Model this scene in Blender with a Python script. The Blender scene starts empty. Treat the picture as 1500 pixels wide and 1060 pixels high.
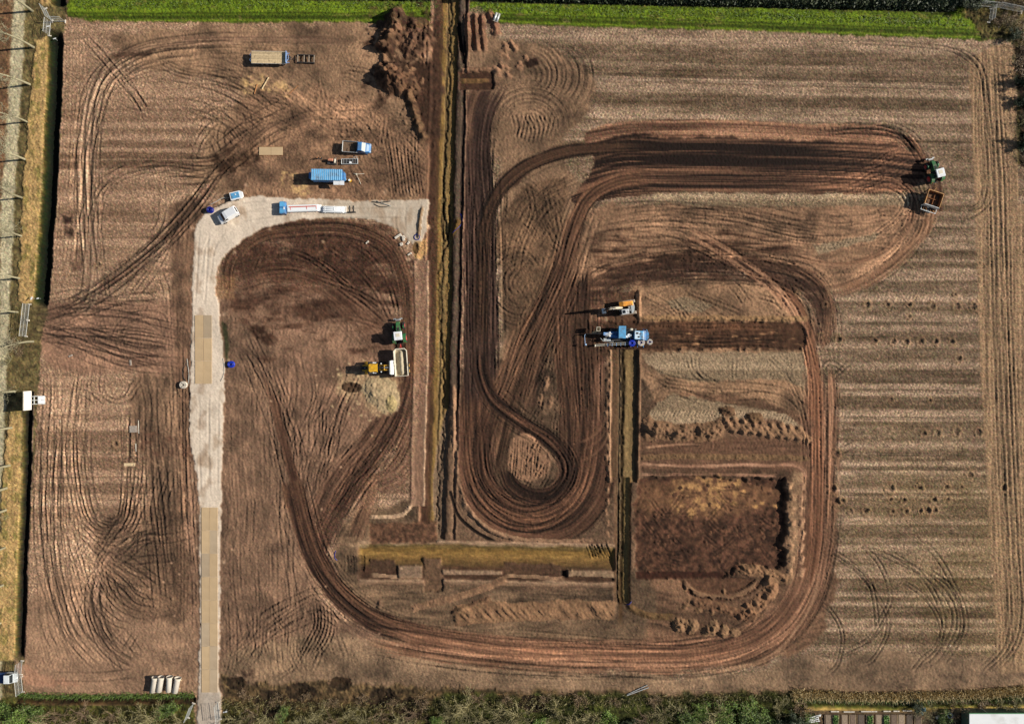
import bpy, bmesh, math, random
import numpy as np
from mathutils import Vector, Matrix

# ------------------------------------------------------------------ camera, sky, sun, exposure
SC = bpy.context.scene
COL = SC.collection
U = 0.135                      # metres per survey unit; the site plan is drawn in survey units
UC, VC = 750.0, 530.0          # plan point straight below the drone
CAM_H = 137.0

def site(u, v, z=0.0):
    """plan (u right, v down) -> world metres"""
    return Vector(((u - UC) * U, (VC - v) * U, z))

cam_data = bpy.data.cameras.new('drone_camera')
cam = bpy.data.objects.new('drone_camera', cam_data)
COL.objects.link(cam)
cam.location = (0, 0, CAM_H)
cam.rotation_euler = (0, 0, 0)
cam_data.sensor_fit = 'HORIZONTAL'
cam_data.sensor_width = 36.0
cam_data.lens = 36.0 * CAM_H / (1500 * U)
cam_data.clip_start = 1.0
cam_data.clip_end = 8000.0
SC.camera = cam

SUN_EL, SUN_AZ = math.radians(30.0), math.radians(5.0)   # azimuth measured from +x towards +y
world = bpy.data.worlds.new('World')
SC.world = world
world.use_nodes = True
wn = world.node_tree
wn.nodes.clear()
w_out = wn.nodes.new('ShaderNodeOutputWorld')
w_bg = wn.nodes.new('ShaderNodeBackground')
w_sky = wn.nodes.new('ShaderNodeTexSky')
w_sky.sky_type = 'NISHITA'
w_sky.sun_disc = False
w_sky.sun_elevation = SUN_EL
w_sky.sun_rotation = math.pi / 2 - SUN_AZ
w_sky.altitude = 50
w_bg.inputs['Strength'].default_value = 0.05
wn.links.new(w_sky.outputs[0], w_bg.inputs[0])
wn.links.new(w_bg.outputs[0], w_out.inputs[0])

sun_data = bpy.data.lights.new('sun', 'SUN')
sun_data.energy = 4.6
sun_data.angle = math.radians(0.5)
sun_data.color = (1.0, 0.94, 0.85)
sun = bpy.data.objects.new('sun', sun_data)
COL.objects.link(sun)
sd = Vector((math.cos(SUN_EL) * math.cos(SUN_AZ), math.cos(SUN_EL) * math.sin(SUN_AZ), math.sin(SUN_EL)))
sun.rotation_euler = sd.to_track_quat('Z', 'Y').to_euler()
sun.location = sd * 200

SC.view_settings.view_transform = 'Standard'
SC.view_settings.look = 'None'
SC.view_settings.gamma = 1.0
SC.view_settings.exposure = 0.45
SC.view_settings.use_curve_mapping = False
ALB = 0.80                     # linear photo tone of sunlit level soil -> base colour

# ------------------------------------------------------------------ tags and naming
def tag(o, label=None, cat=None, group=None, kind=None):
    if label: o['label'] = label
    if cat: o['category'] = cat
    if group: o['group'] = group
    if kind: o['kind'] = kind
    return o

def empty(name, label, cat, loc, rz=0.0, group=None):
    o = bpy.data.objects.new(name, None)
    COL.objects.link(o)
    o.location = loc
    o.rotation_euler = (0, 0, rz)
    o.empty_display_size = 0.3
    return tag(o, label, cat, group)

# ------------------------------------------------------------------ materials
def s2l(c):
    c = c / 255.0
    return c / 12.92 if c <= 0.04045 else ((c + 0.055) / 1.055) ** 2.4

def rgb(r, g, b):
    return (s2l(r), s2l(g), s2l(b), 1.0)

MATS = {}
def mat(name, col, rough=0.6, metal=0.0, var=0.12, scale=3.0, dirt=0.0, dirt_col=(0.12, 0.08, 0.055), spec=0.4, bump=0.0):
    """painted / plain surface with a little uneven wear and soil dust"""
    if name in MATS: return MATS[name]
    m = bpy.data.materials.new(name)
    m.use_nodes = True
    nt = m.node_tree
    b = nt.nodes['Principled BSDF']
    b.inputs['Roughness'].default_value = rough
    b.inputs['Metallic'].default_value = metal
    b.inputs['Specular IOR Level'].default_value = spec
    tc = nt.nodes.new('ShaderNodeTexCoord')
    n1 = nt.nodes.new('ShaderNodeTexNoise')
    n1.inputs['Scale'].default_value = scale
    n1.inputs['Detail'].default_value = 5
    nt.links.new(tc.outputs['Object'], n1.inputs['Vector'])
    mr = nt.nodes.new('ShaderNodeMapRange')
    mr.inputs['From Min'].default_value = 0.3; mr.inputs['From Max'].default_value = 0.7
    mr.inputs['To Min'].default_value = 1 - var; mr.inputs['To Max'].default_value = 1 + var
    nt.links.new(n1.outputs['Fac'], mr.inputs['Value'])
    mul = nt.nodes.new('ShaderNodeVectorMath'); mul.operation = 'SCALE'
    mul.inputs[0].default_value = col[:3]
    nt.links.new(mr.outputs[0], mul.inputs['Scale'])
    oi = nt.nodes.new('ShaderNodeObjectInfo')
    m3 = nt.nodes.new('ShaderNodeMapRange'); m3.inputs['To Min'].default_value = 1 - var * .9; m3.inputs['To Max'].default_value = 1 + var * .9
    nt.links.new(oi.outputs['Random'], m3.inputs['Value'])
    mu2 = nt.nodes.new('ShaderNodeVectorMath'); mu2.operation = 'SCALE'
    nt.links.new(mul.outputs[0], mu2.inputs[0]); nt.links.new(m3.outputs[0], mu2.inputs['Scale'])
    last = mu2.outputs[0]
    if dirt > 0:
        n2 = nt.nodes.new('ShaderNodeTexNoise')
        n2.inputs['Scale'].default_value = scale * 0.6
        n2.inputs['Detail'].default_value = 8
        nt.links.new(tc.outputs['Object'], n2.inputs['Vector'])
        m2 = nt.nodes.new('ShaderNodeMapRange')
        m2.inputs['From Min'].default_value = 0.62 - dirt * 0.3; m2.inputs['From Max'].default_value = 0.75
        m2.inputs['To Max'].default_value = 0.85
        nt.links.new(n2.outputs['Fac'], m2.inputs['Value'])
        mx = nt.nodes.new('ShaderNodeMix'); mx.data_type = 'RGBA'
        nt.links.new(m2.outputs[0], mx.inputs[0])
        nt.links.new(last, mx.inputs[6])
        mx.inputs[7].default_value = (*dirt_col, 1)
        last = mx.outputs[2]
    nt.links.new(last, b.inputs['Base Color'])
    if bump > 0:
        bp = nt.nodes.new('ShaderNodeBump'); bp.inputs['Strength'].default_value = bump
        bp.inputs['Distance'].default_value = 0.05
        n3 = nt.nodes.new('ShaderNodeTexNoise'); n3.inputs['Scale'].default_value = scale * 6
        nt.links.new(tc.outputs['Object'], n3.inputs['Vector'])
        nt.links.new(n3.outputs['Fac'], bp.inputs['Height'])
        nt.links.new(bp.outputs[0], b.inputs['Normal'])
    MATS[name] = m
    return m

def soil_material(name, grain=0.14, scale=2.6, bump=0.3, rough=0.95, extra=None):
    """surface whose tone comes from the surveyed soil colour of the sheet, with grain and clods"""
    m = bpy.data.materials.new(name)
    m.use_nodes = True
    nt = m.node_tree
    b = nt.nodes['Principled BSDF']
    b.inputs['Roughness'].default_value = rough
    b.inputs['Specular IOR Level'].default_value = 0.15
    at = nt.nodes.new('ShaderNodeAttribute'); at.attribute_name = 'soil_tone'
    geo = nt.nodes.new('ShaderNodeNewGeometry')
    def noise(sc, det, rgh=0.6):
        n = nt.nodes.new('ShaderNodeTexNoise')
        n.inputs['Scale'].default_value = sc; n.inputs['Detail'].default_value = det
        n.inputs['Roughness'].default_value = rgh
        nt.links.new(geo.outputs['Position'], n.inputs['Vector'])
        return n
    n1 = noise(scale, 4, 0.7)
    n2 = noise(0.12, 4)
    mr = nt.nodes.new('ShaderNodeMapRange')
    mr.inputs['From Min'].default_value = 0.25; mr.inputs['From Max'].default_value = 0.75
    mr.inputs['To Min'].default_value = 1 - grain; mr.inputs['To Max'].default_value = 1 + grain
    nt.links.new(n1.outputs['Fac'], mr.inputs['Value'])
    m2 = nt.nodes.new('ShaderNodeMapRange')
    m2.inputs['From Min'].default_value = 0.3; m2.inputs['From Max'].default_value = 0.7
    m2.inputs['To Min'].default_value = 0.92; m2.inputs['To Max'].default_value = 1.08
    nt.links.new(n2.outputs['Fac'], m2.inputs['Value'])
    mm = nt.nodes.new('ShaderNodeMath'); mm.operation = 'MULTIPLY'
    nt.links.new(mr.outputs[0], mm.inputs[0]); nt.links.new(m2.outputs[0], mm.inputs[1])
    sc = nt.nodes.new('ShaderNodeVectorMath'); sc.operation = 'SCALE'
    nt.links.new(at.outputs['Color'], sc.inputs[0]); nt.links.new(mm.outputs[0], sc.inputs['Scale'])
    nt.links.new(sc.outputs[0], b.inputs['Base Color'])
    bp = nt.nodes.new('ShaderNodeBump')
    bp.inputs['Strength'].default_value = bump; bp.inputs['Distance'].default_value = 0.06
    n3 = noise(scale * 2.2, 3, 0.75)
    nt.links.new(n3.outputs['Fac'], bp.inputs['Height'])
    nt.links.new(bp.outputs[0], b.inputs['Normal'])
    return m
# ------------------------------------------------------------------ terrain painter (heights + soil tone on one survey grid)
STEP = 1.4
GU = np.arange(-70.0, 1570.0, STEP).astype(np.float32)
GV = np.arange(-70.0, 1130.0, STEP).astype(np.float32)
NX, NY = len(GU), len(GV)
PX, PY = np.meshgrid(GU, GV)
H = np.zeros((NY, NX), np.float32)             # metres
C = np.zeros((NY, NX, 3), np.float32)          # photo tone 0..255 of sunlit level soil
L = np.zeros((NY, NX), np.int8)                # which setting piece a cell belongs to
LABELS = ['field', 'haul_road', 'grass_verge', 'access_road', 'footpath', 'ditch_bank', 'ditch',
          'trench', 'excavation', 'scrub_ground', 'soil_heap', 'sand_heap', 'soil_ridge', 'subsoil_heap', 'spoil_ridge', 'earth_bank',
          'clod_ridge']
LI = {n: i for i, n in enumerate(LABELS)}
RNG = np.random.default_rng(7)
TAB = [np.random.default_rng(100 + i).uniform(-1, 1, (256, 256)).astype(np.float32) for i in range(12)]

def vnoise(u, v, seed=0):
    t = TAB[seed % 12]
    u = u + 37.3 * seed; v = v + 91.7 * seed
    iu = np.floor(u); iv = np.floor(v)
    fu = (u - iu).astype(np.float32); fv = (v - iv).astype(np.float32)
    iu = iu.astype(np.int64) & 255; iv = iv.astype(np.int64) & 255
    iu1 = (iu + 1) & 255; iv1 = (iv + 1) & 255
    fu = fu * fu * (3 - 2 * fu); fv = fv * fv * (3 - 2 * fv)
    a = t[iv, iu]; b = t[iv, iu1]; c = t[iv1, iu]; d = t[iv1, iu1]
    return a + (b - a) * fu + (c - a) * fv + (a - b - c + d) * fu * fv

def fbm(u, v, seed=0, octs=4, gain=0.55):
    s = 0.0; a = 1.0; tot = 0.0; f = 1.0
    for k in range(octs):
        s = s + a * vnoise(u * f, v * f, seed + k)
        tot += a; a *= gain; f *= 2.03
    return s / tot * 1.35

def sstep(a, b, x):
    t = np.clip((x - a) / (b - a), 0, 1)
    return t * t * (3 - 2 * t)

def cmr(pts, closed=False, ds=0.6):
    P = np.array(pts, np.float64)
    n = len(P)
    if n == 2 and not closed:
        m = max(2, int(np.hypot(*(P[1] - P[0])) / ds))
        return P[0] + (P[1] - P[0]) * np.linspace(0, 1, m)[:, None]
    if closed:
        Q = np.vstack([P[-1], P, P[0], P[1]])
        segs = n
    else:
        Q = np.vstack([2 * P[0] - P[1], P, 2 * P[-1] - P[-2]])
        segs = n - 1
    out = []
    for i in range(segs):
        p0, p1, p2, p3 = Q[i:i + 4]
        m = max(2, int(np.hypot(*(p2 - p1)) / ds))
        def knot(a, b): return max(1e-3, np.hypot(*(b - a))) ** 0.5
        d1, d2, d3 = knot(p0, p1), knot(p1, p2), knot(p2, p3)
        m1 = (p1 - p0) / d1 - (p2 - p0) / (d1 + d2) + (p2 - p1) / d2
        m2 = (p2 - p1) / d2 - (p3 - p1) / (d2 + d3) + (p3 - p2) / d3
        m1 *= d2; m2 *= d2
        t = np.linspace(0, 1, m, endpoint=False)[:, None]
        out.append((2 * t**3 - 3 * t**2 + 1) * p1 + (t**3 - 2 * t**2 + t) * m1 + (-2 * t**3 + 3 * t**2) * p2 + (t**3 - t**2) * m2)
    if not closed: out.append(P[-1:])
    Z = np.vstack(out)
    d = np.r_[0, np.cumsum(np.hypot(*np.diff(Z, axis=0).T))]
    m = max(2, int(d[-1] / ds))
    q = np.linspace(0, d[-1], m)
    return np.c_[np.interp(q, d, Z[:, 0]), np.interp(q, d, Z[:, 1])]

Hf = H.reshape(-1); Cf = C.reshape(-1, 3); Lf = L.reshape(-1)

def ribbon(pts, w0, w1=None, closed=False, ds=0.6):
    """cells within w of a curve -> flat ids, s along (units), t across (+t = right-hand side when going down the plan), length"""
    if w1 is None: w1 = w0
    Z = cmr(pts, closed, ds)
    T = np.gradient(Z, axis=0)
    k = 9
    if len(T) > 4 * k:
        ker = np.ones(k) / k
        T = np.c_[np.convolve(np.pad(T[:, 0], k // 2, 'edge'), ker, 'valid'), np.convolve(np.pad(T[:, 1], k // 2, 'edge'), ker, 'valid')]
    T /= np.maximum(1e-6, np.hypot(T[:, 0], T[:, 1]))[:, None]
    N = np.c_[T[:, 1], -T[:, 0]]
    t = np.arange(-w0, w1 + 0.01, ds)
    t = t[np.argsort(-np.abs(t))]
    UU = Z[None, :, 0] + t[:, None] * N[None, :, 0]
    VV = Z[None, :, 1] + t[:, None] * N[None, :, 1]
    iu = np.rint((UU - GU[0]) / STEP).astype(np.int64); iv = np.rint((VV - GV[0]) / STEP).astype(np.int64)
    ok = (iu >= 0) & (iu < NX) & (iv >= 0) & (iv < NY)
    fid = (iv * NX + iu)[ok]
    S = np.full(NX * NY, np.nan, np.float32); TT = np.empty(NX * NY, np.float32)
    ss = np.broadcast_to(np.arange(len(Z)) * ds, UU.shape)[ok]
    tt = np.broadcast_to(t[:, None], UU.shape)[ok]
    S[fid] = ss; TT[fid] = tt
    idx = np.flatnonzero(~np.isnan(S))
    return idx, S[idx], TT[idx], len(Z) * ds

def poly(pts, soft=2.0, wob=1.5, smooth=False, wscale=9.0, seed=3):
    """soft mask 0..1 over the grid of a plan polygon with an uneven edge"""
    P = cmr(pts, True, 3.0) if smooth else np.array(pts, np.float64)
    pad = soft + wob + 3
    i0 = max(0, int((P[:, 0].min() - pad - GU[0]) / STEP)); i1 = min(NX, int((P[:, 0].max() + pad - GU[0]) / STEP) + 2)
    j0 = max(0, int((P[:, 1].min() - pad - GV[0]) / STEP)); j1 = min(NY, int((P[:, 1].max() + pad - GV[0]) / STEP) + 2)
    M = np.zeros((NY, NX), np.float32)
    if i1 <= i0 or j1 <= j0: return M
    u = PX[j0:j1, i0:i1]; v = PY[j0:j1, i0:i1]
    if wob:
        a = vnoise(u / wscale, v / wscale, seed) + 0.6 * vnoise(u / 3.1, v / 3.1, seed + 1)
        b = vnoise(u / wscale, v / wscale, seed + 2) + 0.6 * vnoise(u / 3.1, v / 3.1, seed + 3)
        u = u + wob * a; v = v + wob * b
    ins = np.zeros(u.shape, bool)
    n = len(P)
    for i in range(n):
        x0, y0 = P[i]; x1, y1 = P[(i + 1) % n]
        if y0 == y1: continue
        c = ((y0 > v) != (y1 > v)) & (u < (x1 - x0) * (v - y0) / (y1 - y0) + x0)
        ins ^= c
    m = ins.astype(np.float32)
    for _ in range(int(round(soft / STEP))):
        p = np.pad(m, 1, 'edge')
        m = (p[:-2, 1:-1] + p[2:, 1:-1] + p[1:-1, :-2] + p[1:-1, 2:] + 2 * p[1:-1, 1:-1]) / 6
    M[j0:j1, i0:i1] = m
    return M

def paint(m, col, var=0.0, scale=6.0, seed=5):
    c = np.array(col, np.float32)
    w = np.where(m > 0.002)
    k = m[w][:, None]
    cc = c
    if var: cc = c * (1 + var * fbm(PX[w] / scale, PY[w] / scale, seed, 3))[:, None]
    C[w] = C[w] * (1 - k) + cc * k

def label(m, name, thr=0.5):
    L[m > thr] = LI[name]

def haul(pts, w0, w1=None, dark=(66, 46, 36), light=(112, 82, 62), a=1.0, depth=0.05, rut=0.05, fw=2.2, fl=140.0, edge=3.0,
         fade=(20, 20), seed=0, bias=0.0, contrast=1.0, closed=False, name=None, along=0.25, keep=0.15, passes=1.0):
    """a wide haul track: many overlapping wheel lines running along a curve"""
    if w1 is None: w1 = w0
    W0_, W1_ = w0, w1
    idx, s, t, ln = ribbon(pts, w0 * 1.22 + 1, w1 * 1.22 + 1, closed)
    t2 = t + 1.2 * vnoise(s / 45, t * 0 + seed, seed)
    f = vnoise(t2 / fw, s / fl, seed) + 0.7 * vnoise(t2 / (fw * 0.55), s / (fl * 0.6), seed + 1) * 0.9 + 0.8 * vnoise(t2 / (fw * 3.5), s / (fl * 1.3), seed + 2)
    f = f / 1.5
    g = along * fbm(s / 30, t / 12, seed + 3, 3)
    wl = np.where(t < 0, w0, w1) * (1 + 0.10 * vnoise(s / 60, np.sign(t) * 3.3, seed + 4))
    e = sstep(-0.6 * edge, edge * 1.3, wl - np.abs(t) + 0.9 * edge * vnoise(s / 26, t / 1.7, seed + 4) + 0.5 * edge * vnoise(s / 9, t / 2.5, seed + 7) - 0.5 * edge)
    if not closed:
        if fade[0]: e = e * sstep(0, fade[0], s + 0.5 * fade[0] * vnoise(t / 2.0, s / 90, seed + 5))
        if fade[1]: e = e * sstep(0, fade[1], ln - s + 0.5 * fade[1] * vnoise(t / 2.0, s / 90, seed + 6))
    m = e * a
    k = np.clip(0.5 + bias + 0.62 * contrast * f + g, 0, 1)[:, None]
    col = np.array(dark, np.float32) * (1 - k) + np.array(light, np.float32) * k
    Cf[idx] = Cf[idx] * (1 - m[:, None]) + col * m[:, None]
    Hf[idx] = Hf[idx] * (1 - m * (1 - keep)) + m * (-depth + rut * f)
    # the separate passes: thin lines that drift across the lane, begin and end anywhere and stray over its edges
    rg = np.random.default_rng(int(abs(pts[0][0]) * 31 + abs(pts[0][1]) * 7 + seed))
    n_p = int(np.clip((w0 + w1) * 0.8, 6, 60))
    ends = np.ones_like(s) if closed else sstep(0, max(8, fade[0]), s) * sstep(0, max(8, fade[1]), ln - s)
    for q in range(n_p):
        o0 = rg.uniform(-1.2 * w0, 1.2 * w1)
        ph = rg.uniform(0, 50)
        oo = o0 + rg.uniform(.03, .16) * (w0 + w1) * vnoise(s / rg.uniform(60, 220) + ph, s * 0 + q, q)
        wd = rg.uniform(.6, 1.1)
        s0 = rg.uniform(-.5, .7) * ln; s1 = s0 + rg.uniform(.3, 1.2) * ln
        ee = sstep(s0, s0 + 30, s) * sstep(s1, s1 - 30, s) * ends
        d = (t - oo) / wd
        gg = np.exp(-d * d) * ee * np.clip(.8 + .55 * vnoise(s / 12, s * 0 + q, q + 3) + .35 * np.sign(vnoise(s / 1.5, s * 0 + q, q + 5)), .1, 1.5)
        rim = (np.exp(-((d - 1.8) / .8) ** 2) + np.exp(-((d + 1.8) / .8) ** 2)) * ee
        Hf[idx] += a * passes * (-.045 * gg + .025 * rim)
        if rg.random() < .62: Cf[idx] *= (1 - a * rg.uniform(.12, .34) * passes * gg)[:, None]
        else: Cf[idx] += (a * passes * rg.uniform(.2, .55) * gg)[:, None] * (np.array(light, np.float32) - np.array(dark, np.float32)) * .75
    if name:
        Lf[idx[m > 0.5]] = LI[name]

def wheels(pts, gap=12.0, ww=1.35, depth=0.06, tone=0.82, fade=25, seed=0, lugs=0.35, tint=(1, 1, 1)):
    """one vehicle's pair of wheel lines"""
    idx, s, t, ln = ribbon(pts, gap / 2 + 4)
    tt = np.abs(t + 0.5 * vnoise(s / 30, t * 0, seed)) - gap / 2
    g = np.exp(-(tt / ww) ** 2)
    rim = np.exp(-((np.abs(tt) - 2.4) / 1.1) ** 2)
    e = sstep(0, fade, s) * sstep(0, fade, ln - s) * np.clip(0.75 + 0.5 * vnoise(s / 22, t * 0 + 5, seed + 1), 0.1, 1.1)
    lug = 1 + lugs * np.sign(vnoise(s / 1.6, t * 0 + 2, seed + 3))
    Hf[idx] += 1.45 * e * (-depth * g * lug + depth * 0.6 * rim)
    tone = tone ** 1.15
    q = 1 - (1 - tone) * g * e
    Cf[idx] *= q[:, None] * np.array(tint, np.float32) ** g[:, None] + (rim * e * 0.05)[:, None]

def offset(pts, d):
    Z = cmr(pts, False, 6.0)
    T = np.gradient(Z, axis=0); T /= np.hypot(T[:, 0], T[:, 1])[:, None]
    return list(zip(Z[:, 0] + d * T[:, 1], Z[:, 1] - d * T[:, 0]))

def mound(cu, cv, ru, rv, h, rot=0.0, rough=0.3, seed=0, pw=1.0, col=None, name=None, sc=9.0, colvar=0.12):
    c, s_ = math.cos(math.radians(rot)), math.sin(math.radians(rot))
    du = PX - cu; dv = PY - cv
    a = (du * c + dv * s_) / ru; b = (-du * s_ + dv * c) / rv
    w = np.where((np.abs(a) < 1.6) & (np.abs(b) < 1.6))
    a = a[w]; b = b[w]; u = PX[w]; v = PY[w]
    n = fbm(u / sc, v / sc, seed, 4)
    r = np.sqrt(a * a + b * b) * (1 + 0.22 * n)
    z = np.clip(1 - r, 0, 1) ** pw
    H[w] += h * z * (1 + rough * fbm(u / 4.5, v / 4.5, seed + 3, 3)) + 0.12 * np.sign(h) * rough * (z > 0) * sstep(0, .2, z) * fbm(u / 3, v / 3, seed + 2, 2)
    if col is not None:
        k = sstep(0.0, 0.12, z)[:, None]
        C[w] = C[w] * (1 - k) + np.array(col, np.float32) * (1 + colvar * n)[:, None] * k
    if name:
        q = z > 0.03
        L[w[0][q], w[1][q]] = LI[name]

def ridge(pts, w, h, seed=0, col=None, lump=0.5, lscale=9.0, name=None, slant=0.0, pw=1.0, fade=8, colvar=0.15):
    """a heaped bank along a curve with clods; slant draws push marks across it"""
    idx, s, t, ln = ribbon(pts, w)
    e = sstep(0, fade, s) * sstep(0, fade, ln - s)
    z = np.clip(1 - np.abs(t) / w * (1 + 0.25 * vnoise(s / lscale, t / lscale, seed)), 0, 1) ** pw
    l = fbm(s / lscale + slant * t / lscale, t / (lscale * (1 + 2 * abs(slant))), seed + 1, 3)
    Hf[idx] += e * h * z * (1 + lump * l) + e * 0.1 * h * sstep(0, 0.3, z) * fbm(s / 3, t / 3, seed + 4, 2)
    if col is not None:
        k = (e * sstep(0.0, 0.15, z))[:, None]
        Cf[idx] = Cf[idx] * (1 - k) + np.array(col, np.float32) * (1 + colvar * l)[:, None] * k
    if name:
        Lf[idx[(z > 0.05) & (e > 0.3)]] = LI[name]

def section(pts, prof, seed=0, wob=0.8, wl=18.0, name=None, names_t=None, tone_var=0.14, fade=(0, 0)):
    """a cut or bank with a given cross profile [(t, z, colour)] along a curve (heights are absolute)"""
    T = np.array([p[0] for p in prof], float)
    idx, s, t, ln = ribbon(pts, -T[0], T[-1])
    tw = t + wob * (vnoise(s / wl, t / 7, seed) + 0.6 * vnoise(s / (wl / 4), t / 3, seed + 1))
    z = np.interp(tw, T, [p[1] for p in prof])
    col = np.stack([np.interp(tw, T, [p[2][i] for p in prof]) for i in range(3)], 1)
    col *= (1 + tone_var * fbm(s / 12, t / 3, seed + 2, 3))[:, None]
    e = np.ones_like(s)
    if fade[0]: e *= sstep(0, fade[0], s)
    if fade[1]: e *= sstep(0, fade[1], ln - s)
    ed = np.minimum(sstep(0, 1.5, t - T[0]), sstep(0, 1.5, T[-1] - t)) * e
    Hf[idx] = Hf[idx] * (1 - ed) + (z + 0.03 * fbm(s / 5, t / 3, seed + 3, 2)) * ed
    Cf[idx] = Cf[idx] * (1 - ed[:, None]) + col * ed[:, None]
    if name:
        a, b = names_t
        Lf[idx[(t >= a) & (t <= b) & (e > 0.5)]] = LI[name]

# ============================================================ 1. the ploughed field
n_big = fbm(PX / 160, PY / 160, 1, 4)
n_mid = fbm(PX / 28, PY / 28, 2, 4)
C[:] = np.array((158, 131, 106), np.float32)
H += 0.10 * n_big + 0.03 * n_mid

# drilling bands of the right-hand field: (v at u=1300, lightness 0..1, redness)
RB = [(-80, .5), (44, .62), (52, .70), (60, .80), (70, .78), (76, .55), (84, .38), (98, .36), (101, .60), (106, .52), (110, .36), (119, .30),
      (123, .74), (127, .78), (129, .40), (131, .72), (141, .78), (145, .30), (158, .28), (162, .60), (171, .66), (174, .90), (179, .86),
      (182, .50), (194, .52), (197, .85), (200, .50), (206, .42), (208, .25), (211, .78), (214, .48), (218, .32), (226, .50), (240, .42),
      (262, .46), (268, .60), (276, .36), (284, .34), (288, .74), (298, .70), (300, .32), (306, .36), (312, .72), (316, .46), (325, .62), (329, .78),
      (333, .34), (342, .38), (346, .74), (362, .76), (367, .30), (378, .32), (382, .85), (385, .34), (392, .40), (396, .80), (410, .76), (414, .38),
      (428, .42), (432, .76), (440, .88), (443, .44), (458, .42), (463, .74), (470, .78), (473, .45), (476, .68), (485, .64), (488, .34), (499, .36),
      (502, .74), (509, .82), (512, .44), (528, .42), (531, .74), (539, .78), (542, .28), (560, .26), (563, .74), (569, .80), (571, .34), (574, .78),
      (579, .76), (582, .27), (599, .30), (602, .82), (609, .86), (611, .42), (613, .80), (617, .76), (620, .34), (634, .44), (646, .36), (649, .78),
      (656, .80), (660, .36), (674, .36), (677, .80), (682, .80), (684, .38), (688, .40), (690, .84), (694, .80), (697, .44), (715, .42), (718, .84),
      (721, .82), (723, .40), (726, .44), (728, .82), (731, .42), (744, .36), (757, .44), (761, .70), (767, .70), (769, .34), (786, .32), (789, .72),
      (796, .50), (800, .72), (806, .70), (809, .44), (824, .48), (836, .70), (845, .74), (847, .26), (865, .26), (868, .74), (873, .74), (875, .32),
      (880, .36), (882, .80), (886, .78), (889, .26), (904, .26), (907, .76), (912, .74), (914, .42), (918, .48), (920, .76), (924, .72), (927, .28),
      (942, .30), (946, .76), (952, .72), (955, .40), (963, .42), (966, .76), (973, .66), (985, .62), (1012, .60), (1200, .55)]
LB = [(-80, .7), (30, .70), (56, .74), (70, .72), (120, .66), (150, .62), (158, .60), (161, .34), (165, .56), (172, .40), (178, .42), (181, .80),
      (187, .76), (190, .36), (196, .40), (199, .80), (205, .78), (208, .28), (216, .30), (218, .80), (222, .76), (224, .18), (232, .14), (234, .60),
      (236, .12), (246, .10), (249, .74), (262, .72), (276, .44), (284, .80), (295, .76), (299, .48), (307, .50), (311, .36), (325, .40), (327, .86),
      (330, .56), (345, .50), (348, .26), (350, .80), (361, .78), (364, .46), (378, .66), (392, .62), (410, .5), (424, .66), (440, .7), (540, .68),
      (592, .82), (605, .84), (608, .54), (615, .52), (618, .86), (630, .84), (633, .36), (660, .34), (662, .76), (664, .50), (667, .80), (670, .38),
      (685, .36), (689, .76), (697, .78), (699, .32), (701, .78), (706, .76), (709, .32), (721, .34), (725, .80), (732, .58), (734, .80), (740, .78),
      (744, .42), (758, .48), (764, .72), (800, .7), (1200, .66)]
tilt = 0.03 * (PX - 1300) * np.clip(1 - PY / 420, 0, 1) * (PX > 690)
vv = PY - tilt + .9 * vnoise(PX / 120, PY / 30, 4) + .8 * vnoise(PX / 2.2, PY / 2.2, 5)
tr = np.interp(vv, *zip(*RB)); tl = np.interp(PY + 1.0 * vnoise(PX / 3, PY / 3, 5) + vnoise(PX / 60, PY / 20, 4), *zip(*LB))
right = sstep(690, 720, PX)
tone = tl * (1 - right) + tr * right
tone = np.clip(tone + 0.13 * vnoise(PX / 70, PY / 5, 6) + 0.08 * n_mid + .16 * (fbm(PX / 45, PY / 7, 9, 3)) + .10 * fbm(PX / 7, PY / 3, 3, 2) + .10 * vnoise(PX / 200, PY / 1.7, 7), 0, 1)[..., None]
dk = np.array((90, 73, 56), np.float32); lt = np.array((165, 141, 121), np.float32)
dkl = np.array((112, 89, 70), np.float32); ltl = np.array((172, 143, 119), np.float32)  # paler left tones stand in for stronger light on that side
rr = right[..., None]
C[:] = (dk * (1 - tone) + lt * tone) * rr + (dkl * (1 - tone) + ltl * tone) * (1 - rr)
# stubble: fine speckle, greenish and pale stalks, slanting drill lines in the pale bands
sp = RNG.normal(0, 1, (NY, NX)).astype(np.float32)
sp2 = RNG.normal(0, 1, (NY, NX)).astype(np.float32)
C *= (1 + 0.10 * sp)[..., None]
gsp = np.clip(sp2 - 0.6, 0, 1.5)[..., None] * (0.55 * rr + 0.15)
C += gsp * np.array((-10, 4, -9), np.float32)
slant = np.sin((PX + 0.55 * PY) * 1.25 + 1.5 * vnoise(PX / 30, PY / 30, 8)) * np.clip((tone[..., 0] - 0.6) * 3, 0, 1)
H += 0.026 * sp + 0.03 * slant
C *= (1 + 0.08 * slant)[..., None]
# whole-field drifts: left pinker, and paler by painted-in light; olive to the lower right
C *= (1 + 0.06 * n_big)[..., None]
ol = (sstep(1180, 1400, PX) * sstep(560, 720, PY) * (0.5 + 0.5 * fbm(PX / 60, PY / 60, 7, 3)))[..., None]
C += ol * np.array((3, 3, -6), np.float32)

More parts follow.
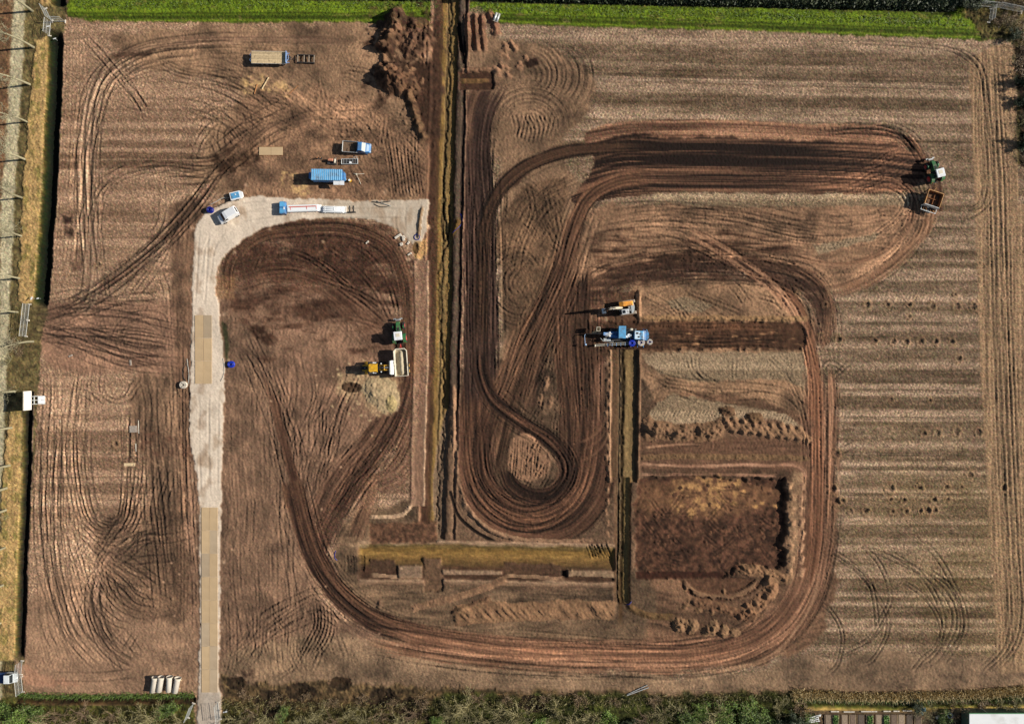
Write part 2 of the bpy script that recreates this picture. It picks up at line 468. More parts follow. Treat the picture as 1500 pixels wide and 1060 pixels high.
# worked / driven-over ground: pinkish bare soil without bands
BARE = np.zeros((NY, NX), np.float32)
def bare(pts, col=(160, 122, 100), var=0.10, scale=9, soft=8, wob=6, seed=3, a=1.0, fl=None, smooth=True):
    m = poly(pts, soft, wob, smooth, 22, seed) * a
    w = np.where(m > 0.01)
    u, v = PX[w], PY[w]
    big = fbm(u / (scale * 4.5), v / (scale * 3.5), seed + 4, 3)
    wu = u + 6 * vnoise(u / 25, v / 25, seed + 2); wv = v + 6 * vnoise(u / 25, v / 25, seed + 3)
    if fl is None:
        th = 2.2 * vnoise(u / 70, v / 70, seed + 6); cs_, sn_ = np.cos(th), np.sin(th)
        n = .75 * big + .5 * fbm((wu * cs_ + wv * sn_) / (scale * 2.6), (-wu * sn_ + wv * cs_) / (scale * .45), seed + 1, 3)
    elif fl == 'h': n = .6 * big + .65 * fbm(wu / (scale * 6), wv / (scale * .55), seed + 1, 4)
    elif fl == 'v': n = .6 * big + .6 * fbm(wu / (scale * .45), wv / (scale * 5), seed + 1, 4)
    n2 = fbm(u / 3.2, v / 3.2, seed + 5, 2)
    k = m[w][:, None]
    BARE[w] = np.maximum(BARE[w], m[w])
    wet = sstep(-.1, .9, .8 * fbm(wu / 46, wv / 30, seed + 8, 5) + .5 * n) * (.28 - .13 * (u < 290))
    C[w] = C[w] * (1 - k) + (np.array(col, np.float32) * np.array((.985, 1.0, 1.0), np.float32)) * .96 * np.array((.985, 1.0, .985), np.float32) * (1 + var * n * 2.1 - 1.25 * wet + 0.05 * n2 + 0.03 * sp[w])[:, None] * k
    H[w] += k[:, 0] * (0.06 * n + 0.03 * n2)
    return m

bare([(150, 60), (330, 40), (560, 44), (640, 60), (640, 300), (480, 300), (350, 300), (290, 260), (300, 200), (360, 140), (260, 110)], (150, 118, 95), 0.14, 8, 14, 12, 3)
bare([(350, 150), (450, 130), (560, 160), (620, 230), (600, 290), (360, 285), (320, 230)], (146, 112, 90), 0.18, 6, 10, 10, 4)
bare([(40, 446), (110, 440), (260, 440), (282, 440), (282, 600), (250, 600), (200, 545), (90, 540), (50, 500)], (158, 121, 101), 0.13, 8, 10, 8, 5)
bare([(195, 560), (285, 560), (285, 1010), (190, 1010), (220, 820), (215, 700)], (138, 108, 88), 0.16, 8, 14, 10, 6, 1, 'v')
bare([(255, 300), (300, 290), (285, 420), (282, 620), (292, 790), (292, 1000), (262, 1000), (262, 700), (252, 420)], (126, 96, 78), 0.22, 7, 8, 6, 7, .9, 'v')
bare([(60, 850), (150, 870), (288, 900), (288, 1012), (40, 1008)], (160, 126, 104), 0.10, 10, 14, 10, 8)
bare([(135, 770), (200, 740), (285, 760), (288, 905), (200, 905), (150, 860)], (122, 94, 76), 0.2, 8, 14, 10, 9, .75)
bare([(326, 440), (430, 420), (560, 440), (600, 520), (560, 640), (480, 740), (450, 790), (470, 880), (560, 930), (640, 960), (640, 1010), (326, 1010)], (152, 117, 97), 0.13, 8, 8, 6, 10, 1, 'v')
bare([(326, 470), (385, 470), (410, 640), (440, 760), (470, 880), (520, 960), (326, 1010)], (140, 109, 90), 0.13, 7, 10, 8, 11, .9, 'v')
bare([(330, 960), (560, 930), (900, 985), (1100, 985), (1180, 965), (1500, 975), (1500, 1012), (330, 1030)], (146, 118, 96), 0.14, 8, 10, 8, 1)
bare([(690, 60), (760, 60), (850, 95), (870, 130), (850, 180), (820, 210), (860, 290), (840, 330), (810, 420), (760, 520), (740, 560), (738, 330), (735, 250), (690, 150)], (150, 118, 95), 0.12, 6, 6, 6, 2)
bare([(740, 300), (830, 260), (820, 380), (830, 480), (830, 640), (820, 690), (740, 690), (690, 640), (740, 540)], (128, 98, 77), 0.15, 6, 6, 6, 4)
bare([(830, 330), (880, 300), (980, 300), (1100, 302), (1330, 295), (1375, 300), (1330, 370), (1240, 425), (1200, 420), (1120, 400), (980, 395), (880, 420), (820, 500)], (164, 126, 101), 0.13, 6, 8, 6, 6, 1, 'h')
bare([(930, 420), (1010, 405), (1100, 410), (1180, 440), (1195, 520), (1190, 640), (930, 640)], (157, 122, 97), 0.13, 7, 6, 6, 8)
bare([(930, 600), (1190, 620), (1190, 940), (930, 940)], (128, 96, 76), 0.16, 7, 6, 6, 9, 1, 'h')
bare([(500, 770), (930, 770), (930, 960), (640, 960), (520, 900)], (126, 100, 80), 0.16, 7, 8, 6, 5, 1, 'h')
bare([(640, 560), (940, 560), (940, 830), (640, 830)], (118, 92, 74), 0.14, 7, 4, 4, 7)
bare([(1160, 680), (1190, 600), (1195, 700), (1195, 860), (1160, 900)], (160, 126, 100), 0.12, 7, 5, 4, 2)
# undisturbed stubble islands inside the works
def stubble(pts, v0, bands, seed=0):
    m = poly(pts, 1.5, 2.0, False, 9, seed)
    w = np.where(m > 0.02)
    tn = np.interp(PY[w] + 1.0 * vnoise(PX[w] / 3, PY[w] / 3, 5), *zip(*bands)) + 0.08 * vnoise(PX[w] / 30, PY[w] / 4, 6)
    tn = np.clip(tn, 0, 1)[:, None]
    col = (np.array((104, 88, 68), np.float32) * (1 - tn) + np.array((172, 152, 126), np.float32) * tn) * (1 + 0.1 * sp[w])[:, None]
    k = m[w][:, None]
    C[w] = C[w] * (1 - k) + col * k
    H[w] += (0.03 * slant[w]) * m[w]
stubble([(960, 281), (1340, 286), (1370, 296), (1330, 302), (1100, 303), (1010, 301), (955, 292)], 0, [(280, .7), (289, .78), (293, .5), (301, .32), (306, .3)], 3)
stubble([(940, 516), (1180, 516), (1186, 575), (1150, 555), (1090, 556), (1020, 560), (965, 545), (945, 530)], 0, [(515, .6), (530, .62), (534, .75), (541, .72), (543, .4), (560, .42)], 4)
stubble([(962, 590), (985, 577), (1010, 580), (1060, 590), (1130, 600), (1180, 622), (1185, 640), (990, 640), (950, 610)], 0, [(570, .5), (600, .44), (603, .7), (613, .72), (640, .72)], 5)
stubble([(975, 440), (1010, 436), (1045, 448), (1030, 458), (985, 452)], 0, [(430, .4), (460, .5)], 6)
stubble([(1190, 360), (1290, 340), (1280, 350), (1200, 372)], 0, [(330, .6), (380, .6)], 7)

# ============================================================ 2. verges, path, ditch along the edges
def verge(pts, base_v):
    m = poly(pts, 1.2, 1.5, False, 8, 2)
    w = np.where(m > 0.01)
    u, v = PX[w], PY[w]
    yy = v - (0.034 * (u - 726) + 1) * (u > 640)
    n = fbm(u / 5, v / 3.5, 3, 3); n2 = fbm(u / 40, v / 8, 4, 3)
    st = np.interp(yy + 1.0 * vnoise(u / 20, v / 6, 8), [-60, 0, 4, 14, 17.5, 20, 22, 24.5, 27.5, 30.5, 33, 60], [.3, .5, .72, .75, .85, .2, .62, .16, .22, .85, .3, .3])
    low = 1 - .7 * sstep(15, 19, yy)
    k = np.clip(st + .06 + (0.38 * n + 0.25 * n2 + .12 * sp[w]) * low, 0, 1)[:, None]
    col = np.array((44, 54, 12), np.float32) * (1 - k) + np.array((118, 140, 34), np.float32) * k
    br = np.clip(fbm(u / 14, v / 6, 6, 4) - 0.32, 0, .8)[:, None]
    col = col * (1 - br) + np.array((150, 128, 84), np.float32) * br
    kk = m[w][:, None]
    C[w] = C[w] * (1 - kk) + col * kk
    H[w] += m[w] * (0.10 + low * 0.09 * np.abs(fbm(u / 3.2, v / 3.2, 7, 2)) + 0.015 * sp[w] + 0.10 * low * np.clip(st - .5, 0, 1) * np.abs(vnoise(u / 2.4, v / 2.4, 9)))
    label(m, 'grass_verge')
verge([(88, -80), (92, 10), (100, 24), (132, 31), (300, 33), (540, 33), (572, 40), (612, 34), (646, 28), (648, -80)], 0)
verge([(666, -80), (668, 22), (700, 8), (726, 34), (900, 41), (1100, 45), (1300, 54), (1418, 58), (1445, 60), (1470, 54), (1490, 50), (1500, -80)], 0)
# scrub in the corner beyond the verge
m = poly([(1405, -80), (1410, 20), (1440, 60), (1470, 56), (1484, 64), (1490, 130), (1486, 240), (1600, 260), (1600, -80)], 3, 4, False, 9, 4)
paint(m, (96, 84, 48), 0.45, 6); H += m * 0.25 * np.abs(fbm(PX / 4, PY / 4, 2, 3)); label(m, 'scrub_ground')
m = poly([(1486, 70), (1492, 120), (1494, 240), (1600, 300), (1600, 60)], 3, 3, False, 9, 2); paint(m, (60, 46, 30), 0.4, 5)
# dark ground behind the hedge at the top
for pp in ([(280, -80), (280, -3), (460, 2), (560, 2), (640, 4), (648, -80)], [(668, -80), (672, 3), (700, 4), (900, 8), (1125, 13), (1400, 19), (1400, -80)]):
    m = poly(pp, 1.5, 1.0, False, 9, 4); paint(m, (58, 52, 34), 0.3, 6); label(m, 'scrub_ground')

# far left: footpath, rough strip, dry bank, ditch
edgeL = [(120, -80), (96, 26), (92, 60), (88, 200), (80, 300), (73, 440), (60, 500), (52, 640), (44, 760), (38, 900), (34, 1010), (30, 1130)]
m = poly([(-80, -80)] + edgeL + [(-80, 1130)], 2.0, 2.0, False, 9, 3)
paint(m, (112, 96, 62), 0.28, 6); H += m * 0.06 * fbm(PX / 4, PY / 4, 6, 3); label(m, 'scrub_ground')
m2 = m * poly([(-80, -80), (24, -80), (20, 60), (6, 300), (-6, 560), (-80, 900)], 4, 3); paint(m2, (124, 92, 66), 0.22, 6)
m = poly([(21, -80), (20, 0), (17, 60), (9, 200), (2, 300), (-1, 420), (-2, 520), (-8, 800), (-12, 1130), (4, 1130), (2, 800), (4, 700), (9, 560), (12, 480), (17, 400), (21, 300), (25, 240), (33, 100), (37, 0), (38, -80)], 2.2, 1.6, False, 10, 5)
paint(m, (176, 162, 132), 0.10, 10); label(m, 'footpath', .5)
# dry-grass bank
for pp in ([(56, -80), (58, 8), (80, 8), (82, -80)], [(52, 58), (72, 54), (71, 120), (66, 200), (60, 300), (56, 400), (54, 436), (46, 445), (26, 444), (30, 350), (38, 220)],
           [(14, 600), (33, 602), (32, 700), (31, 800), (27, 900), (25, 958), (18, 966), (-2, 966), (-2, 800), (6, 690)]):
    m = poly(pp, 3, 2.5, False, 10, 6); w = np.where(m > .01)
    paint(m, (176, 142, 94), 0.14, 6); paint(m * np.clip(fbm(PX / 8, PY / 14, 3, 3) * 1.2 - .1, 0, .7), (128, 116, 62), .15, 4); H += m * (0.25 + 0.05 * fbm(PX / 3.5, PY / 3.5, 5, 2)); label(m, 'ditch_bank')
# ditch
dprof = [(-11, .2, (150, 122, 72)), (-9, .1, (84, 76, 36)), (-7.5, -.6, (42, 54, 16)), (-4, -1.0, (30, 40, 14)), (3, -1.1, (24, 28, 14)), (6, -.9, (40, 44, 20)), (11, 0.0, (104, 84, 66)), (13, .02, (150, 122, 104))]
section([(87, -80), (86, -10), (86, 12)], dprof, 1, 1.2, 14, 'ditch', (-9, 10), .2, (0, 8))
section([(81, 44), (80, 120), (76, 190), (73, 265), (67, 350), (64, 400), (60, 438), (57, 450)], dprof, 2, 1.2, 14, 'ditch', (-9, 10), .2, (10, 10))
section([(42, 572), (40, 640), (38, 720), (34, 800), (31, 900), (29, 966)], [(-7, .15, (150, 122, 72)), (-5, .0, (92, 84, 44)), (-3, -.7, (44, 40, 26)), (0, -1.0, (34, 28, 24)), (3.5, -.5, (62, 46, 40)), (7, .0, (120, 96, 78)), (9, .02, (146, 118, 98))], 3, 1.2, 14, 'ditch', (-5, 6), .2, (4, 10))
m = poly([(24, 968), (60, 985), (120, 1002), (34, 1000), (24, 985)], 4, 4, True); paint(m, (165, 128, 104), .1)

# bottom scrub and gardens
m = poly([(-80, 1026), (30, 1020), (120, 1022), (286, 1020), (286, 1130), (-80, 1130)], 2.5, 3.5, False, 10, 2)
paint(m, (88, 84, 40), 0.4, 5); H += m * 0.2 * np.abs(fbm(PX / 4, PY / 4, 4, 3)); label(m, 'scrub_ground')
section([(24, 1024), (120, 1026), (285, 1024)], [(-7, .1, (120, 96, 66)), (-4, -.15, (90, 70, 44)), (0, -.55, (56, 46, 24)), (4, -.1, (78, 88, 32)), (7, .15, (88, 104, 36))], 6, 1.5, 20, 'ditch', (-4, 4), .3)
m = poly([(326, 990), (380, 1000), (470, 996), (560, 1004), (700, 1010), (860, 1012), (1010, 1014), (1170, 1012), (1300, 1016), (1420, 1013), (1520, 1006), (1600, 1006), (1600, 1130), (326, 1130)], 4, 5, False, 12, 3)
paint(m, (104, 82, 56), 0.4, 6); H += m * 0.22 * np.abs(fbm(PX / 4, PY / 4, 4, 3)); label(m, 'scrub_ground')
m = poly([(640, 1020), (860, 1018), (1180, 1016), (1280, 1022), (1280, 1130), (500, 1130)], 5, 7, False, 12, 3); paint(m, (74, 76, 34), 0.4, 5, 8)
m = poly([(326, 1030), (470, 1036), (640, 1040), (640, 1130), (326, 1130)], 5, 7, False, 12, 3); paint(m, (86, 78, 40), 0.4, 5, 7)
for (u_, v_, r_) in ((347, 1000, 12), (440, 1012, 18), (500, 1000, 14), (395, 1022, 16), (560, 1022, 20), (600, 1035, 20), (780, 1030, 18), (400, 1040, 14)):
    mound(u_, v_, r_ * 1.3, r_ * .8, -0.5, 0, .5, int(u_), 1, (70, 54, 38), None, 6, .3)
section([(1170, 1026), (1290, 1031), (1400, 1028), (1520, 1026)], [(-15, .1, (172, 138, 84)), (-8, .15, (178, 146, 82)), (-4, .05, (84, 92, 34)), (0, -.6, (56, 48, 26)), (6, -.1, (78, 62, 40)), (9, .1, (92, 74, 52))], 8, 1.6, 16, 'ditch', (-5, 5), .3)
m = poly([(1186, 1040), (1372, 1040), (1372, 1130), (1186, 1130)], 1.5, 1.0); paint(m, (104, 84, 62), .2, 6)

# ============================================================ 3. wheel lines over the fields
# left headland
for k, du in enumerate(np.linspace(-16, 26, 9)):
    wheels([(104 + du * .8, 34), (103 + du, 120), (99 + du, 220), (93 + du, 320), (86 + du + 2 * math.sin(k * 1.7), 410), (80 + du * .9, 446)], 3.2, .9, .016, 1.05 if k % 2 else .93, 20, k, .2)
haul([(44, 468), (110, 446), (180, 400), (250, 340), (300, 285), (345, 232)], 12, 12, (100, 74, 60), (160, 126, 104), .5, .02, .04, 2.2, 120, 10, (30, 30), 61)
haul([(48, 480), (120, 500), (190, 520), (280, 530)], 16, 16, (104, 76, 62), (168, 132, 110), .45, .02, .04, 2.2, 90, 12, (30, 40), 62)
haul([(138, 275), (175, 252), (240, 238), (310, 236), (360, 206), (430, 172)], 9, 9, (96, 72, 58), (160, 128, 104), .55, .02, .05, 2.2, 120, 7, (30, 40), 63)
haul([(210, 745), (165, 800), (135, 870), (150, 940), (200, 985)], 10, 14, (112, 86, 70), (168, 136, 114), .45, .02, .05, 2.2, 120, 8, (30, 40), 64)
haul([(176, 78), (150, 112), (136, 150), (130, 205), (128, 268), (130, 330), (136, 400), (128, 440), (112, 458)], 12, None, (104, 82, 66), (186, 158, 132), .75, .03, .09, 2.3, 200, 3, (12, 20), 1, .05, 1.2)
haul([(152, 84), (185, 76), (240, 66), (320, 58), (420, 58), (520, 60)], 9, None, (98, 74, 60), (168, 136, 112), .6, .02, .05, 1.8, 120, 4, (10, 40), 2, .1)
haul([(160, 84), (182, 80), (214, 80), (230, 72)], 5, None, (78, 56, 44), (120, 92, 74), .8, .05, .05, 1.6, 50, 3, (10, 14), 3)
T1 = [([(118, 48), (150, 84), (178, 118), (205, 150), (216, 182)], 9, .08), ([(140, 60), (160, 78), (146, 58), (158, 44)], 5, .05), ([(176, 106), (190, 126), (204, 150), (224, 178)], 9, .07),
      ([(216, 72), (240, 96), (280, 112), (330, 108), (372, 112)], 9, .05), ([(224, 84), (262, 102), (300, 112), (360, 130), (400, 160)], 8, .05), ([(150, 156), (185, 160), (210, 166)], 4, .07), ([(160, 172), (190, 176), (214, 180)], 4, .06),
      ([(152, 135), (178, 116), (214, 100), (260, 96)], 12, .05), ([(178, 120), (210, 106), (250, 112), (300, 122), (350, 140)], 12, .04),
      ([(300, 150), (330, 162), (360, 182), (380, 200)], 12, .05), ([(262, 150), (300, 158), (330, 176), (352, 204)], 12, .05), ([(270, 165), (290, 176), (330, 190), (350, 215)], 12, .04),
      ([(282, 232), (290, 208), (302, 190), (318, 178), (336, 184), (350, 206)], 8, .08), ([(300, 232), (305, 210), (322, 196)], 8, .07), ([(320, 230), (312, 210), (300, 196)], 8, .05), ([(330, 226), (322, 200), (330, 180)], 9, .05),
      ([(142, 300), (146, 280), (170, 256), (206, 240), (260, 236), (310, 236), (345, 220)], 12, .09), ([(120, 330), (128, 300), (150, 268), (190, 246), (250, 244), (300, 250)], 11, .08),
      ([(150, 420), (145, 370), (142, 320), (152, 282), (176, 262)], 11, .07), ([(236, 260), (238, 300), (232, 330), (220, 346)], 8, .08), ([(226, 265), (228, 305), (222, 332)], 6, .05),
      ([(112, 446), (180, 396), (240, 346), (280, 300), (310, 262), (345, 225)], 13, .10), ([(126, 446), (200, 392), (250, 350), (290, 300)], 14, .09), ([(120, 440), (205, 385), (262, 332)], 5, .07),
      ([(178, 440), (205, 400), (240, 362), (258, 320)], 8, .06), ([(196, 436), (226, 396), (250, 350)], 8, .05), ([(232, 400), (242, 420), (244, 440)], 8, .05), ([(155, 400), (158, 440)], 5, .04),
      ([(50, 468), (90, 455), (140, 448), (200, 446), (250, 442)], 11, .06), ([(50, 490), (90, 470), (130, 455), (170, 440)], 12, .06), ([(60, 478), (110, 500), (150, 520), (190, 530), (240, 524)], 12, .07), ([(55, 486), (90, 504), (140, 528), (200, 540)], 12, .06),
      ([(70, 500), (110, 480), (160, 470), (210, 478), (236, 500), (220, 520)], 12, .05), ([(165, 500), (176, 478), (200, 462), (236, 466), (242, 490)], 10, .05), ([(170, 490), (178, 510), (186, 520)], 10, .06), ([(84, 440), (104, 456), (112, 470)], 6, .06), ([(100, 430), (106, 450)], 5, .06)]
for k, (p, g, d) in enumerate(T1): wheels(p, g, 1.3, d, .80, 14, k)
# lower left
for k, du in enumerate(np.linspace(-26, 26, 10)):
    wheels([(96 + du, 536), (93 + du * .9, 600), (84 + du * .75, 680), (78 + du * .8, 760), (82 + du, 840), (92 + du * 1.2, 920), (118 + du * 1.6, 985)], 3.4, 1.0, .02, 1.06 if k % 2 else .9, 30, k, .3)
T2 = [([(124, 534), (118, 580), (118, 640), (122, 700), (128, 750), (145, 780), (165, 776), (180, 752), (184, 700), (184, 640), (182, 600)], 13, .08), ([(142, 534), (138, 560), (142, 578), (160, 588), (184, 584), (196, 566), (205, 555)], 11, .08),
      ([(150, 545), (150, 575), (170, 588), (196, 578)], 6, .05), ([(104, 568), (128, 578), (150, 596)], 8, .05), ([(196, 592), (196, 640), (198, 700), (198, 760)], 14, .06), ([(180, 580), (196, 560), (205, 545)], 8, .06),
      ([(210, 560), (216, 590), (216, 640)], 8, .05), ([(226, 560), (226, 600), (228, 645)], 7, .05), ([(240, 565), (246, 600), (248, 640)], 7, .05), ([(150, 800), (175, 765), (200, 730), (220, 705)], 10, .08), ([(176, 790), (196, 760), (216, 722)], 10, .05),
      ([(226, 770), (226, 730), (236, 700), (246, 680)], 9, .09), ([(244, 760), (240, 735), (248, 710), (250, 690)], 8, .09), ([(262, 640), (268, 700), (270, 770)], 8, .06), ([(215, 770), (216, 720), (222, 690)], 8, .05),
      ([(108, 760), (128, 790), (150, 812), (170, 830)], 10, .07), ([(92, 740), (104, 790), (120, 840), (130, 900)], 11, .06), ([(100, 820), (116, 808), (130, 790)], 8, .06), ([(148, 800), (168, 806), (186, 816)], 10, .05),
      ([(150, 812), (180, 828), (210, 846), (240, 880)], 10, .07), ([(146, 840), (156, 862), (172, 886), (196, 898), (220, 902)], 10, .09), ([(138, 868), (146, 890), (168, 910), (192, 918)], 9, .08), ([(130, 880), (136, 904), (150, 930), (176, 960), (200, 975)], 9, .09),
      ([(118, 880), (122, 910), (136, 940), (160, 965)], 9, .06), ([(158, 840), (168, 866), (178, 890)], 8, .07), ([(170, 832), (200, 822), (240, 814)], 9, .05), ([(60, 880), (66, 920), (80, 950)], 9, .05), ([(160, 950), (170, 975), (180, 990)], 8, .05),
      ([(150, 945), (168, 930), (180, 920)], 8, .05), ([(176, 960), (190, 940), (200, 925)], 8, .05), ([(175, 800), (210, 790), (250, 788), (285, 780)], 12, .05), ([(160, 815), (200, 820), (260, 815)], 10, .04), ([(70, 990), (150, 990), (200, 985)], 12, .03), ([(208, 868), (216, 884), (230, 900)], 8, .09)]
for k, (p, g, d) in enumerate(T2): wheels(p, g, 1.3, d, .82, 14, k + 3)
# dense overlapping loops and the fan from the left gate
def fam(pts, n, spread, gap=(8, 13), d=(.04, .08), tone=(.80, .92), jit=4, seed=0, trim=.3):
    rg_ = np.random.default_rng(seed)
    for k in range(n):
        Z = cmr(offset(pts, rg_.normal(0, spread)), False, 4.0)
        a_ = int(rg_.uniform(0, trim) * len(Z)); b_ = int((1 - rg_.uniform(0, trim)) * len(Z))
        Z = Z[a_:b_:4]
        if len(Z) < 4: continue
        Z = Z + np.c_[np.interp(np.arange(len(Z)), np.linspace(0, len(Z), 4), rg_.normal(0, jit, 4)), np.interp(np.arange(len(Z)), np.linspace(0, len(Z), 4), rg_.normal(0, jit, 4))]
        wheels([tuple(q) for q in Z], rg_.uniform(*gap), 1.2, rg_.uniform(*d), rg_.uniform(*tone), 16, k, .5)
fam([(44, 470), (100, 450), (170, 405), (240, 345), (290, 290), (320, 250), (360, 215)], 9, 9, (9, 14), (0.034, 0.058), (.66, .88), 4, 1, .2)
fam([(44, 474), (110, 490), (180, 515), (250, 530), (284, 540)], 9, 8, (9, 13), (0.034, 0.052), (.66, .88), 5, 2, .25)
fam([(44, 462), (120, 448), (200, 442), (270, 440)], 6, 8, (9, 13), (0.028, 0.042), (.66, .88), 4, 3, .3)
fam([(50, 480), (90, 520), (100, 580), (90, 680), (92, 780), (120, 880), (180, 950)], 12, 16, (9, 13), (0.028, 0.048), (0.87, 1.10), 6, 4, .4)
fam([(120, 540), (112, 620), (116, 700), (135, 770), (170, 790), (200, 750), (205, 680), (200, 600), (215, 560)], 9, 12, (9, 13), (0.028, 0.048), (0.89, 1.10), 5, 5, .4)
fam([(90, 440), (110, 380), (118, 300), (122, 220), (140, 150), (180, 100), (260, 82)], 9, 9, (9, 12), (0.028, 0.048), (0.87, 1.10), 4, 6, .35)
fam([(150, 110), (220, 80), (320, 72), (430, 76), (520, 90)], 7, 10, (9, 13), (0.022, 0.037), (0.91, 1.10), 5, 7, .35)
fam([(140, 300), (170, 262), (240, 245), (310, 240), (360, 205), (400, 180), (470, 160)], 9, 9, (9, 13), (0.034, 0.052), (.66, .88), 5, 8, .3)
fam([(290, 240), (285, 200), (310, 165), (350, 170), (365, 210)], 6, 9, (8, 12), (0.034, 0.048), (0.87, 1.10), 5, 9, .3)
fam([(260, 360), (262, 450), (266, 560), (270, 680), (276, 800), (280, 940)], 12, 8, (7, 12), (0.028, 0.052), (0.85, 1.10), 3, 10, .45)
fam([(110, 770), (150, 830), (210, 870), (280, 900)], 6, 12, (9, 13), (0.028, 0.042), (0.91, 1.10), 6, 11, .3)
fam([(230, 760), (170, 800), (120, 860), (110, 920), (140, 970)], 7, 12, (9, 13), (0.028, 0.042), (0.91, 1.10), 6, 12, .3)
fam([(230, 920), (180, 880), (150, 840), (160, 800), (220, 780)], 6, 10, (8, 12), (0.034, 0.052), (0.87, 1.10), 6, 13, .3)
fam([(400, 200), (470, 175), (540, 180), (600, 220)], 8, 14, (8, 13), (0.028, 0.042), (0.89, 1.10), 6, 14, .3)
fam([(360, 70), (420, 110), (480, 150), (540, 200), (570, 260)], 7, 16, (9, 13), (0.022, 0.042), (0.91, 1.10), 6, 15, .3)
LBANDS = [(v_, t_) for v_, t_ in LB]
def restamp(pts, seed, soft=3):
    m = poly(pts, soft, 4.0, False, 9, seed) * .85; w = np.where(m > .02)
    tn = np.clip(np.interp(PY[w] + 1.0 * vnoise(PX[w] / 3, PY[w] / 3, 5) + vnoise(PX[w] / 60, PY[w] / 20, 4), *zip(*LBANDS)) + .1 * vnoise(PX[w] / 40, PY[w] / 4, 6), 0, 1)[:, None]
    col = (dkl * .94 * (1 - tn) + ltl * tn) * (1 + .1 * sp[w])[:, None]; k = m[w][:, None]
    C[w] = C[w] * (1 - k) + col * k; H[w] *= (1 - .5 * m[w])
restamp([(146, 152), (200, 165), (250, 150), (290, 180), (285, 232), (220, 236), (170, 246), (146, 250)], 3)
restamp([(150, 290), (175, 264), (232, 262), (234, 300), (215, 345), (160, 385), (148, 350)], 4)
restamp([(128, 592), (178, 596), (180, 700), (176, 745), (150, 764), (132, 735), (124, 660)], 5)
for q, (p_, n_, sp_) in enumerate((([(112, 446), (128, 380), (126, 290), (130, 200), (152, 120), (200, 84), (290, 66), (400, 62)], 10, 9), ([(86, 540), (84, 640), (80, 740), (90, 850), (120, 930), (180, 985)], 12, 14),
                                   ([(130, 545), (116, 620), (118, 700), (140, 768), (180, 772), (196, 700), (196, 600), (180, 560)], 8, 7), ([(150, 815), (190, 850), (250, 880)], 8, 12), ([(152, 815), (140, 880), (160, 940), (210, 980)], 10, 9),
                                   ([(150, 815), (200, 780), (270, 770)], 7, 12), ([(48, 474), (120, 474), (200, 482), (280, 496)], 6, 14), ([(225, 560), (228, 680), (238, 800), (250, 900)], 9, 16), ([(240, 110), (320, 115), (400, 150), (460, 170)], 8, 14))):
    fam(p_, n_, sp_, (8, 12), (.025, .05), (.68, .9), 4, 70 + q, .3)
fam([(350, 470), (390, 560), (420, 660), (445, 760)], 9, 18, (7, 12), (.04, .08), (.8, .92), 5, 16, .35)
fam([(520, 530), (490, 600), (460, 690), (445, 770)], 9, 16, (7, 12), (.04, .08), (.8, .92), 5, 17, .35)
fam([(340, 960), (420, 900), (470, 880), (520, 930)], 7, 14, (8, 12), (.06, .09), (.8, .92), 6, 18, .3)
# vertical working lines east of the access road
for k in range(34):
    u_ = 334 + RNG.uniform(0, 110); v_ = RNG.uniform(470, 900); ln_ = RNG.uniform(70, 230)
    wheels([(u_, v_), (u_ + RNG.normal(0, 3), v_ + ln_ / 2), (u_ + RNG.normal(5, 9), min(1000, v_ + ln_))], RNG.choice([4, 7, 10]), 1.1, RNG.uniform(.015, .05), RNG.uniform(.82, 1.06), 30, k, .5)
for k in range(16):
    u_ = 452 + RNG.uniform(-25, 40); v_ = RNG.uniform(540, 690)
    wheels([(u_, v_), (u_ + RNG.normal(-3, 3), v_ + 40), (u_ - RNG.uniform(2, 20), v_ + 90)], RNG.choice([4, 7]), 1.1, .05, .86, 25, k, .5)
for k in range(26):                                     # short turning marks low on the left centre
    u_ = 350 + RNG.uniform(0, 150); v_ = 850 + RNG.uniform(0, 90)
    wheels([(u_, v_), (u_ + RNG.normal(2, 5), v_ + 30), (u_ + RNG.normal(0, 14), v_ + 62)], RNG.choice([4, 6, 9]), 1.1, RNG.uniform(.03, .06), .86, 14, k, .6)
for k, off in enumerate((-18, -13, -8, -3, 2, 7)):
    wheels([(478 + off, 880), (480 + off, 915), (474 + off * 1.2, 935), (455 + off, 965)], 4, 1.0, .09, .84, 14, k, .6)
for k in range(40):                                     # odd scuffs everywhere on the bare ground
    u_, v_ = RNG.uniform(350, 640), RNG.uniform(60, 290)
    an = RNG.normal(0.5, 0.5); ln_ = RNG.uniform(16, 60)
    wheels([(u_, v_), (u_ + ln_ * .5 * math.cos(an), v_ + ln_ * .5 * math.sin(an) + RNG.normal(0, 3)), (u_ + ln_ * math.cos(an), v_ + ln_ * math.sin(an))], RNG.choice([5, 9, 12]), 1.2, RNG.uniform(.03, .07), .84, 10, k, .5)
for k, off in enumerate(range(0, 45, 5)):
    wheels([(560 + off * 1.3, 180 + off * .2), (570 + off, 230), (578 + off, 290)], 3, 1.0, .08, .84, 10, k, .5)
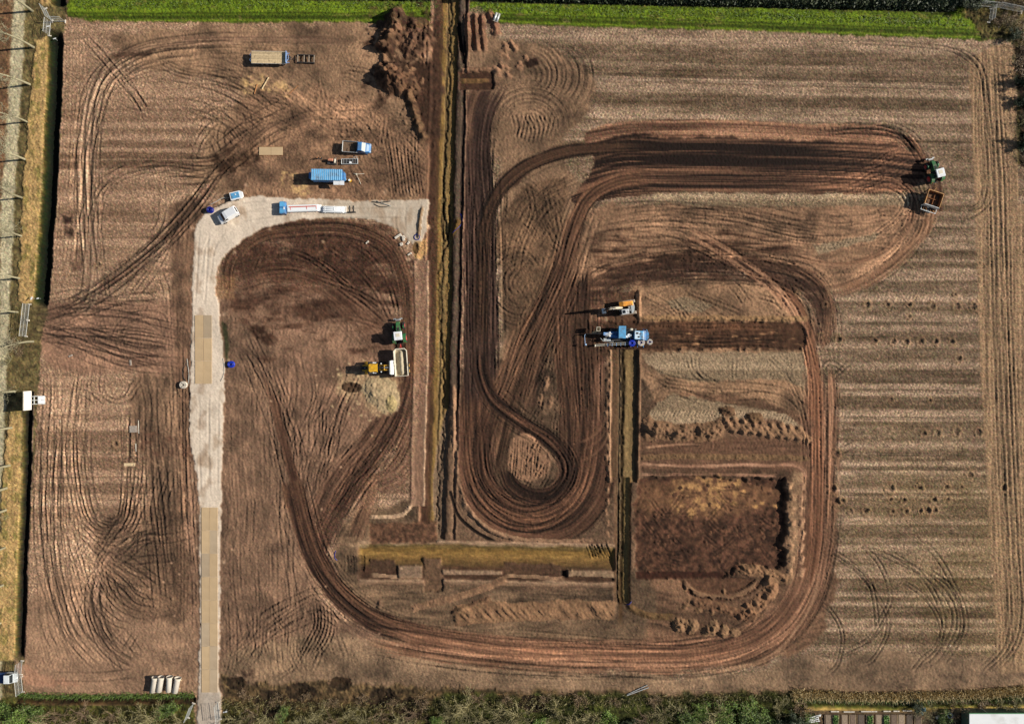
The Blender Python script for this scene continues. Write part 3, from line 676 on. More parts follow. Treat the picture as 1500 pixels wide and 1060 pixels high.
# right headland and turning circles on the stubble
for k, du in enumerate((-20, -14, -6, 0, 6, 13, 20)):
    wheels([(1452 + du * .5, 66), (1455 + du + 2 * math.sin(k), 150), (1459 + du, 280), (1465 + du + 3 * math.sin(k * 2), 460), (1472 + du, 640), (1479 + du, 800), (1484 + du, 905), (1486 + du, 980)], 4, 1.1, .03, .88, 20, k, .3)
m = poly([(1419, 88), (1440, 74), (1470, 64), (1486, 70), (1492, 300), (1600, 300), (1600, 985), (1462, 985), (1450, 780), (1436, 540), (1428, 300)], 1.5, 1.2); 
w = np.where(m > .01); k_ = m[w][:, None]; nn = fbm(PX[w] / 2.2, PY[w] / 90, 3, 3)
C[w] = C[w] * (1 - .8 * k_) + .8 * k_ * (np.array((150, 124, 96), np.float32) * (1 + .17 * nn + .05 * sp[w])[:, None]); H[w] += .06 * nn * m[w]
for k, du in enumerate((-10, -2, 6, 12)):
    wheels([(1452 + du, 70), (1454 + du * 1.1, 150), (1462 + du, 280), (1467 + du, 460), (1474 + du, 640), (1482 + du, 800), (1487 + du, 900), (1474 + du, 950), (1440 + du, 985)], 5, 1.1, .05, .76, 20, k, .3)
T3 = [([(1395, 72), (1420, 82), (1436, 100), (1444, 140), (1450, 200)], 6, .08), ([(1260, 62), (1340, 66), (1400, 76), (1430, 96)], 5, .04), ([(1452, 270), (1448, 290), (1432, 308), (1412, 318)], 9, .08), ([(1436, 250), (1442, 275), (1436, 298), (1420, 308)], 6, .06),
      ([(1205, 800), (1240, 820), (1272, 850), (1282, 890), (1284, 920)], 5, .07), ([(1218, 812), (1258, 838), (1292, 885), (1300, 905), (1298, 930), (1275, 968), (1262, 974)], 4, .07), ([(1258, 795), (1285, 820), (1302, 860), (1303, 880), (1290, 905), (1272, 935), (1240, 952)], 5, .06),
      ([(1270, 802), (1330, 828), (1360, 845), (1388, 875), (1398, 900), (1395, 925), (1370, 965), (1345, 980)], 6, .08), ([(1300, 805), (1348, 840), (1376, 885), (1382, 915), (1372, 945), (1350, 965), (1335, 985)], 5, .07), ([(1320, 850), (1350, 870), (1370, 895), (1379, 920), (1376, 945), (1355, 972)], 4, .06),
      ([(1356, 795), (1380, 825), (1398, 860), (1412, 895), (1414, 920), (1400, 945), (1380, 972)], 6, .07), ([(1200, 880), (1220, 898), (1233, 925), (1233, 950), (1225, 975), (1212, 988)], 4, .08), ([(1360, 835), (1392, 858), (1406, 890), (1408, 925), (1395, 950)], 4, .07),
      ([(1235, 960), (1262, 948), (1285, 925), (1300, 900)], 3, .05), ([(1200, 545), (1215, 530), (1240, 545)], 5, .05), ([(1212, 560), (1228, 545), (1245, 530)], 5, .06), ([(1222, 665), (1245, 654), (1262, 646)], 8, .05), ([(1210, 690), (1226, 700)], 6, .07), ([(1340, 788), (1356, 800)], 4, .06)]
for k, (p, g, d) in enumerate(T3): wheels(p, g, .95, d * .85, .66, 12, k, .15)
# ploughing furrow lines across the right field
for v_ in (121, 128, 208, 472, 571, 611, 664, 684, 723, 867):
    wheels([(860 if v_ < 200 else (1225 if v_ > 400 else 1330), v_ - (13 if v_ < 200 else 0)), (1420, v_ + 3)], 2.4, .8, .03, .8, 20, v_, .1)
# fans of turning marks beside the top of the main trench
def fan(cu, cv, r0, r1, a0, a1, n, gap=7, d=.08, squash=1.0, seed=0, tone=.8):
    for k in range(n):
        r = r0 + (r1 - r0) * k / max(1, n - 1) + RNG.normal(0, 1)
        aa = np.radians(np.linspace(a0 + RNG.normal(0, 6), a1 + RNG.normal(0, 6), 7))
        wheels([(cu + r * math.cos(q), cv + squash * r * math.sin(q)) for q in aa], gap, 1.2, d, tone, 10, seed + k, .4)
fan(768, 110, 14, 58, -75, 45, 7, 7, .05, .9, 1, .84)
fan(800, 112, 34, 64, -50, 50, 4, 8, .055, .95, 3, .74)
fan(775, 185, 24, 66, -165, 5, 10, 6, .04, .95, 4, .86)
fan(730, 260, 10, 60, 150, 270, 4, 6, .05, 1, 5, .88)
for k in range(9):
    u_ = 752 + k * 6
    wheels([(u_, 212 - abs(k - 4) * 3), (u_ + 4, 190), (u_ + 10 * math.sin(k), 166)], 5, 1.1, .08, .84, 6, k, .5)
for k in range(22):
    u_, v_ = RNG.uniform(745, 840), RNG.uniform(240, 420); an = RNG.choice([.9, 1.2, 2.2, 1.6]) + RNG.normal(0, .15); ln_ = RNG.uniform(25, 70)
    wheels([(u_, v_), (u_ + ln_ * .5 * math.cos(an) + RNG.normal(0, 3), v_ + ln_ * .5 * math.sin(an)), (u_ + ln_ * math.cos(an), v_ + ln_ * math.sin(an))], 6, 1.1, .05, .86, 12, k, .5)
fan(760, 415, 14, 48, 60, 280, 6, 5, .06, 1.2, 2, .88)
# scuffed stretches in the centre of the site
for k in range(40):
    u_, v_ = RNG.uniform(760, 835), RNG.uniform(450, 690)
    wheels([(u_, v_), (u_ - RNG.uniform(0, 6), v_ + 18), (u_ - RNG.uniform(4, 20), v_ + 42)], 4, 1.2, .09, .84, 10, k, .7)
for k in range(46):
    u_, v_ = RNG.uniform(880, 1330), RNG.uniform(306, 400)
    ln_ = RNG.uniform(40, 130)
    wheels([(u_, v_), (u_ + ln_ * .5, v_ + RNG.normal(0, 4)), (u_ + ln_, v_ + RNG.normal(4, 6))], RNG.choice([5, 9, 12]), 1.3, .04, .86, 25, k, .5)
for k in range(26):
    u_, v_ = RNG.uniform(935, 1150), RNG.uniform(412, 470)
    an = RNG.choice([.35, .9, -.25, .55]); ln_ = RNG.uniform(30, 80)
    wheels([(u_, v_), (u_ + ln_ * .5 * math.cos(an), v_ + ln_ * .5 * math.sin(an) - 3), (u_ + ln_ * math.cos(an), v_ + ln_ * math.sin(an))], RNG.choice([5, 8, 11]), 1.2, .06, .85, 12, k, .5)
# ============================================================ 4. haul roads (moist, rutted, dark)
D0, D1 = (58, 40, 32), (104, 76, 58)          # wet dark soil
M0, M1 = (84, 60, 46), (142, 106, 82)         # half-dry
# soil stripped dark inside the rounded corner of the access road
m = poly([(332, 392), (345, 362), (385, 336), (440, 326), (520, 324), (560, 332), (590, 356), (606, 398), (609, 470), (605, 540), (598, 470), (560, 462), (500, 462), (450, 470), (390, 455), (335, 440)], 16, 14, True, 20, 4)
m = m * np.clip(.55 + .9 * fbm(PX / 30, PY / 9, 4, 4) + .6 * sstep(440, 380, PY), 0, 1)
paint(m, (90, 64, 50), .25, 6)
H += m * .06 * fbm(PX / 9, PY / 5, 5, 3)
m = poly([(340, 440), (420, 430), (520, 450), (570, 480), (560, 520), (480, 500), (400, 530), (350, 520)], 14, 12, True, 20, 4) * np.clip(-.1 + 1.3 * fbm(PX / 26, PY / 12, 6, 4), 0, 1)
paint(m, (88, 62, 48), .2, 6)
haul([(336, 430), (338, 388), (372, 346), (440, 332), (520, 336), (570, 362), (592, 410), (598, 480), (597, 560), (585, 620)], 12, 14, (72, 50, 38), (128, 96, 74), .9, .03, .05, 2.0, 120, 4, (10, 20), 1)
haul([(340, 410), (400, 395), (470, 410), (540, 470), (578, 510)], 30, 24, (78, 55, 42), (140, 104, 82), .55, .02, .05, 2.5, 90, 14, (20, 30), 3, .05)
for k, p in enumerate([[(405, 365), (440, 372), (480, 398), (512, 420)], [(480, 362), (520, 392), (552, 430), (572, 470)], [(505, 350), (545, 380), (570, 420), (582, 460)], [(430, 370), (470, 385), (520, 430), (565, 470)],
                       [(380, 400), (430, 398), (480, 412), (530, 432), (560, 450)], [(470, 400), (500, 425), (540, 455)], [(390, 382), (375, 395), (384, 372)], [(500, 462), (530, 470), (560, 480)]]):
    wheels(p, 5, 1.2, .09, .8, 14, k, .3)
# fan from the inner track down to the outer haul road
haul([(605, 470), (606, 540), (603, 600), (592, 650), (572, 690), (540, 706)], 9, 8, (86, 62, 48), (146, 112, 90), .9, .04, .07, 2.4, 100, 2, (10, 6), 5)
haul([(592, 480), (592, 560), (580, 610), (548, 660), (505, 720), (470, 780), (462, 820)], 17, 18, D0, (118, 86, 67), .95, .04, .07, 2.2, 130, 4, (10, 10), 6, .06)
haul([(570, 600), (540, 640), (500, 690), (472, 730), (455, 770)], 10, 6, (74, 53, 42), (132, 99, 78), .8, .04, .07, 2.0, 60, 3, (16, 14), 7)
haul([(545, 690), (540, 730), (520, 790)], 16, 12, (80, 58, 46), (138, 105, 82), .85, .04, .08, 2.5, 90, 4, (14, 10), 8)
haul([(604, 590), (600, 650), (580, 688), (548, 702)], 6, 30, (88, 66, 52), (146, 114, 92), .85, .03, .06, 2.4, 120, 4, (12, 6), 9)
haul([(596, 560), (572, 630), (530, 690), (488, 750), (464, 806)], 24, 26, (80, 57, 45), (136, 103, 82), .75, .03, .05, 2.4, 120, 12, (24, 20), 41)
haul([(560, 640), (510, 676), (480, 716), (466, 770)], 20, 14, (92, 68, 54), (148, 114, 92), .6, .03, .06, 2.2, 80, 10, (24, 20), 42)
fam([(590, 590), (560, 650), (512, 710), (470, 790)], 22, 20, (5, 9), (.04, .07), (.74, 1.1), 3, 43, .35)
# outer haul road, from the left spur round the bottom and up the right side
haul([(398, 570), (408, 620), (424, 680), (442, 745), (458, 800)], 6, 9, (70, 48, 38), (112, 82, 64), .95, .06, .04, 2.0, 150, 2, (30, 6), 10, .05)
haul([(386, 540), (396, 585), (410, 640), (430, 720)], 3, 3, (86, 60, 46), (130, 98, 78), .7, .04, .04, 1.6, 150, 1.5, (20, 30), 11)
haul([(430, 700), (447, 770), (466, 822), (500, 872), (548, 906), (605, 926), (690, 942), (800, 950), (900, 955)], 19, 16, D0, (118, 86, 66), .97, .06, .06, 2.2, 200, 3, (10, 150), 12, -.02, name='haul_road')
haul([(540, 918), (640, 936), (760, 948), (900, 952), (1010, 952), (1085, 938), (1140, 908), (1172, 860), (1186, 800), (1192, 720), (1195, 620), (1196, 540)], 36, 20, (98, 70, 53), (162, 122, 96), .92, .04, .05, 2.6, 240, 6, (60, 30), 13, 0, name='haul_road')
haul([(580, 930), (760, 952), (920, 956), (1020, 954), (1092, 938), (1144, 904), (1172, 850)], 16, 16, (82, 58, 45), (142, 104, 80), .6, .03, .05, 2.2, 200, 5, (40, 40), 14)
haul([(1020, 985), (1090, 975), (1130, 960), (1168, 920), (1192, 876), (1202, 840)], 5, 6, (110, 82, 62), (172, 138, 110), .8, .02, .07, 2.2, 140, 3, (30, 20), 2)
haul([(1030, 350), (1090, 386), (1140, 420), (1176, 468), (1190, 530), (1196, 620), (1197, 720), (1194, 800), (1184, 860)], 11, 11, (96, 66, 48), (140, 100, 76), .95, .05, .06, 2.6, 260, 2, (40, 30), 15, 0, name='haul_road')
haul([(1000, 335), (1060, 366), (1110, 402), (1150, 440), (1174, 484)], 9, 9, (128, 92, 70), (176, 138, 110), .8, .02, .05, 2.2, 180, 2, (30, 20), 16, .1)
for k, (p, g) in enumerate([([(1208, 520), (1209, 620), (1209, 720), (1206, 800), (1197, 870)], 3), ([(1183, 530), (1185, 620), (1184, 700)], 3)]):
    wheels(p, g, 1.0, .06, .75, 60, k, .1)
for k in range(6):
    a_ = k * 9.0
    wheels([(1120 + a_ * .4, 516 + a_ * .3), (1150 + a_ * .5, 550 + a_ * .5), (1174 + a_ * .2, 600 + a_ * .8), (1183, 660)], 4, 1.1, .035, .92, 16, k, .4)
for k, p in enumerate([[(945, 540), (980, 556), (1030, 562), (1100, 566), (1150, 575), (1178, 600)], [(960, 550), (1000, 575), (1060, 582), (1120, 580), (1165, 596)], [(940, 580), (965, 562), (1000, 566), (1050, 580)], [(964, 600), (968, 580), (985, 573), (1010, 580), (1050, 595), (1100, 598)],
                       [(1075, 525), (1074, 556)], [(1090, 525), (1090, 556)], [(1008, 520), (1012, 540), (1030, 560)], [(1020, 520), (1024, 545), (1056, 566)], [(985, 440), (996, 455), (1000, 468)], [(1005, 428), (1040, 440), (1090, 460)]]):
    wheels(p, 10 if k < 4 else 5, 1.5, .08, .84, 8, k, .3)
# upper arc round the drainage machine
haul([(846, 470), (858, 438), (890, 412), (950, 400), (1030, 396), (1110, 398), (1165, 410), (1196, 440), (1204, 480), (1203, 510)], 20, 26, (70, 49, 38), (136, 101, 79), .88, .03, .05, 2.5, 130, 14, (14, 30), 17, -.02, name='haul_road')
haul([(1120, 392), (1180, 404), (1206, 436), (1208, 480), (1200, 510)], 6, 12, (92, 68, 52), (142, 108, 85), .85, .03, .06, 2.4, 160, 3, (40, 10), 18)
m = poly([(870, 345), (960, 340), (1150, 355), (1170, 380), (1040, 378), (900, 395), (870, 380)], 10, 10, True, 14, 2)
m2 = m * np.clip(0.35 + 1.1 * fbm(PX / 40, PY / 5, 5, 3), 0, 1); paint(m2, (88, 63, 48), .15, 8)
for (u_, v_, r_) in ((912, 350, 6), (901, 346, 3), (990, 390, 4), (938, 372, 6), (1008, 372, 7), (1050, 373, 6), (1300, 362, 6), (970, 380, 12), (1090, 385, 14), (880, 392, 10), (1150, 392, 10)):
    mk = poly([(u_ - r_ * 1.6, v_ - r_ * .4), (u_ + r_ * 1.7, v_ - r_ * .4), (u_ + r_ * 1.4, v_ + r_ * .5), (u_ - r_ * 1.5, v_ + r_ * .4)], 2.5, 4.0, True, 5) * np.clip(.4 + 1.0 * fbm(PX / 8, PY / 2.2, 5, 3), 0, .9); paint(mk, (66, 47, 36), .15, 3)
fam([(860, 330), (960, 316), (1080, 325), (1200, 345), (1300, 330), (1350, 290)], 14, 14, (6, 11), (0.024, 0.048), (0.81, .92), 5, 21, .4)
fam([(870, 400), (960, 378), (1080, 372), (1180, 385), (1230, 420)], 12, 10, (6, 11), (0.024, 0.048), (0.79, .9), 4, 22, .4)
fam([(900, 340), (990, 345), (1070, 385), (1140, 430)], 9, 10, (8, 12), (0.024, 0.042), (0.83, .92), 4, 23, .3)
fam([(1190, 430), (1260, 415), (1320, 372), (1360, 310)], 9, 9, (8, 12), (0.030, 0.054), (0.79, 1.2), 3, 24, .25)
haul([(1200, 430), (1250, 418), (1300, 390), (1345, 345), (1365, 312)], 14, 10, (120, 88, 66), (176, 138, 110), .75, .02, .07, 2.4, 150, 4, (40, 10), 19)
haul([(1375, 312), (1372, 268), (1352, 236), (1340, 214), (1318, 196)], 9, 12, (76, 52, 40), (140, 104, 80), .85, .03, .07, 2.2, 60, 3, (6, 16), 20)
haul([(1150, 372), (1230, 388), (1290, 372), (1330, 330), (1338, 290), (1318, 262), (1270, 250)], 6, 6, (128, 94, 72), (176, 138, 110), .7, .02, .07, 2.0, 120, 3, (20, 30), 4)
# the wide band across the top: brown shoulder, then the dark lane, drying out towards its turning end
def band(guide, w, outline, dk_, lt_, dry, base, soft=3, wob=3, rutf=.035, seed=2, name=None, a=1.0):
    m = poly(outline, soft, wob, True, 14, seed + 1) * a
    idx, s, t, ln = ribbon(guide, w)
    mm_ = m.reshape(-1)[idx] * sstep(0, .25, m.reshape(-1)[idx] + .25 * vnoise(t / 1.7, s / 60, seed + 8) )
    st = 1.0 * vnoise(t / 3.0 + vnoise(s / 60, t * 0, 3), s / 170, seed) + .9 * vnoise(t / 1.4, s / 110, seed + 2) + .9 * vnoise(t / 8, s / 260, seed + 4)
    rd = sstep(dry[0], dry[1], s + 70 * vnoise(t / 5, s / 100, seed + 5))
    kk = np.clip(base + .40 * st + dry[2] * rd, 0, 1)[:, None]
    Cf[idx] = Cf[idx] * (1 - mm_[:, None]) + mm_[:, None] * (np.array(dk_, np.float32) * (1 - kk) + np.array(lt_, np.float32) * kk)
    Hf[idx] += mm_ * (-.03 + rutf * st)
    if name: Lf[idx[mm_ > .5]] = LI[name]
WG = [(800, 275), (840, 256), (900, 243), (1000, 240), (1100, 241), (1240, 245), (1360, 252)]
band([(800, 205), (900, 190), (1000, 186), (1150, 190), (1340, 205)], 22, [(856, 196), (890, 182), (960, 175), (1120, 178), (1200, 182), (1300, 186), (1338, 212), (1300, 216), (1100, 208), (900, 208), (860, 214)], (84, 60, 47), (164, 126, 100), (120, 330, .35), .38, 2, 2, .03, 4)
band(WG, 46, [(880, 206), (1000, 201), (1200, 206), (1320, 214), (1356, 246), (1330, 276), (1200, 283), (960, 284), (850, 302), (838, 290), (866, 250)], (50, 35, 28), (156, 116, 90), (280, 520, .42), .22, 3, 3, .035, 2, 'haul_road')
# sweeping wheel lines where the tractors turn
for k in range(15):
    r_ = k / 14.0
    wheels([(1150 + 40 * r_, 284 - 60 * r_ + 3 * math.sin(k * 3)), (1240 + 20 * r_, 278 - 66 * r_), (1300 + 10 * r_, 262 - 58 * r_), (1336 + 6 * r_, 240 - 36 * r_), (1352 + 4 * r_, 236 - 8 * r_)], 4, 1.1, .04, 1.08 if k % 3 else .75, 40, k, .2)
fam([(1180, 280), (1250, 268), (1300, 240), (1334, 222), (1356, 236)], 14, 10, (4, 8), (.03, .06), (.8, 1.08), 3, 51, .3)
fam([(1180, 190), (1270, 188), (1320, 198), (1346, 230), (1362, 262)], 10, 7, (4, 8), (.03, .06), (.74, 1.15), 2, 52, .3)
fam([(1240, 285), (1300, 268), (1330, 290), (1326, 330), (1290, 362)], 10, 9, (4, 8), (.03, .06), (.78, 1.06), 3, 53, .3)
for k in range(6):
    wheels([(1200, 196 - k * 2), (1270, 190 - k * 1.5), (1308, 186 + k * 1.5), (1332 - k, 204 + k * 2), (1346 - k, 232)], 3, 1.0, .06, .78, 30, k, .2)
for k in range(7):
    wheels([(1210, 292 - k), (1280, 280 - k), (1322, 272 + k * 2), (1338 - k * 2.5, 292 + k), (1330 - k * 3, 316), (1296 - k * 4, 348)], 4, 1.1, .06, .8 if k % 2 else 1.15, 16, k, .3)
# left lane: straight band down from the turning area
haul([(722, 118), (700, 160), (692, 220), (698, 320), (700, 460), (700, 600), (698, 690)], 24, 30, (60, 43, 37), (98, 74, 63), .95, .05, .045, 2.4, 320, 3, (40, 40), 22, 0, name='haul_road')
haul([(738, 120), (700, 128), (686, 170), (680, 220)], 6, 10, (88, 64, 50), (140, 108, 86), .8, .03, .07, 2.0, 90, 3, (20, 20), 23)
for k, u_ in enumerate((690, 712, 719, 738)):
    wheels([(u_ + 6, 240), (u_, 330), (u_, 440), (u_ - 1, 520)], 2.4, .9, .08, .75 if k != 2 else 1.25, 40, k, .1)
# middle lane
haul([(838, 392), (838, 470), (846, 560), (850, 640), (846, 700)], 32, 34, (62, 44, 34), (112, 82, 63), .95, .05, .055, 2.4, 260, 3, (30, 30), 24, 0, name='haul_road')
haul([(876, 400), (878, 520), (876, 620), (870, 700)], 14, 12, (84, 60, 46), (136, 101, 80), .8, .03, .05, 2.4, 200, 4, (40, 40), 25)
# curved branch from the wide band down to the diagonal
haul([(960, 258), (900, 266), (862, 290), (840, 330), (830, 372), (812, 410), (786, 462), (752, 528), (722, 596), (700, 660), (690, 700)], 13, 15, (64, 45, 34), (126, 92, 70), .93, .05, .06, 2.2, 180, 3, (40, 30), 26, .02, name='haul_road')
haul([(836, 350), (806, 430), (770, 510), (740, 590), (722, 660), (716, 700)], 20, 28, (70, 50, 38), (128, 96, 74), .78, .03, .07, 2.2, 140, 7, (40, 40), 18)
haul([(842, 330), (824, 400), (800, 470), (785, 540), (772, 610)], 14, 14, (76, 54, 42), (134, 100, 78), .65, .03, .07, 2.2, 120, 6, (30, 40), 9)
haul([(770, 470), (745, 540), (715, 610), (700, 660)], 18, 16, (86, 62, 48), (140, 106, 82), .6, .03, .06, 2.2, 120, 4, (40, 30), 8)
# upper branch from the wide band round into the left lane
haul([(960, 214), (880, 216), (820, 224), (770, 244), (732, 278), (712, 322), (706, 380), (703, 460), (703, 530)], 11, 13, (54, 38, 29), (96, 70, 53), .97, .06, .05, 2.0, 220, 2.5, (60, 60), 27, 0, name='haul_road')
fam([(860, 280), (834, 340), (812, 410), (770, 500), (735, 590), (712, 680)], 16, 17, (7, 11), (0.030, 0.060), (0.77, 1.15), 4, 31, .3)
fam([(845, 380), (842, 480), (848, 580), (850, 680)], 14, 20, (7, 11), (0.030, 0.054), (0.77, 1.12), 3, 32, .4)
fam([(700, 150), (696, 260), (702, 380), (702, 520), (700, 640)], 14, 15, (7, 11), (0.030, 0.048), (0.77, 1.12), 3, 33, .4)
fam([(900, 250), (850, 270), (800, 300), (770, 350), (752, 420)], 8, 16, (6, 10), (0.030, 0.048), (0.81, .92), 5, 34, .3)
# the swirl and its tight inner loop
haul([(688, 560), (690, 640), (700, 705), (728, 748), (774, 764), (822, 750), (852, 712), (864, 660), (868, 600)], 30, 24, (66, 46, 36), (124, 89, 68), .95, .05, .06, 2.4, 150, 4, (40, 40), 28, 0, name='haul_road')
haul([(672, 600), (670, 690), (690, 752), (732, 782), (782, 790), (836, 780), (880, 735), (894, 670)], 12, 12, (86, 60, 46), (142, 104, 82), .85, .03, .06, 2.2, 120, 4, (30, 30), 29)
haul([(720, 600), (706, 650), (712, 700), (744, 732), (782, 736), (816, 720), (834, 690)], 16, 15, (58, 40, 31), (116, 83, 64), .9, .05, .07, 2.2, 110, 4, (30, 10), 30, 0, name='haul_road')
haul([(702, 500), (706, 550), (724, 588), (764, 618), (806, 646), (830, 676), (828, 706), (806, 726), (776, 726), (750, 710), (740, 680)], 13, 12, (52, 36, 28), (106, 76, 59), .98, .07, .07, 2.2, 150, 2, (40, 16), 31, 0, name='haul_road')
m = poly([(752, 640), (772, 634), (792, 650), (806, 672), (804, 690), (786, 702), (762, 702), (745, 688), (744, 662)], 1.5, 1.5, True); paint(m, (146, 114, 90), .12, 6); H += m * .12
for k in range(7): wheels([(757 + k * 7, 640 + k * 3), (755 + k * 7.5, 668), (752 + k * 7.5, 698)], 3, 1.1, .12, .74, 5, k, .4)
for k, off in enumerate((0, 7, 14)):
    haul([(895, 585 + off * 2), (884, 622 + off * 2), (866, 640 + off * 2), (846, 650 + off * 2)], 2, 2, (104, 76, 58), (156, 118, 92), .7, .0, .1, 2, 60, 1, (10, 10), 32 + k)
fam([(690, 620), (705, 710), (750, 752), (800, 752), (845, 705), (856, 630)], 16, 14, (6, 10), (0.030, 0.060), (0.73, 1.2), 3, 35, .3)
fam([(710, 560), (760, 612), (810, 648), (832, 690), (806, 724), (770, 722)], 8, 8, (6, 9), (0.036, 0.060), (0.73, 1.2), 2, 36, .25)
fam([(560, 920), (700, 945), (880, 955), (1020, 954), (1110, 925), (1172, 850)], 18, 20, (7, 12), (0.030, 0.054), (0.77, 1.18), 4, 37, .45)
fam([(432, 705), (466, 822), (540, 900), (640, 936)], 10, 13, (7, 11), (0.030, 0.054), (0.77, 1.12), 3, 38, .3)
fam([(1030, 352), (1140, 420), (1188, 520), (1196, 640), (1194, 800)], 8, 10, (7, 11), (0.030, 0.048), (0.79, 1.15), 3, 39, .3)
fam([(860, 440), (900, 405), (1000, 392), (1120, 400), (1190, 440), (1204, 500)], 14, 14, (7, 12), (0.030, 0.054), (0.77, 1.12), 4, 40, .35)
# torn clods near the middle lane
for (u_, v_, ru, rv, h_) in ((800, 562, 5, 12, .3), (792, 585, 4, 9, .25), (806, 590, 4, 10, .3), (801, 556, 4, 5, .35)):
    mound(u_, v_, ru, rv, h_, 10, .6, int(u_), .8, (132, 104, 82), None, 5)

m = poly([(850, 440), (880, 405), (950, 380), (1080, 376), (1180, 392), (1210, 430), (1206, 480), (1186, 440), (1100, 412), (960, 412), (900, 430), (862, 470)], 10, 8, True, 14, 2) * np.clip(.6 + .9 * fbm(PX / 50, PY / 6, 8, 4), 0, .9)
paint(m, (76, 54, 42), .2, 5)
# the pale diagonal track that joins the right-hand haul road
for k, off in enumerate((-7, -4, 4, 7)):
    p_ = offset([(1000, 336), (1040, 356), (1090, 388), (1130, 420), (1168, 466), (1186, 520)], off)
    idx, s, t, ln = ribbon(p_, 2.2); e = np.exp(-(t / 1.3) ** 2) * sstep(0, 40, s) * sstep(0, 60, ln - s) * np.clip(.8 + .4 * vnoise(s / 14, s * 0, k), 0, 1)
    Cf[idx] = Cf[idx] * (1 - .75 * e[:, None]) + .75 * e[:, None] * np.array((172, 134, 106), np.float32); Hf[idx] += -.05 * e
# ============================================================ 5. lower benches, cuts and trenches
# strip lane east of the drainage machine, half a metre down
m = poly([(936, 470), (1080, 470), (1170, 472), (1182, 490), (1172, 512), (1080, 510), (936, 514), (890, 512), (886, 472)], 2.2, 3.0, False, 8, 5)
H[:] = H * (1 - m) + m * (-.38 + .05 * fbm(PX / 7, PY / 3, 3, 3)); paint(m, (88, 63, 47), .2, 7); label(m, 'excavation')
m2 = m * np.clip(fbm(PX / 14, PY / 4, 7, 3) * 1.6 - .5, 0, .8) * sstep(960, 1000, PX) * sstep(482, 488, PY); paint(m2, (176, 136, 100), .1, 4)
fam([(890, 490), (980, 490), (1080, 491), (1186, 492)], 16, 11, (5, 9), (.04, .08), (.78, 1.12), 2, 44, .4)
m = poly([(884, 430), (934, 426), (934, 474), (890, 474)], 2, 1.5); H -= m * .3; paint(m * .8, (92, 66, 50), .15, 6)
m = poly([(846, 470), (930, 470), (930, 518), (898, 520), (846, 560)], 8, 5); paint(m * .8, (82, 59, 45), .15, 6)
for k in range(6): wheels([(866 + k * 11, 470), (864 + k * 11 + 2 * math.sin(k * 2), 490), (866 + k * 11, 520)], 5, 1.1, .06, .86, 12, k, .5)
ridge([(936, 466), (1060, 466), (1186, 467)], 4, .22, 3, (150, 120, 88), .6, 5)
ridge([(936, 424), (936, 468)], 3.5, .35, 4, (172, 136, 106), .4, 5)
# main trench, running down the middle of the site
YB = (138, 106, 62)
prof1 = [(-30, .0, (134, 104, 84)), (-27, .10, (158, 124, 98)), (-26, .05, (150, 116, 92)), (-24, -.28, (82, 58, 44)), (-17, -.32, (90, 64, 48)), (-11, -.36, (98, 74, 48)), (-9, -.48, (128, 98, 54)), (-6, -.60, YB),
         (-4.4, -.60, (140, 112, 72)), (-3.4, -.80, (92, 72, 46)), (-2.2, -.80, (92, 72, 46)), (-1.2, -.60, (144, 116, 76)), (6.5, -.58, YB), (9.5, -.52, (118, 94, 52)), (11.5, -.12, (86, 68, 46)), (13, .04, (92, 76, 64)),
         (16, .12, (104, 88, 74)), (20, .08, (96, 80, 66)), (21.5, -.2, (60, 45, 38)), (24, -.26, (56, 42, 36)), (25.5, .06, (120, 94, 76)), (26.6, .16, (158, 126, 102)), (28.5, .0, (70, 50, 42))]  # east wall and gap beyond its spoil: shadow painted into the colour
MT = [(661, -60), (660, 30), (657, 130), (654, 240), (651, 380), (648, 500), (645, 620), (642, 720), (640, 792)]
section(MT, prof1, 1, 1.1, 26, 'trench', (-11, 11), .14)
# ragged slot wandering along its floor, toned darker than the clay
idx, s, t, ln = ribbon([(660, -40), (659, 60), (657, 140), (652, 230), (648, 300), (653, 330), (655, 356), (646, 372), (644, 470), (649, 560), (647, 640), (642, 720), (640, 796)], 3.4)
tw = t + 1.6 * vnoise(s / 9, t * 0, 3) + .8 * vnoise(s / 3.5, t * 0, 4)
g = np.exp(-(tw / 1.0) ** 2); Hf[idx] -= .30 * g; Cf[idx] *= (1 - .35 * g)[:, None]
idx, s, t, ln = ribbon([(651, 290), (646, 320), (651, 352), (658, 336), (657, 300)], 3)
g = np.exp(-((t + vnoise(s / 6, t * 0, 5)) / 1.1) ** 2); Hf[idx] -= .25 * g; Cf[idx] *= (1 - .4 * g)[:, None]
for k in range(90):                      # slumped clods and tool marks in the cuttings
    v_ = RNG.uniform(0, 790); uc_ = np.interp(v_, [p_[1] for p_ in MT], [p_[0] for p_ in MT]); u_ = uc_ + RNG.choice([-7, -9, 6, 9, -20, -16, -23]) + RNG.normal(0, 1)
    mound(u_, v_, RNG.uniform(1.5, 3), RNG.uniform(2, 6), RNG.uniform(.08, .25), 0, .6, k, .8, None, None, 4)
ridge([(657, 348), (664, 340), (674, 318)], 4, .4, 3, (112, 88, 50), .5, 4)
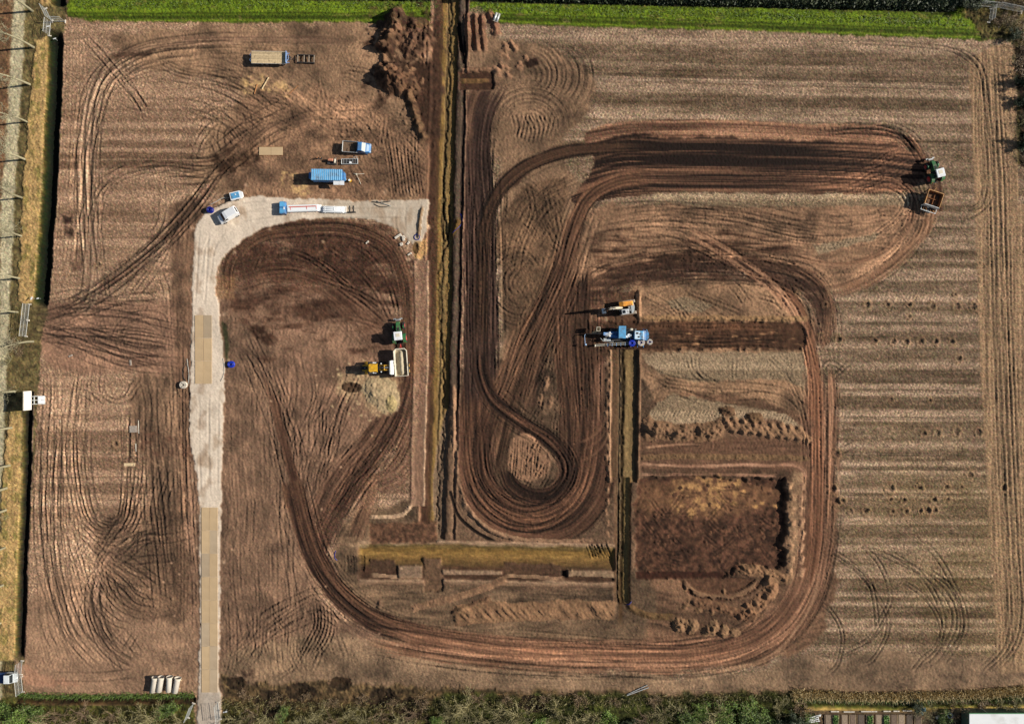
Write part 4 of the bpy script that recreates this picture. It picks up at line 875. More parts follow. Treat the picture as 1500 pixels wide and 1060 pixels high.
# dark soil strips and wheel berms left of the trench
for k, du in enumerate((-36, -30)):
    ridge([(660 + du, 30), (656 + du, 100)], 2.2, .22, k, (170, 138, 112), .3, 8)
m = poly([(596, 94), (640, 96), (640, 200), (628, 208), (612, 170), (594, 120)], 5, 5, True); paint(m, (84, 60, 46), .18, 6)
m = poly([(612, 205), (632, 205), (628, 292), (612, 292)], 3, 2); paint(m * .5, (110, 82, 64), .15, 6)
section([(611, 382), (612, 470), (610, 560), (607, 660), (606, 740)], [(-6, 0, (96, 70, 55)), (-3, .12, (160, 130, 106)), (0, .08, (150, 120, 98)), (8, .08, (138, 108, 88)), (13, .1, (142, 114, 94)), (15, .2, (182, 156, 130)), (17, -.1, (92, 66, 50)), (20, -.3, (88, 62, 46))], 4, .8, 20)
ridge([(604, 736), (592, 752), (560, 757), (540, 756)], 2.6, .2, 5, (184, 156, 128), .3, 6)
ridge([(596, 322), (606, 356), (613, 384)], 2.4, .2, 6, (176, 148, 122), .3, 6)
# bench under the swirl with its dark curved edge
m = poly([(656, 600), (668, 600), (672, 700), (688, 748), (722, 782), (760, 792), (880, 796), (880, 800), (650, 802)], 1.5, 1.2, True); H -= m * .3; paint(m, (122, 98, 78), .14, 5)
ridge([(664, 560), (666, 640), (670, 700), (684, 744), (712, 772), (750, 788), (800, 793), (870, 792)], 4, .32, 8, (146, 116, 92), .4, 9)
section([(659, 720), (672, 756), (696, 778), (730, 796)], [(-3, -.3, (110, 86, 68)), (-1, -.45, (44, 34, 28)), (1, -.4, (44, 34, 28)), (3, -.1, (130, 102, 82))], 9, .5, 20)  # near-black line is the ledge's shadow painted into the soil tone
# second trench
prof2 = [(-24, 0, (112, 84, 66)), (-21, .08, (118, 90, 70)), (-20, .28, (178, 146, 118)), (-18.5, .05, (150, 118, 92)), (-17, -.1, (96, 74, 56)), (-10, -.16, (106, 82, 60)), (-7.5, -.2, (110, 86, 62)), (-6.3, -.75, (52, 40, 30)), (-4.6, -.8, (52, 40, 30)), (-4, -.4, (160, 132, 96)),
         (-3.2, -.85, (70, 54, 38)), (-.8, -.9, (86, 66, 42)), (1, -.62, (138, 110, 74)), (6, -.62, (144, 116, 78)), (12, -.6, (130, 104, 70)), (18.5, -.55, (104, 82, 60)), (20.5, .0, (110, 84, 62)), (22, .12, (148, 118, 92)), (25, .0, (150, 116, 92))]  # floor tone drops towards the east wall, whose shadow is painted in
section([(915, 512), (914, 600), (913, 706)], prof2, 2, .8, 22, 'trench', (-8, 20), .13)
prof2b = [(-14, 0, (124, 98, 78)), (-8, -.1, (104, 80, 58)), (-6.5, -.75, (50, 38, 28)), (-4.6, -.8, (50, 38, 28)), (-3.6, -.35, (164, 136, 98)), (-2.4, -.85, (64, 48, 34)), (0, -.9, (92, 70, 42)), (1.5, -.7, (136, 110, 70)), (6, -.6, (146, 118, 74)), (9, -.25, (140, 106, 64)), (12, -.05, (92, 66, 50))]
section([(913, 700), (912, 800), (911, 848), (912, 886)], prof2b, 3, .8, 14, 'trench', (-8, 9), .13, (0, 6))
idx, s, t, ln = ribbon([(909, 850), (909, 890), (907, 924)], 5); g = np.exp(-(t / 3) ** 2) * sstep(0, 30, ln - s); Cf[idx] = Cf[idx] * (1 - .6 * g[:, None]) + .6 * g[:, None] * np.array((98, 70, 40))
# rough ground between the middle lane and the second trench
for k in range(18):
    v_ = 520 + k * 16; ridge([(889 + RNG.normal(0, 1.5), v_), (890 + RNG.normal(0, 1.5), v_ + 12)], 2.5, RNG.uniform(.1, .3), k, (140, 110, 86), .6, 4, None, 0, 1, 3)
# cross trench at the bottom of the site
prof3 = [(-50, 0, (112, 88, 70)), (-44, .02, (150, 124, 100)), (-42.5, .15, (156, 130, 106)), (-40, -.35, (84, 62, 48)), (-26, -.42, (88, 64, 48)), (-20, -.5, (112, 84, 52)), (-14, -.75, (128, 96, 56)), (-6, -.8, (150, 114, 64)), (0, -.65, (138, 104, 56)), (6, -.3, (120, 96, 58)), (10, -.05, (150, 126, 100)), (13, .12, (168, 140, 114)), (16, 0, (120, 94, 76))]
section([(522, 806), (600, 806), (760, 808), (902, 811)], prof3, 4, 1.3, 22, 'trench', (-24, 8), .15, (8, 4))
def bench(pts, z, col, wob=.8, seed=3, soft=1.2, name='excavation', var=.16):
    m = poly(pts, soft, wob, False, 6, seed)
    H[:] = H * (1 - m) + m * (z + .05 * fbm(PX / 4, PY / 4, seed, 3)); paint(m, col, var, 4)
    if name: label(m, name)
bench([(541, 766), (640, 764), (640, 795), (541, 796)], -.2, (106, 78, 60), 1.6, 4, 2.5, 'excavation', .3)
paint(poly([(512, 794), (540, 788), (544, 796), (530, 800), (512, 800)], 3, 4) * .6, (172, 144, 116), .15, 4)
bench([(541, 820), (578, 820), (578, 838), (541, 838)], -.45, (92, 70, 54), 1.6, 3, 2)
bench([(582, 828), (618, 828), (618, 846), (584, 846)], -.02, (136, 114, 94))
bench([(620, 818), (646, 818), (650, 866), (622, 866)], -.3, (112, 88, 68), 1.8, 3, 2)
bench([(648, 834), (736, 836), (736, 842), (648, 842)], -.05, (146, 122, 100), .6)
bench([(738, 824), (822, 828), (822, 842), (738, 840)], -.45, (98, 74, 57), 1.6, 3, 2)
bench([(822, 836), (830, 836), (830, 846), (822, 846)], -.8, (52, 38, 30))
bench([(832, 834), (900, 836), (900, 846), (832, 844)], -.03, (146, 122, 98), .6)
ridge([(541, 842), (620, 848)], 2.5, .15, 4, (150, 124, 100)); ridge([(738, 843), (830, 848)], 2.5, .15, 5, (144, 116, 92))
for k in range(4): wheels([(864 + k * 7, 796), (868 + k * 7, 806), (872 + k * 8, 818)], 3, 1.1, .3, .55, 4, k, .5)
for k in range(5): wheels([(510 + k * 5, 812), (511 + k * 5, 826), (510 + k * 5, 838)], 2, 1, .2, .7, 3, k, .4)
# pushed-up spoil south of the cross trench
m = poly([(530, 850), (900, 850), (900, 880), (640, 890), (560, 880)], 8, 6); w = np.where(m > .02)
C[w] *= (1 + .10 * m[w] * fbm(PX[w] / 30, PY[w] / 4, 3, 3))[:, None]; H[w] += .08 * m[w] * fbm(PX[w] / 22, PY[w] / 4, 5, 3)
ridge([(658, 898), (690, 886), (722, 874)], 4, .35, 3, (120, 92, 70), .5, 6, 'spoil_ridge')
ridge([(662, 902), (720, 896), (800, 894), (860, 892), (905, 896)], 15, .55, 4, (138, 108, 82), .9, 11, 'spoil_ridge', .9)
ridge([(560, 876), (556, 884), (558, 894)], 3, .4, 4, (120, 96, 76))
ridge([(600, 892), (690, 868), (745, 846)], 5, .2, 5, (140, 110, 86), .5, 8)
# the large stripped pit lower right
pit = [(935, 702), (980, 698), (1060, 700), (1128, 700), (1150, 702), (1153, 740), (1148, 780), (1149, 828), (1080, 830), (1070, 845), (1000, 845), (935, 848), (928, 800), (930, 740)]
m = poly(pit, 2.2, 4.5, False, 10, 6)
ftab = fbm(PX / 9, PY / 9, 4, 4)
H[:] = H * (1 - m) + m * (-.30 - .55 * sstep(1000, 1130, PX) + .07 * ftab); paint(m, (92, 65, 50), .36, 5.5); label(m, 'excavation')
m2 = m * poly([(935, 704), (1140, 704), (1140, 740), (1040, 760), (935, 750)], 14, 10); paint(m2 * .7, (126, 94, 68), .25, 7)
m2 = poly([(990, 708), (1080, 704), (1086, 728), (1050, 744), (1020, 760), (1000, 756), (985, 740)], 4, 8, True, 7) * np.clip(.4 + 1.2 * fbm(PX / 6, PY / 6, 8, 4), 0, .85); paint(m2, (176, 138, 92), .16, 4)
for (u_, v_, r_) in ((1108, 742, 5), (1118, 738, 4), (1138, 742, 4), (1052, 742, 4), (1090, 720, 5)):
    paint(poly([(u_ - r_, v_ - 2), (u_ + r_, v_ - 3), (u_ + r_ * .7, v_ + 3), (u_ - r_ * .6, v_ + 2)], 1.5, 1.5), (184, 142, 94), .1, 3)
for k in range(120):
    u_, v_ = RNG.uniform(936, 1146), RNG.uniform(706, 842); mound(u_, v_, RNG.uniform(1.5, 4), RNG.uniform(1.5, 5), RNG.uniform(.06, .2), RNG.uniform(-40, 40), .6, k, .9, tuple(np.array((100, 72, 55)) * RNG.uniform(.8, 1.25)) if k % 3 else None, None, 4)
for k in range(60):
    u_, v_ = RNG.uniform(940, 1130), RNG.uniform(715, 835); an = RNG.choice([.8, 2.3, .1]) + RNG.normal(0, .2); ln_ = RNG.uniform(14, 50)
    wheels([(u_, v_), (u_ + ln_ * math.cos(an) * .5, v_ + ln_ * math.sin(an) * .5 + 2), (u_ + ln_ * math.cos(an), v_ + ln_ * math.sin(an))], 4, 1, .05, .85, 8, k, .5)
bench([(932, 838), (1060, 838), (1060, 846), (932, 848)], -.5, (80, 50, 38), 1.0, 3)
bench([(994, 848), (1080, 846), (1110, 850), (1088, 872), (1050, 880), (1020, 872)], -.3, (104, 76, 58), 1, 5)
section([(1118, 848), (1104, 862), (1080, 874), (1050, 878), (1015, 870), (994, 850)], [(-8, .0, (122, 94, 73)), (-5, .12, (132, 104, 80)), (-2, .08, (126, 98, 76)), (0, -.2, (84, 62, 48)), (3, -.3, (104, 76, 59))], 6, 3.0, 9, None, None, .14, (14, 14))
for k in range(16): mound(RNG.uniform(1000, 1125), RNG.uniform(862, 905), RNG.uniform(3, 7), RNG.uniform(3, 6), RNG.uniform(.2, .45), 0, .7, k, .8, (126, 98, 74), None, 4)
ridge([(1120, 845), (1130, 860), (1110, 885), (1085, 900)], 11, .55, 7, (138, 106, 80), 1.0, 6, 'spoil_ridge')
ridge([(1080, 832), (1120, 838), (1160, 852)], 8, .4, 8, (136, 106, 80), .9, 5, 'spoil_ridge')
ridge([(918, 884), (935, 896), (960, 902), (990, 904)], 5, .35, 9, (112, 88, 60), .6, 6)
for (u_, v_, ru, rv, h_) in ((996, 914, 12, 12, 1.0), (1014, 916, 10, 12, .9), (1044, 920, 9, 13, .8), (1060, 924, 9, 10, .7), (1034, 924, 7, 9, .7), (1076, 926, 9, 7, .5)):
    mound(u_, v_, ru, rv, h_, 15, .6, int(u_), .8, (136, 108, 82), 'spoil_ridge', 5)
ridge([(1010, 880), (1050, 888), (1090, 902), (1110, 905)], 7, .35, 2, (122, 92, 70), .9, 5)
for k in range(8):                       # broken edge of the pit's right side
    v_ = 704 + k * 18; ridge([(1160 + RNG.normal(0, 2), v_), (1158 + RNG.normal(0, 2), v_ + 14)], 5, RNG.uniform(.15, .35), k, (158, 126, 98), .7, 4, None, .5, 1, 4)
    ridge([(1176 + RNG.normal(0, 1), v_), (1172 + RNG.normal(0, 2), v_ + 16)], 4, RNG.uniform(.1, .3), k + 3, (160, 126, 100), .7, 4, None, .5, 1, 4)
# row of tipped heaps north of the pit
m = poly([(936, 620), (1190, 612), (1190, 690), (936, 690)], 6, 4); w = np.where(m > .02)
kq = m[w][:, None]; C[w] = C[w] * (1 - .85 * kq) + .85 * kq * np.array((112, 84, 66), np.float32) * (1 + .18 * fbm(PX[w] / 26, PY[w] / 4, 4, 3))[:, None]
stubble([(985, 600), (1056, 596), (1090, 604), (1060, 618), (1020, 626), (985, 622)], 0, [(570, .5), (600, .46), (603, .72), (613, .72), (640, .7)], 5)
stubble([(1118, 600), (1150, 606), (1178, 626), (1160, 624), (1130, 612)], 0, [(570, .5), (600, .46), (603, .72), (640, .7)], 5)
ridge([(938, 632), (965, 630), (1000, 634), (1030, 632), (1060, 628)], 14, .75, 3, (128, 100, 76), 1.0, 9, 'clod_ridge')
for k, (u_, v_) in enumerate(((948, 620), (960, 632), (975, 628), (990, 636), (1004, 630), (1032, 630), (1044, 636), (1056, 622))):
    mound(u_, v_, 9 + k % 3 * 2, 12, .55, 20, .7, k, .8, (132, 104, 80), 'clod_ridge', 5)
for k in range(9):                       # slanting push waves
    u_ = 1066 + k * 13.5; v_ = 620 + k * 1.8
    ridge([(u_ - 8, v_ - 12), (u_, v_), (u_ + 14, v_ + 14)], 6.5, .75 - .03 * k, k, (142, 112, 86), .4, 6, 'clod_ridge', 0, 1.0, 6)
mound(1105, 612, 14, 9, .9, 0, .6, 4, .8, (118, 92, 68), 'clod_ridge', 5); mound(1066, 602, 12, 8, .7, 10, .6, 5, .8, (116, 90, 68), 'clod_ridge', 5)
haul([(938, 680), (1020, 682), (1110, 681), (1170, 684), (1184, 700)], 3, 3, (150, 112, 90), (184, 144, 118), .9, .02, .03, 2, 60, 2, (6, 6), 5)
haul([(938, 694), (1020, 695), (1140, 696)], 2.5, 2.5, (150, 112, 90), (186, 146, 120), .9, .02, .03, 2, 60, 2, (6, 6), 6)
haul([(945, 655), (1000, 650), (1028, 651)], 1.5, 1.5, (160, 124, 98), (190, 150, 120), .8, 0, .02, 2, 60, 1, (6, 6), 6)
ridge([(936, 670), (990, 668), (1060, 669), (1150, 670), (1188, 672)], 4, .2, 7, (124, 98, 72), .9, 4)

# ============================================================ 6. heaps along the top of the trench
ridge([(558, 84), (570, 55), (580, 30), (572, 12)], 17, 2.0, 4, (112, 86, 66), .8, 7, 'soil_heap', .4, .9, 14)
mound(610, 58, 28, 28, 1.2, 0, .5, 8, .8, (128, 98, 77), 'soil_heap', 8)
mound(598, 34, 34, 10, .7, 5, .5, 3, .8, (104, 82, 58), 'soil_heap', 8)
mound(580, 116, 38, 24, 2.5, 25, .4, 5, .85, (116, 88, 67), 'subsoil_heap', 8)
mound(570, 112, 22, 18, .8, 25, .5, 6, .8, (122, 92, 70), 'subsoil_heap', 8)
ridge([(596, 132), (606, 160), (614, 186), (624, 208)], 7, .75, 7, (120, 94, 70), .6, 7, 'subsoil_heap', .3, .9, 8)
for k in range(20):
    u_, v_ = RNG.uniform(555, 620), RNG.uniform(30, 130); mound(u_, v_, RNG.uniform(3, 6), RNG.uniform(3, 7), .3, 0, .6, k, .8, (134, 104, 80), None, 4)
for k in range(9):
    u_, v_ = RNG.uniform(550, 625), RNG.uniform(14, 135); mound(u_, v_, RNG.uniform(2.5, 5), RNG.uniform(3, 9), -RNG.uniform(.25, .6), RNG.uniform(-40, 40), .6, k, .8, None, None, 4)
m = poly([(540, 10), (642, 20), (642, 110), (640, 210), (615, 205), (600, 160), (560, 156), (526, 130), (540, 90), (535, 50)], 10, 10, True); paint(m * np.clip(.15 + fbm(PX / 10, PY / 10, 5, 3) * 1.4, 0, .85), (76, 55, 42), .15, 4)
for k in range(70): mound(RNG.uniform(540, 640), RNG.uniform(12, 200), RNG.uniform(1.5, 3.5), RNG.uniform(1.5, 4), RNG.uniform(.1, .3), 0, .6, k, .8, None, None, 4)
# soil banks and slots right of the trench
for k, du in enumerate((0, 12, 22)):
    ridge([(684 + du, 18), (685 + du, 45), (688 + du, 78)], 5, .95 - .15 * k, k, (124, 94, 74), .35, 10, 'soil_ridge', 0, 1, 8)
ridge([(712, 14), (724, 34), (730, 56)], 7, .5, 3, (142, 106, 84), .6, 6, 'soil_ridge')
section([(671, 34), (674, 60), (679, 92)], [(-3, 0, (120, 92, 72)), (-1, -.4, (40, 30, 24)), (2, -.4, (44, 32, 26)), (4, .1, (130, 100, 78))], 3, .6, 12)
m = poly([(672, 106), (722, 104), (724, 130), (672, 132)], 1.6, 1.4); H[:] = H * (1 - m) + m * (-.45 + .04 * ftab); paint(m, (84, 60, 46), .16, 5); label(m, 'excavation')
ridge([(672, 118), (720, 117)], 3, .2, 6, (120, 92, 60), .7, 4); ridge([(672, 103), (725, 101)], 3, .25, 4, (134, 104, 82), .5, 5)
for k in range(22):
    u_, v_ = RNG.uniform(715, 770), RNG.uniform(40, 110); an = RNG.uniform(.6, 1.3); ridge([(u_, v_), (u_ + 14 * math.cos(an), v_ + 14 * math.sin(an))], 3, RNG.uniform(.12, .3), k, (146, 114, 90), .6, 4, None, 0, 1, 4)
paint(poly([(766, 92), (786, 84), (790, 92), (772, 100)], 2, 2), (62, 44, 34), .1, 3)

# ============================================================ 7. sand tipped beside the loader, straw spots
m = poly([(492, 560), (520, 540), (560, 548), (582, 552), (584, 590), (578, 604), (560, 610), (540, 606), (530, 592), (510, 588)], 3, 6, True, 7) * np.clip(.9 + .7 * fbm(PX / 7, PY / 7, 3, 3), 0, 1)
paint(m * .75, (168, 144, 112), .16, 4)
for k in range(70):
    u_, v_ = 535 + RNG.normal(0, 26), 565 + RNG.normal(0, 18); paint(poly([(u_ - 2, v_ - 1), (u_ + 2, v_ - 1.5), (u_ + 1.5, v_ + 1.5), (u_ - 1.5, v_ + 1)], .8, 1.2), (188, 166, 130), 0)
mound(564, 578, 21, 27, .4, -25, .4, 4, .8, (172, 154, 122), 'sand_heap', 8, .08)
mound(548, 574, 16, 22, .5, -25, .4, 5, .8, (166, 148, 118), 'sand_heap', 7, .10); mound(574, 592, 9, 12, .35, 0, .3, 6, .8, (170, 154, 112), 'sand_heap', 7, .08)
mound(515, 567, 14, 8, -.35, 0, .6, 6, .8, (92, 72, 54), None, 4)
for pp, a_ in (([(352, 122), (372, 110), (400, 116), (424, 126), (424, 142), (404, 138), (380, 134), (356, 136)], .8), ([(414, 250), (446, 262), (452, 284), (430, 286), (410, 270)], .8)):
    m = poly(pp, 3, 5, True, 6) * np.clip(.35 + 1.1 * fbm(PX / 5, PY / 4, 7, 3), 0, 1); paint(m * a_, (204, 172, 120), .12, 3)
m = poly([(300, 410), (340, 404), (345, 438), (316, 440)], 3, 3); m = poly([(317, 405), (342, 404), (345, 436), (318, 438)], 3, 3); paint(m * .55, (148, 114, 82), .12, 5)
m = poly([(352, 380), (376, 370), (380, 412), (352, 412)], 5, 5); paint(m * .6, (84, 62, 48), .1, 5)
for k in range(60):      # pale clods and scraps on the bare ground
    u_, v_ = RNG.choice([RNG.uniform(340, 600), RNG.uniform(190, 285)]), RNG.uniform(470, 1000)
    paint(poly([(u_ - 1.5, v_ - 1), (u_ + 1.6, v_ - 1.2), (u_ + 1.2, v_ + 1.3), (u_ - 1.2, v_ + 1)], .8, .6), (190, 158, 130), 0)
for (pp, cc) in (([(92, 316), (106, 316), (107, 344), (94, 342)], (70, 52, 42)), ([(350, 984), (362, 982), (362, 1016), (350, 1016)], (72, 54, 44)), ([(370, 980), (376, 980), (376, 1008), (370, 1008)], (78, 58, 46)), ([(205, 640), (220, 636), (284, 650), (284, 668), (230, 664), (208, 660)], (108, 80, 64)), ([(372, 480), (392, 478), (396, 500), (376, 500)], (72, 50, 38)),
                 ([(308, 232), (340, 216), (372, 214), (378, 236), (340, 250), (312, 248)], (72, 52, 38)), ([(104, 370), (118, 370), (120, 400), (106, 398)], (92, 70, 56))):
    mk = poly(pp, 5, 6, True, 7); paint(mk * np.clip(.55 + .9 * fbm(PX / 11, PY / 8, 4, 4), 0, 1), cc, .15, 4); H += mk * .05 * fbm(PX / 5, PY / 5, 6, 2)
# small test pits dug in the stubble on the right
PITS = [(1271, 446, 4), (1300, 446, 3.5), (1332, 446, 4), (1365, 449, 4.5), (1402, 449, 4.5), (1426, 449, 4), (1332, 463, 3), (1228, 497, 5), (1281, 499, 4), (1308, 500, 4), (1328, 500, 4), (1348, 500, 4), (1371, 500, 3.5), (1394, 501, 4), (1208, 446, 3), (1202, 490, 3), (1342, 436, 2), (1399, 432, 2),
        (1404, 525, 4), (1353, 635, 3.5), (1373, 633, 5), (1401, 632, 5.5), (1433, 633, 5), (1226, 664, 4), (1219, 715, 4.5), (1304, 715, 5), (1347, 714, 4.5), (1387, 713, 4.5), (1408, 713, 3), (1420, 695, 4), (1224, 733, 4.5), (1234, 733, 3), (1304, 731, 3), (1324, 732, 4), (1368, 731, 4.5), (1388, 731, 3),
        (1246, 749, 3), (1267, 748, 4), (1307, 749, 3), (1327, 748, 4), (1348, 748, 3), (1358, 747, 5), (1369, 747, 3.5), (1470, 714, 4), (1305, 585, 3), (1168, 430, 2.5), (144, 387, 4), (169, 650, 4), (1362, 586, 2.5)]
for k, (u_, v_, r_) in enumerate(PITS):
    a = (PX - u_); b = (PY - v_); d = np.sqrt(a * a + b * b) * (1 + .12 * math.sin(k)); w = np.where(d < r_ * 2.4); dd = d[w] / r_
    dd = dd * (1 + .35 * vnoise(PX[w] / 2.5, PY[w] / 2.5, k)); H[w] += -.17 * np.clip(1 - dd ** 2, 0, 1) * (1 if r_ > 3 else .6) + .14 * np.exp(-((dd - 1.25) / .35) ** 2) * (1 + .5 * vnoise(PX[w] / 2, PY[w] / 2, k))
    q = ((.3 + .1 * (k % 4)) * np.exp(-(dd / .75) ** 4))[:, None]; C[w] = C[w] * (1 - q) + q * np.array((84, 64, 48), np.float32)
    q = (.35 * np.exp(-((dd - 1.5) / .5) ** 2))[:, None]; C[w] = C[w] * (1 - q) + q * np.array((160, 128, 94), np.float32)

# ============================================================ 8. the sanded access road
road = [(288, 1130), (289, 1060), (291, 990), (293, 900), (293, 800), (291, 722), (288, 690), (281, 664), (278, 640), (278, 590), (279, 520), (282, 450), (283, 400), (285, 350), (288, 330), (300, 312), (318, 304), (330, 297), (345, 293), (360, 289), (380, 287), (420, 290), (470, 292), (520, 295), (560, 294), (600, 293), (629, 291),
        (629, 296), (626, 312), (624, 340), (618, 356), (610, 366), (603, 358), (590, 342), (575, 332), (550, 323), (520, 319), (480, 319), (440, 322), (412, 327), (385, 335), (362, 347), (340, 364), (326, 378), (318, 392), (316, 410), (316, 432), (320, 440), (322, 470), (326, 500), (329, 530), (330, 560), (327, 600), (326, 660), (325, 720), (323, 800), (322, 900), (320, 985), (320, 1000), (325, 1030), (324, 1060), (322, 1130)]
m = poly(road, 1.2, 1.5, False, 8, 2)
nz = fbm(PX / 12, PY / 20, 3, 4)
H[:] = H * (1 - m) + m * (.12 + .02 * nz + .012 * sp)
w = np.where(m > .01); k_ = m[w][:, None]
C[w] = C[w] * (1 - k_) + k_ * (np.array((226, 207, 184), np.float32) * (1 + .055 * nz[w] + .02 * sp[w] + .04 * fbm(PX[w] / 3, PY[w] / 3, 8, 2))[:, None])
# greyer trodden part near the trench end and the gate, soil carried on by wheels
paint(m * poly([(470, 285), (640, 285), (640, 370), (470, 330)], 25, 10) * .6, (184, 168, 146), .06, 10)
paint(m * np.clip(fbm(PX / 16, PY / 30, 5, 4) * 1.3 - .3, 0, .6), (168, 142, 116), .08, 5)
for k in range(12): paint(m * poly([(285 + 3 * k, 350 + 50 * k), (290 + 3 * k, 352 + 50 * k), (296, 380 + 50 * k), (286, 376 + 50 * k)], 3, 4) * .4, (150, 122, 98), .1, 4)
paint(m * poly([(280, 1010), (335, 1010), (335, 1130), (280, 1130)], 8, 5) * .7, (176, 162, 146), .08, 8)
label(m, 'access_road')
ridge([(620, 300), (616, 318), (614, 340), (613, 352)], 2.4, .35, 3, (150, 124, 96), .5, 5)
m = poly([(614, 352), (624, 348), (625, 372), (616, 382), (606, 376), (606, 358)], 2, 2); paint(m, (190, 152, 104), .12, 5); H -= m * .05
mound(609, 363, 5, 9, -.5, 0, .4, 3, .8, (100, 76, 48), None, 5)
for k, p in enumerate([[(300, 330), (296, 400), (293, 450)], [(308, 330), (330, 312), (370, 303), (400, 302)], [(300, 570), (299, 640), (302, 730)], [(314, 570), (313, 650), (312, 730)], [(590, 296), (586, 325), (592, 345)], [(602, 296), (600, 330)], [(330, 330), (310, 360), (300, 420)], [(345, 320), (420, 308), (520, 306)], [(420, 318), (520, 312), (600, 312)]]):
    wheels(p, 13, 1.6, .03, .93, 20, k, .2)
for k in range(70):      # kicked-out sand along the edges, shallow dirt scuffs
    j = RNG.integers(2, len(road) - 2); u_, v_ = road[j][0] + RNG.normal(0, 4), road[j][1] + RNG.normal(0, 14)
    if v_ > 1010: continue
    ok_ = L[int((v_ - GV[0]) / STEP), int((u_ - GU[0]) / STEP)] != LI['access_road']
    if ok_: paint(poly([(u_ - 3, v_ - 2), (u_ + 2, v_ - 3), (u_ + 3, v_ + 2), (u_ - 2, v_ + 3)], 1.5, 1.5) * .6, (186, 160, 134), .1, 3)
for (a_, b_) in (((330, 560), (380, 574)), ((327, 655), (372, 664)), ((327, 657), (360, 658))):
    wheels([a_, ((a_[0] + b_[0]) / 2, (a_[1] + b_[1]) / 2 - 2), b_], 3, 1.1, .05, 1.2, 6, 3, .4)
paint(poly([(325, 470), (333, 476), (335, 520), (331, 530), (329, 500)], 1.5, 1), (74, 74, 50), .1, 3)

# crumbly micro relief everywhere, stronger spread between wet and dry soil
veg = (L == LI['grass_verge']) | (L == LI['access_road'])
C[:] = np.where(veg[..., None], C, np.clip(C * np.clip(1 + .24 * (1 - 112.0 / np.maximum(30, C.mean(2))), .66, 1.12)[..., None], 14, 250))
C[..., 1] = np.where(veg, C[..., 1], C[..., 1] * 1.015)
H += np.where(L == LI['access_road'], .004, .018 - .008 * BARE).astype(np.float32) * RNG.normal(0, 1, (NY, NX)).astype(np.float32) + 0.025 * vnoise(PX / 2.2, PY / 2.2, 9) * (L != LI['access_road'])
gr = np.where(L == LI['access_road'], .025, np.where(L == LI['haul_road'], .06, .115 - .06 * BARE)).astype(np.float32)
C *= (1 + gr * RNG.normal(0, 1, (NY, NX)).astype(np.float32))[..., None]
ch = RNG.normal(0, 1, (NY, NX)).astype(np.float32) * gr * 30
C[..., 0] += ch; C[..., 1] -= .6 * ch; C[..., 2] += .5 * RNG.normal(0, 1, (NY, NX)).astype(np.float32) * gr * 50
C[:] = np.clip(C, 8, 250)
soil_ = ~veg & (L != LI['access_road']) & (L != LI['trench']) & (L != LI['ditch_bank']) & (L != LI['scrub_ground']) & (L != LI['footpath'])
C[soil_] *= np.array((1.025, .978, .958), np.float32)

def ground(u, v):
    fi = np.clip((u - GU[0]) / STEP, 0, NX - 1.001); fj = np.clip((v - GV[0]) / STEP, 0, NY - 1.001)
    i, j = int(fi), int(fj); a, b = fi - i, fj - j
    return float((H[j, i] * (1 - a) + H[j, i + 1] * a) * (1 - b) + (H[j + 1, i] * (1 - a) + H[j + 1, i + 1] * a) * b)

def level(pts_u, pts_v):
    return max(ground(a, b) for a in pts_u for b in pts_v)

# ============================================================ 9. sheets of the setting, cut from the survey grid
LIN = np.clip(C / 255.0, 0.004, 1)
LIN = np.where(LIN <= 0.04045, LIN / 12.92, ((LIN + 0.055) / 1.055) ** 2.4) * ALB
cellL = L[:-1, :-1]
SOILMAT = {'field': soil_material('stubble_soil'), 'haul_road': soil_material('moist_haul_soil', .16, 2.2, .3, .9), 'grass_verge': soil_material('grass', .3, 5.0, .6),
           'access_road': soil_material('road_sand', .07, 4.0, .15), 'footpath': soil_material('path_grit', .08, 4.0, .15)}
VX = ((PX - UC) * U).astype(np.float32); VY = ((VC - PY) * U).astype(np.float32)
VIDX = np.arange(NX * NY).reshape(NY, NX)
HEAPS = {'soil_heap': ('tall dark soil heap with black shaded side at the grass verge left of the trench', 'soil heap'), 'subsoil_heap': ('large rounded soil heap with a long tail running down towards the trench', 'soil heap'),
         'sand_heap': ('pale sand heap tipped below the yellow wheel loader', 'sand heap'), 'soil_ridge': ('steep parallel ridges of dug soil right of the trench top by the grass verge', 'soil ridge'),
         'spoil_ridge': ('clumpy spoil thrown up along the south side of the lower trench and pit', 'spoil ridge'), 'clod_ridge': ('row of tipped soil heaps with slanting push waves north of the large pit', 'soil heaps')}
for name in LABELS:
    jj, ii = np.nonzero(cellL == LI[name])
    if len(jj) == 0: continue
    q = np.stack([VIDX[jj, ii], VIDX[jj + 1, ii], VIDX[jj + 1, ii + 1], VIDX[jj, ii + 1]], 1)
    used, inv = np.unique(q.ravel(), return_inverse=True)
    me = bpy.data.meshes.new(name)
    co = np.stack([VX.ravel()[used], VY.ravel()[used], H.ravel()[used]], 1).astype(np.float32)
    me.vertices.add(len(used)); me.vertices.foreach_set('co', co.ravel())
    nf = len(q)
    me.loops.add(nf * 4); me.loops.foreach_set('vertex_index', inv.astype(np.int32).ravel())
    me.polygons.add(nf)
    me.polygons.foreach_set('loop_start', np.arange(0, nf * 4, 4, dtype=np.int32))
    try: me.polygons.foreach_set('loop_total', np.full(nf, 4, np.int32))
    except Exception: pass
    me.update(calc_edges=True)
    ca = me.color_attributes.new('soil_tone', 'FLOAT_COLOR', 'POINT')
    ca.data.foreach_set('color', np.c_[LIN.reshape(-1, 3)[used], np.ones(len(used))].astype(np.float32).ravel())
    me.polygons.foreach_set('use_smooth', np.ones(nf, bool))
    me.materials.append(SOILMAT.get(name, SOILMAT['field']))
    o = bpy.data.objects.new(name, me); COL.objects.link(o)
    if name in HEAPS: tag(o, HEAPS[name][0], HEAPS[name][1])
    else: o['kind'] = 'structure'

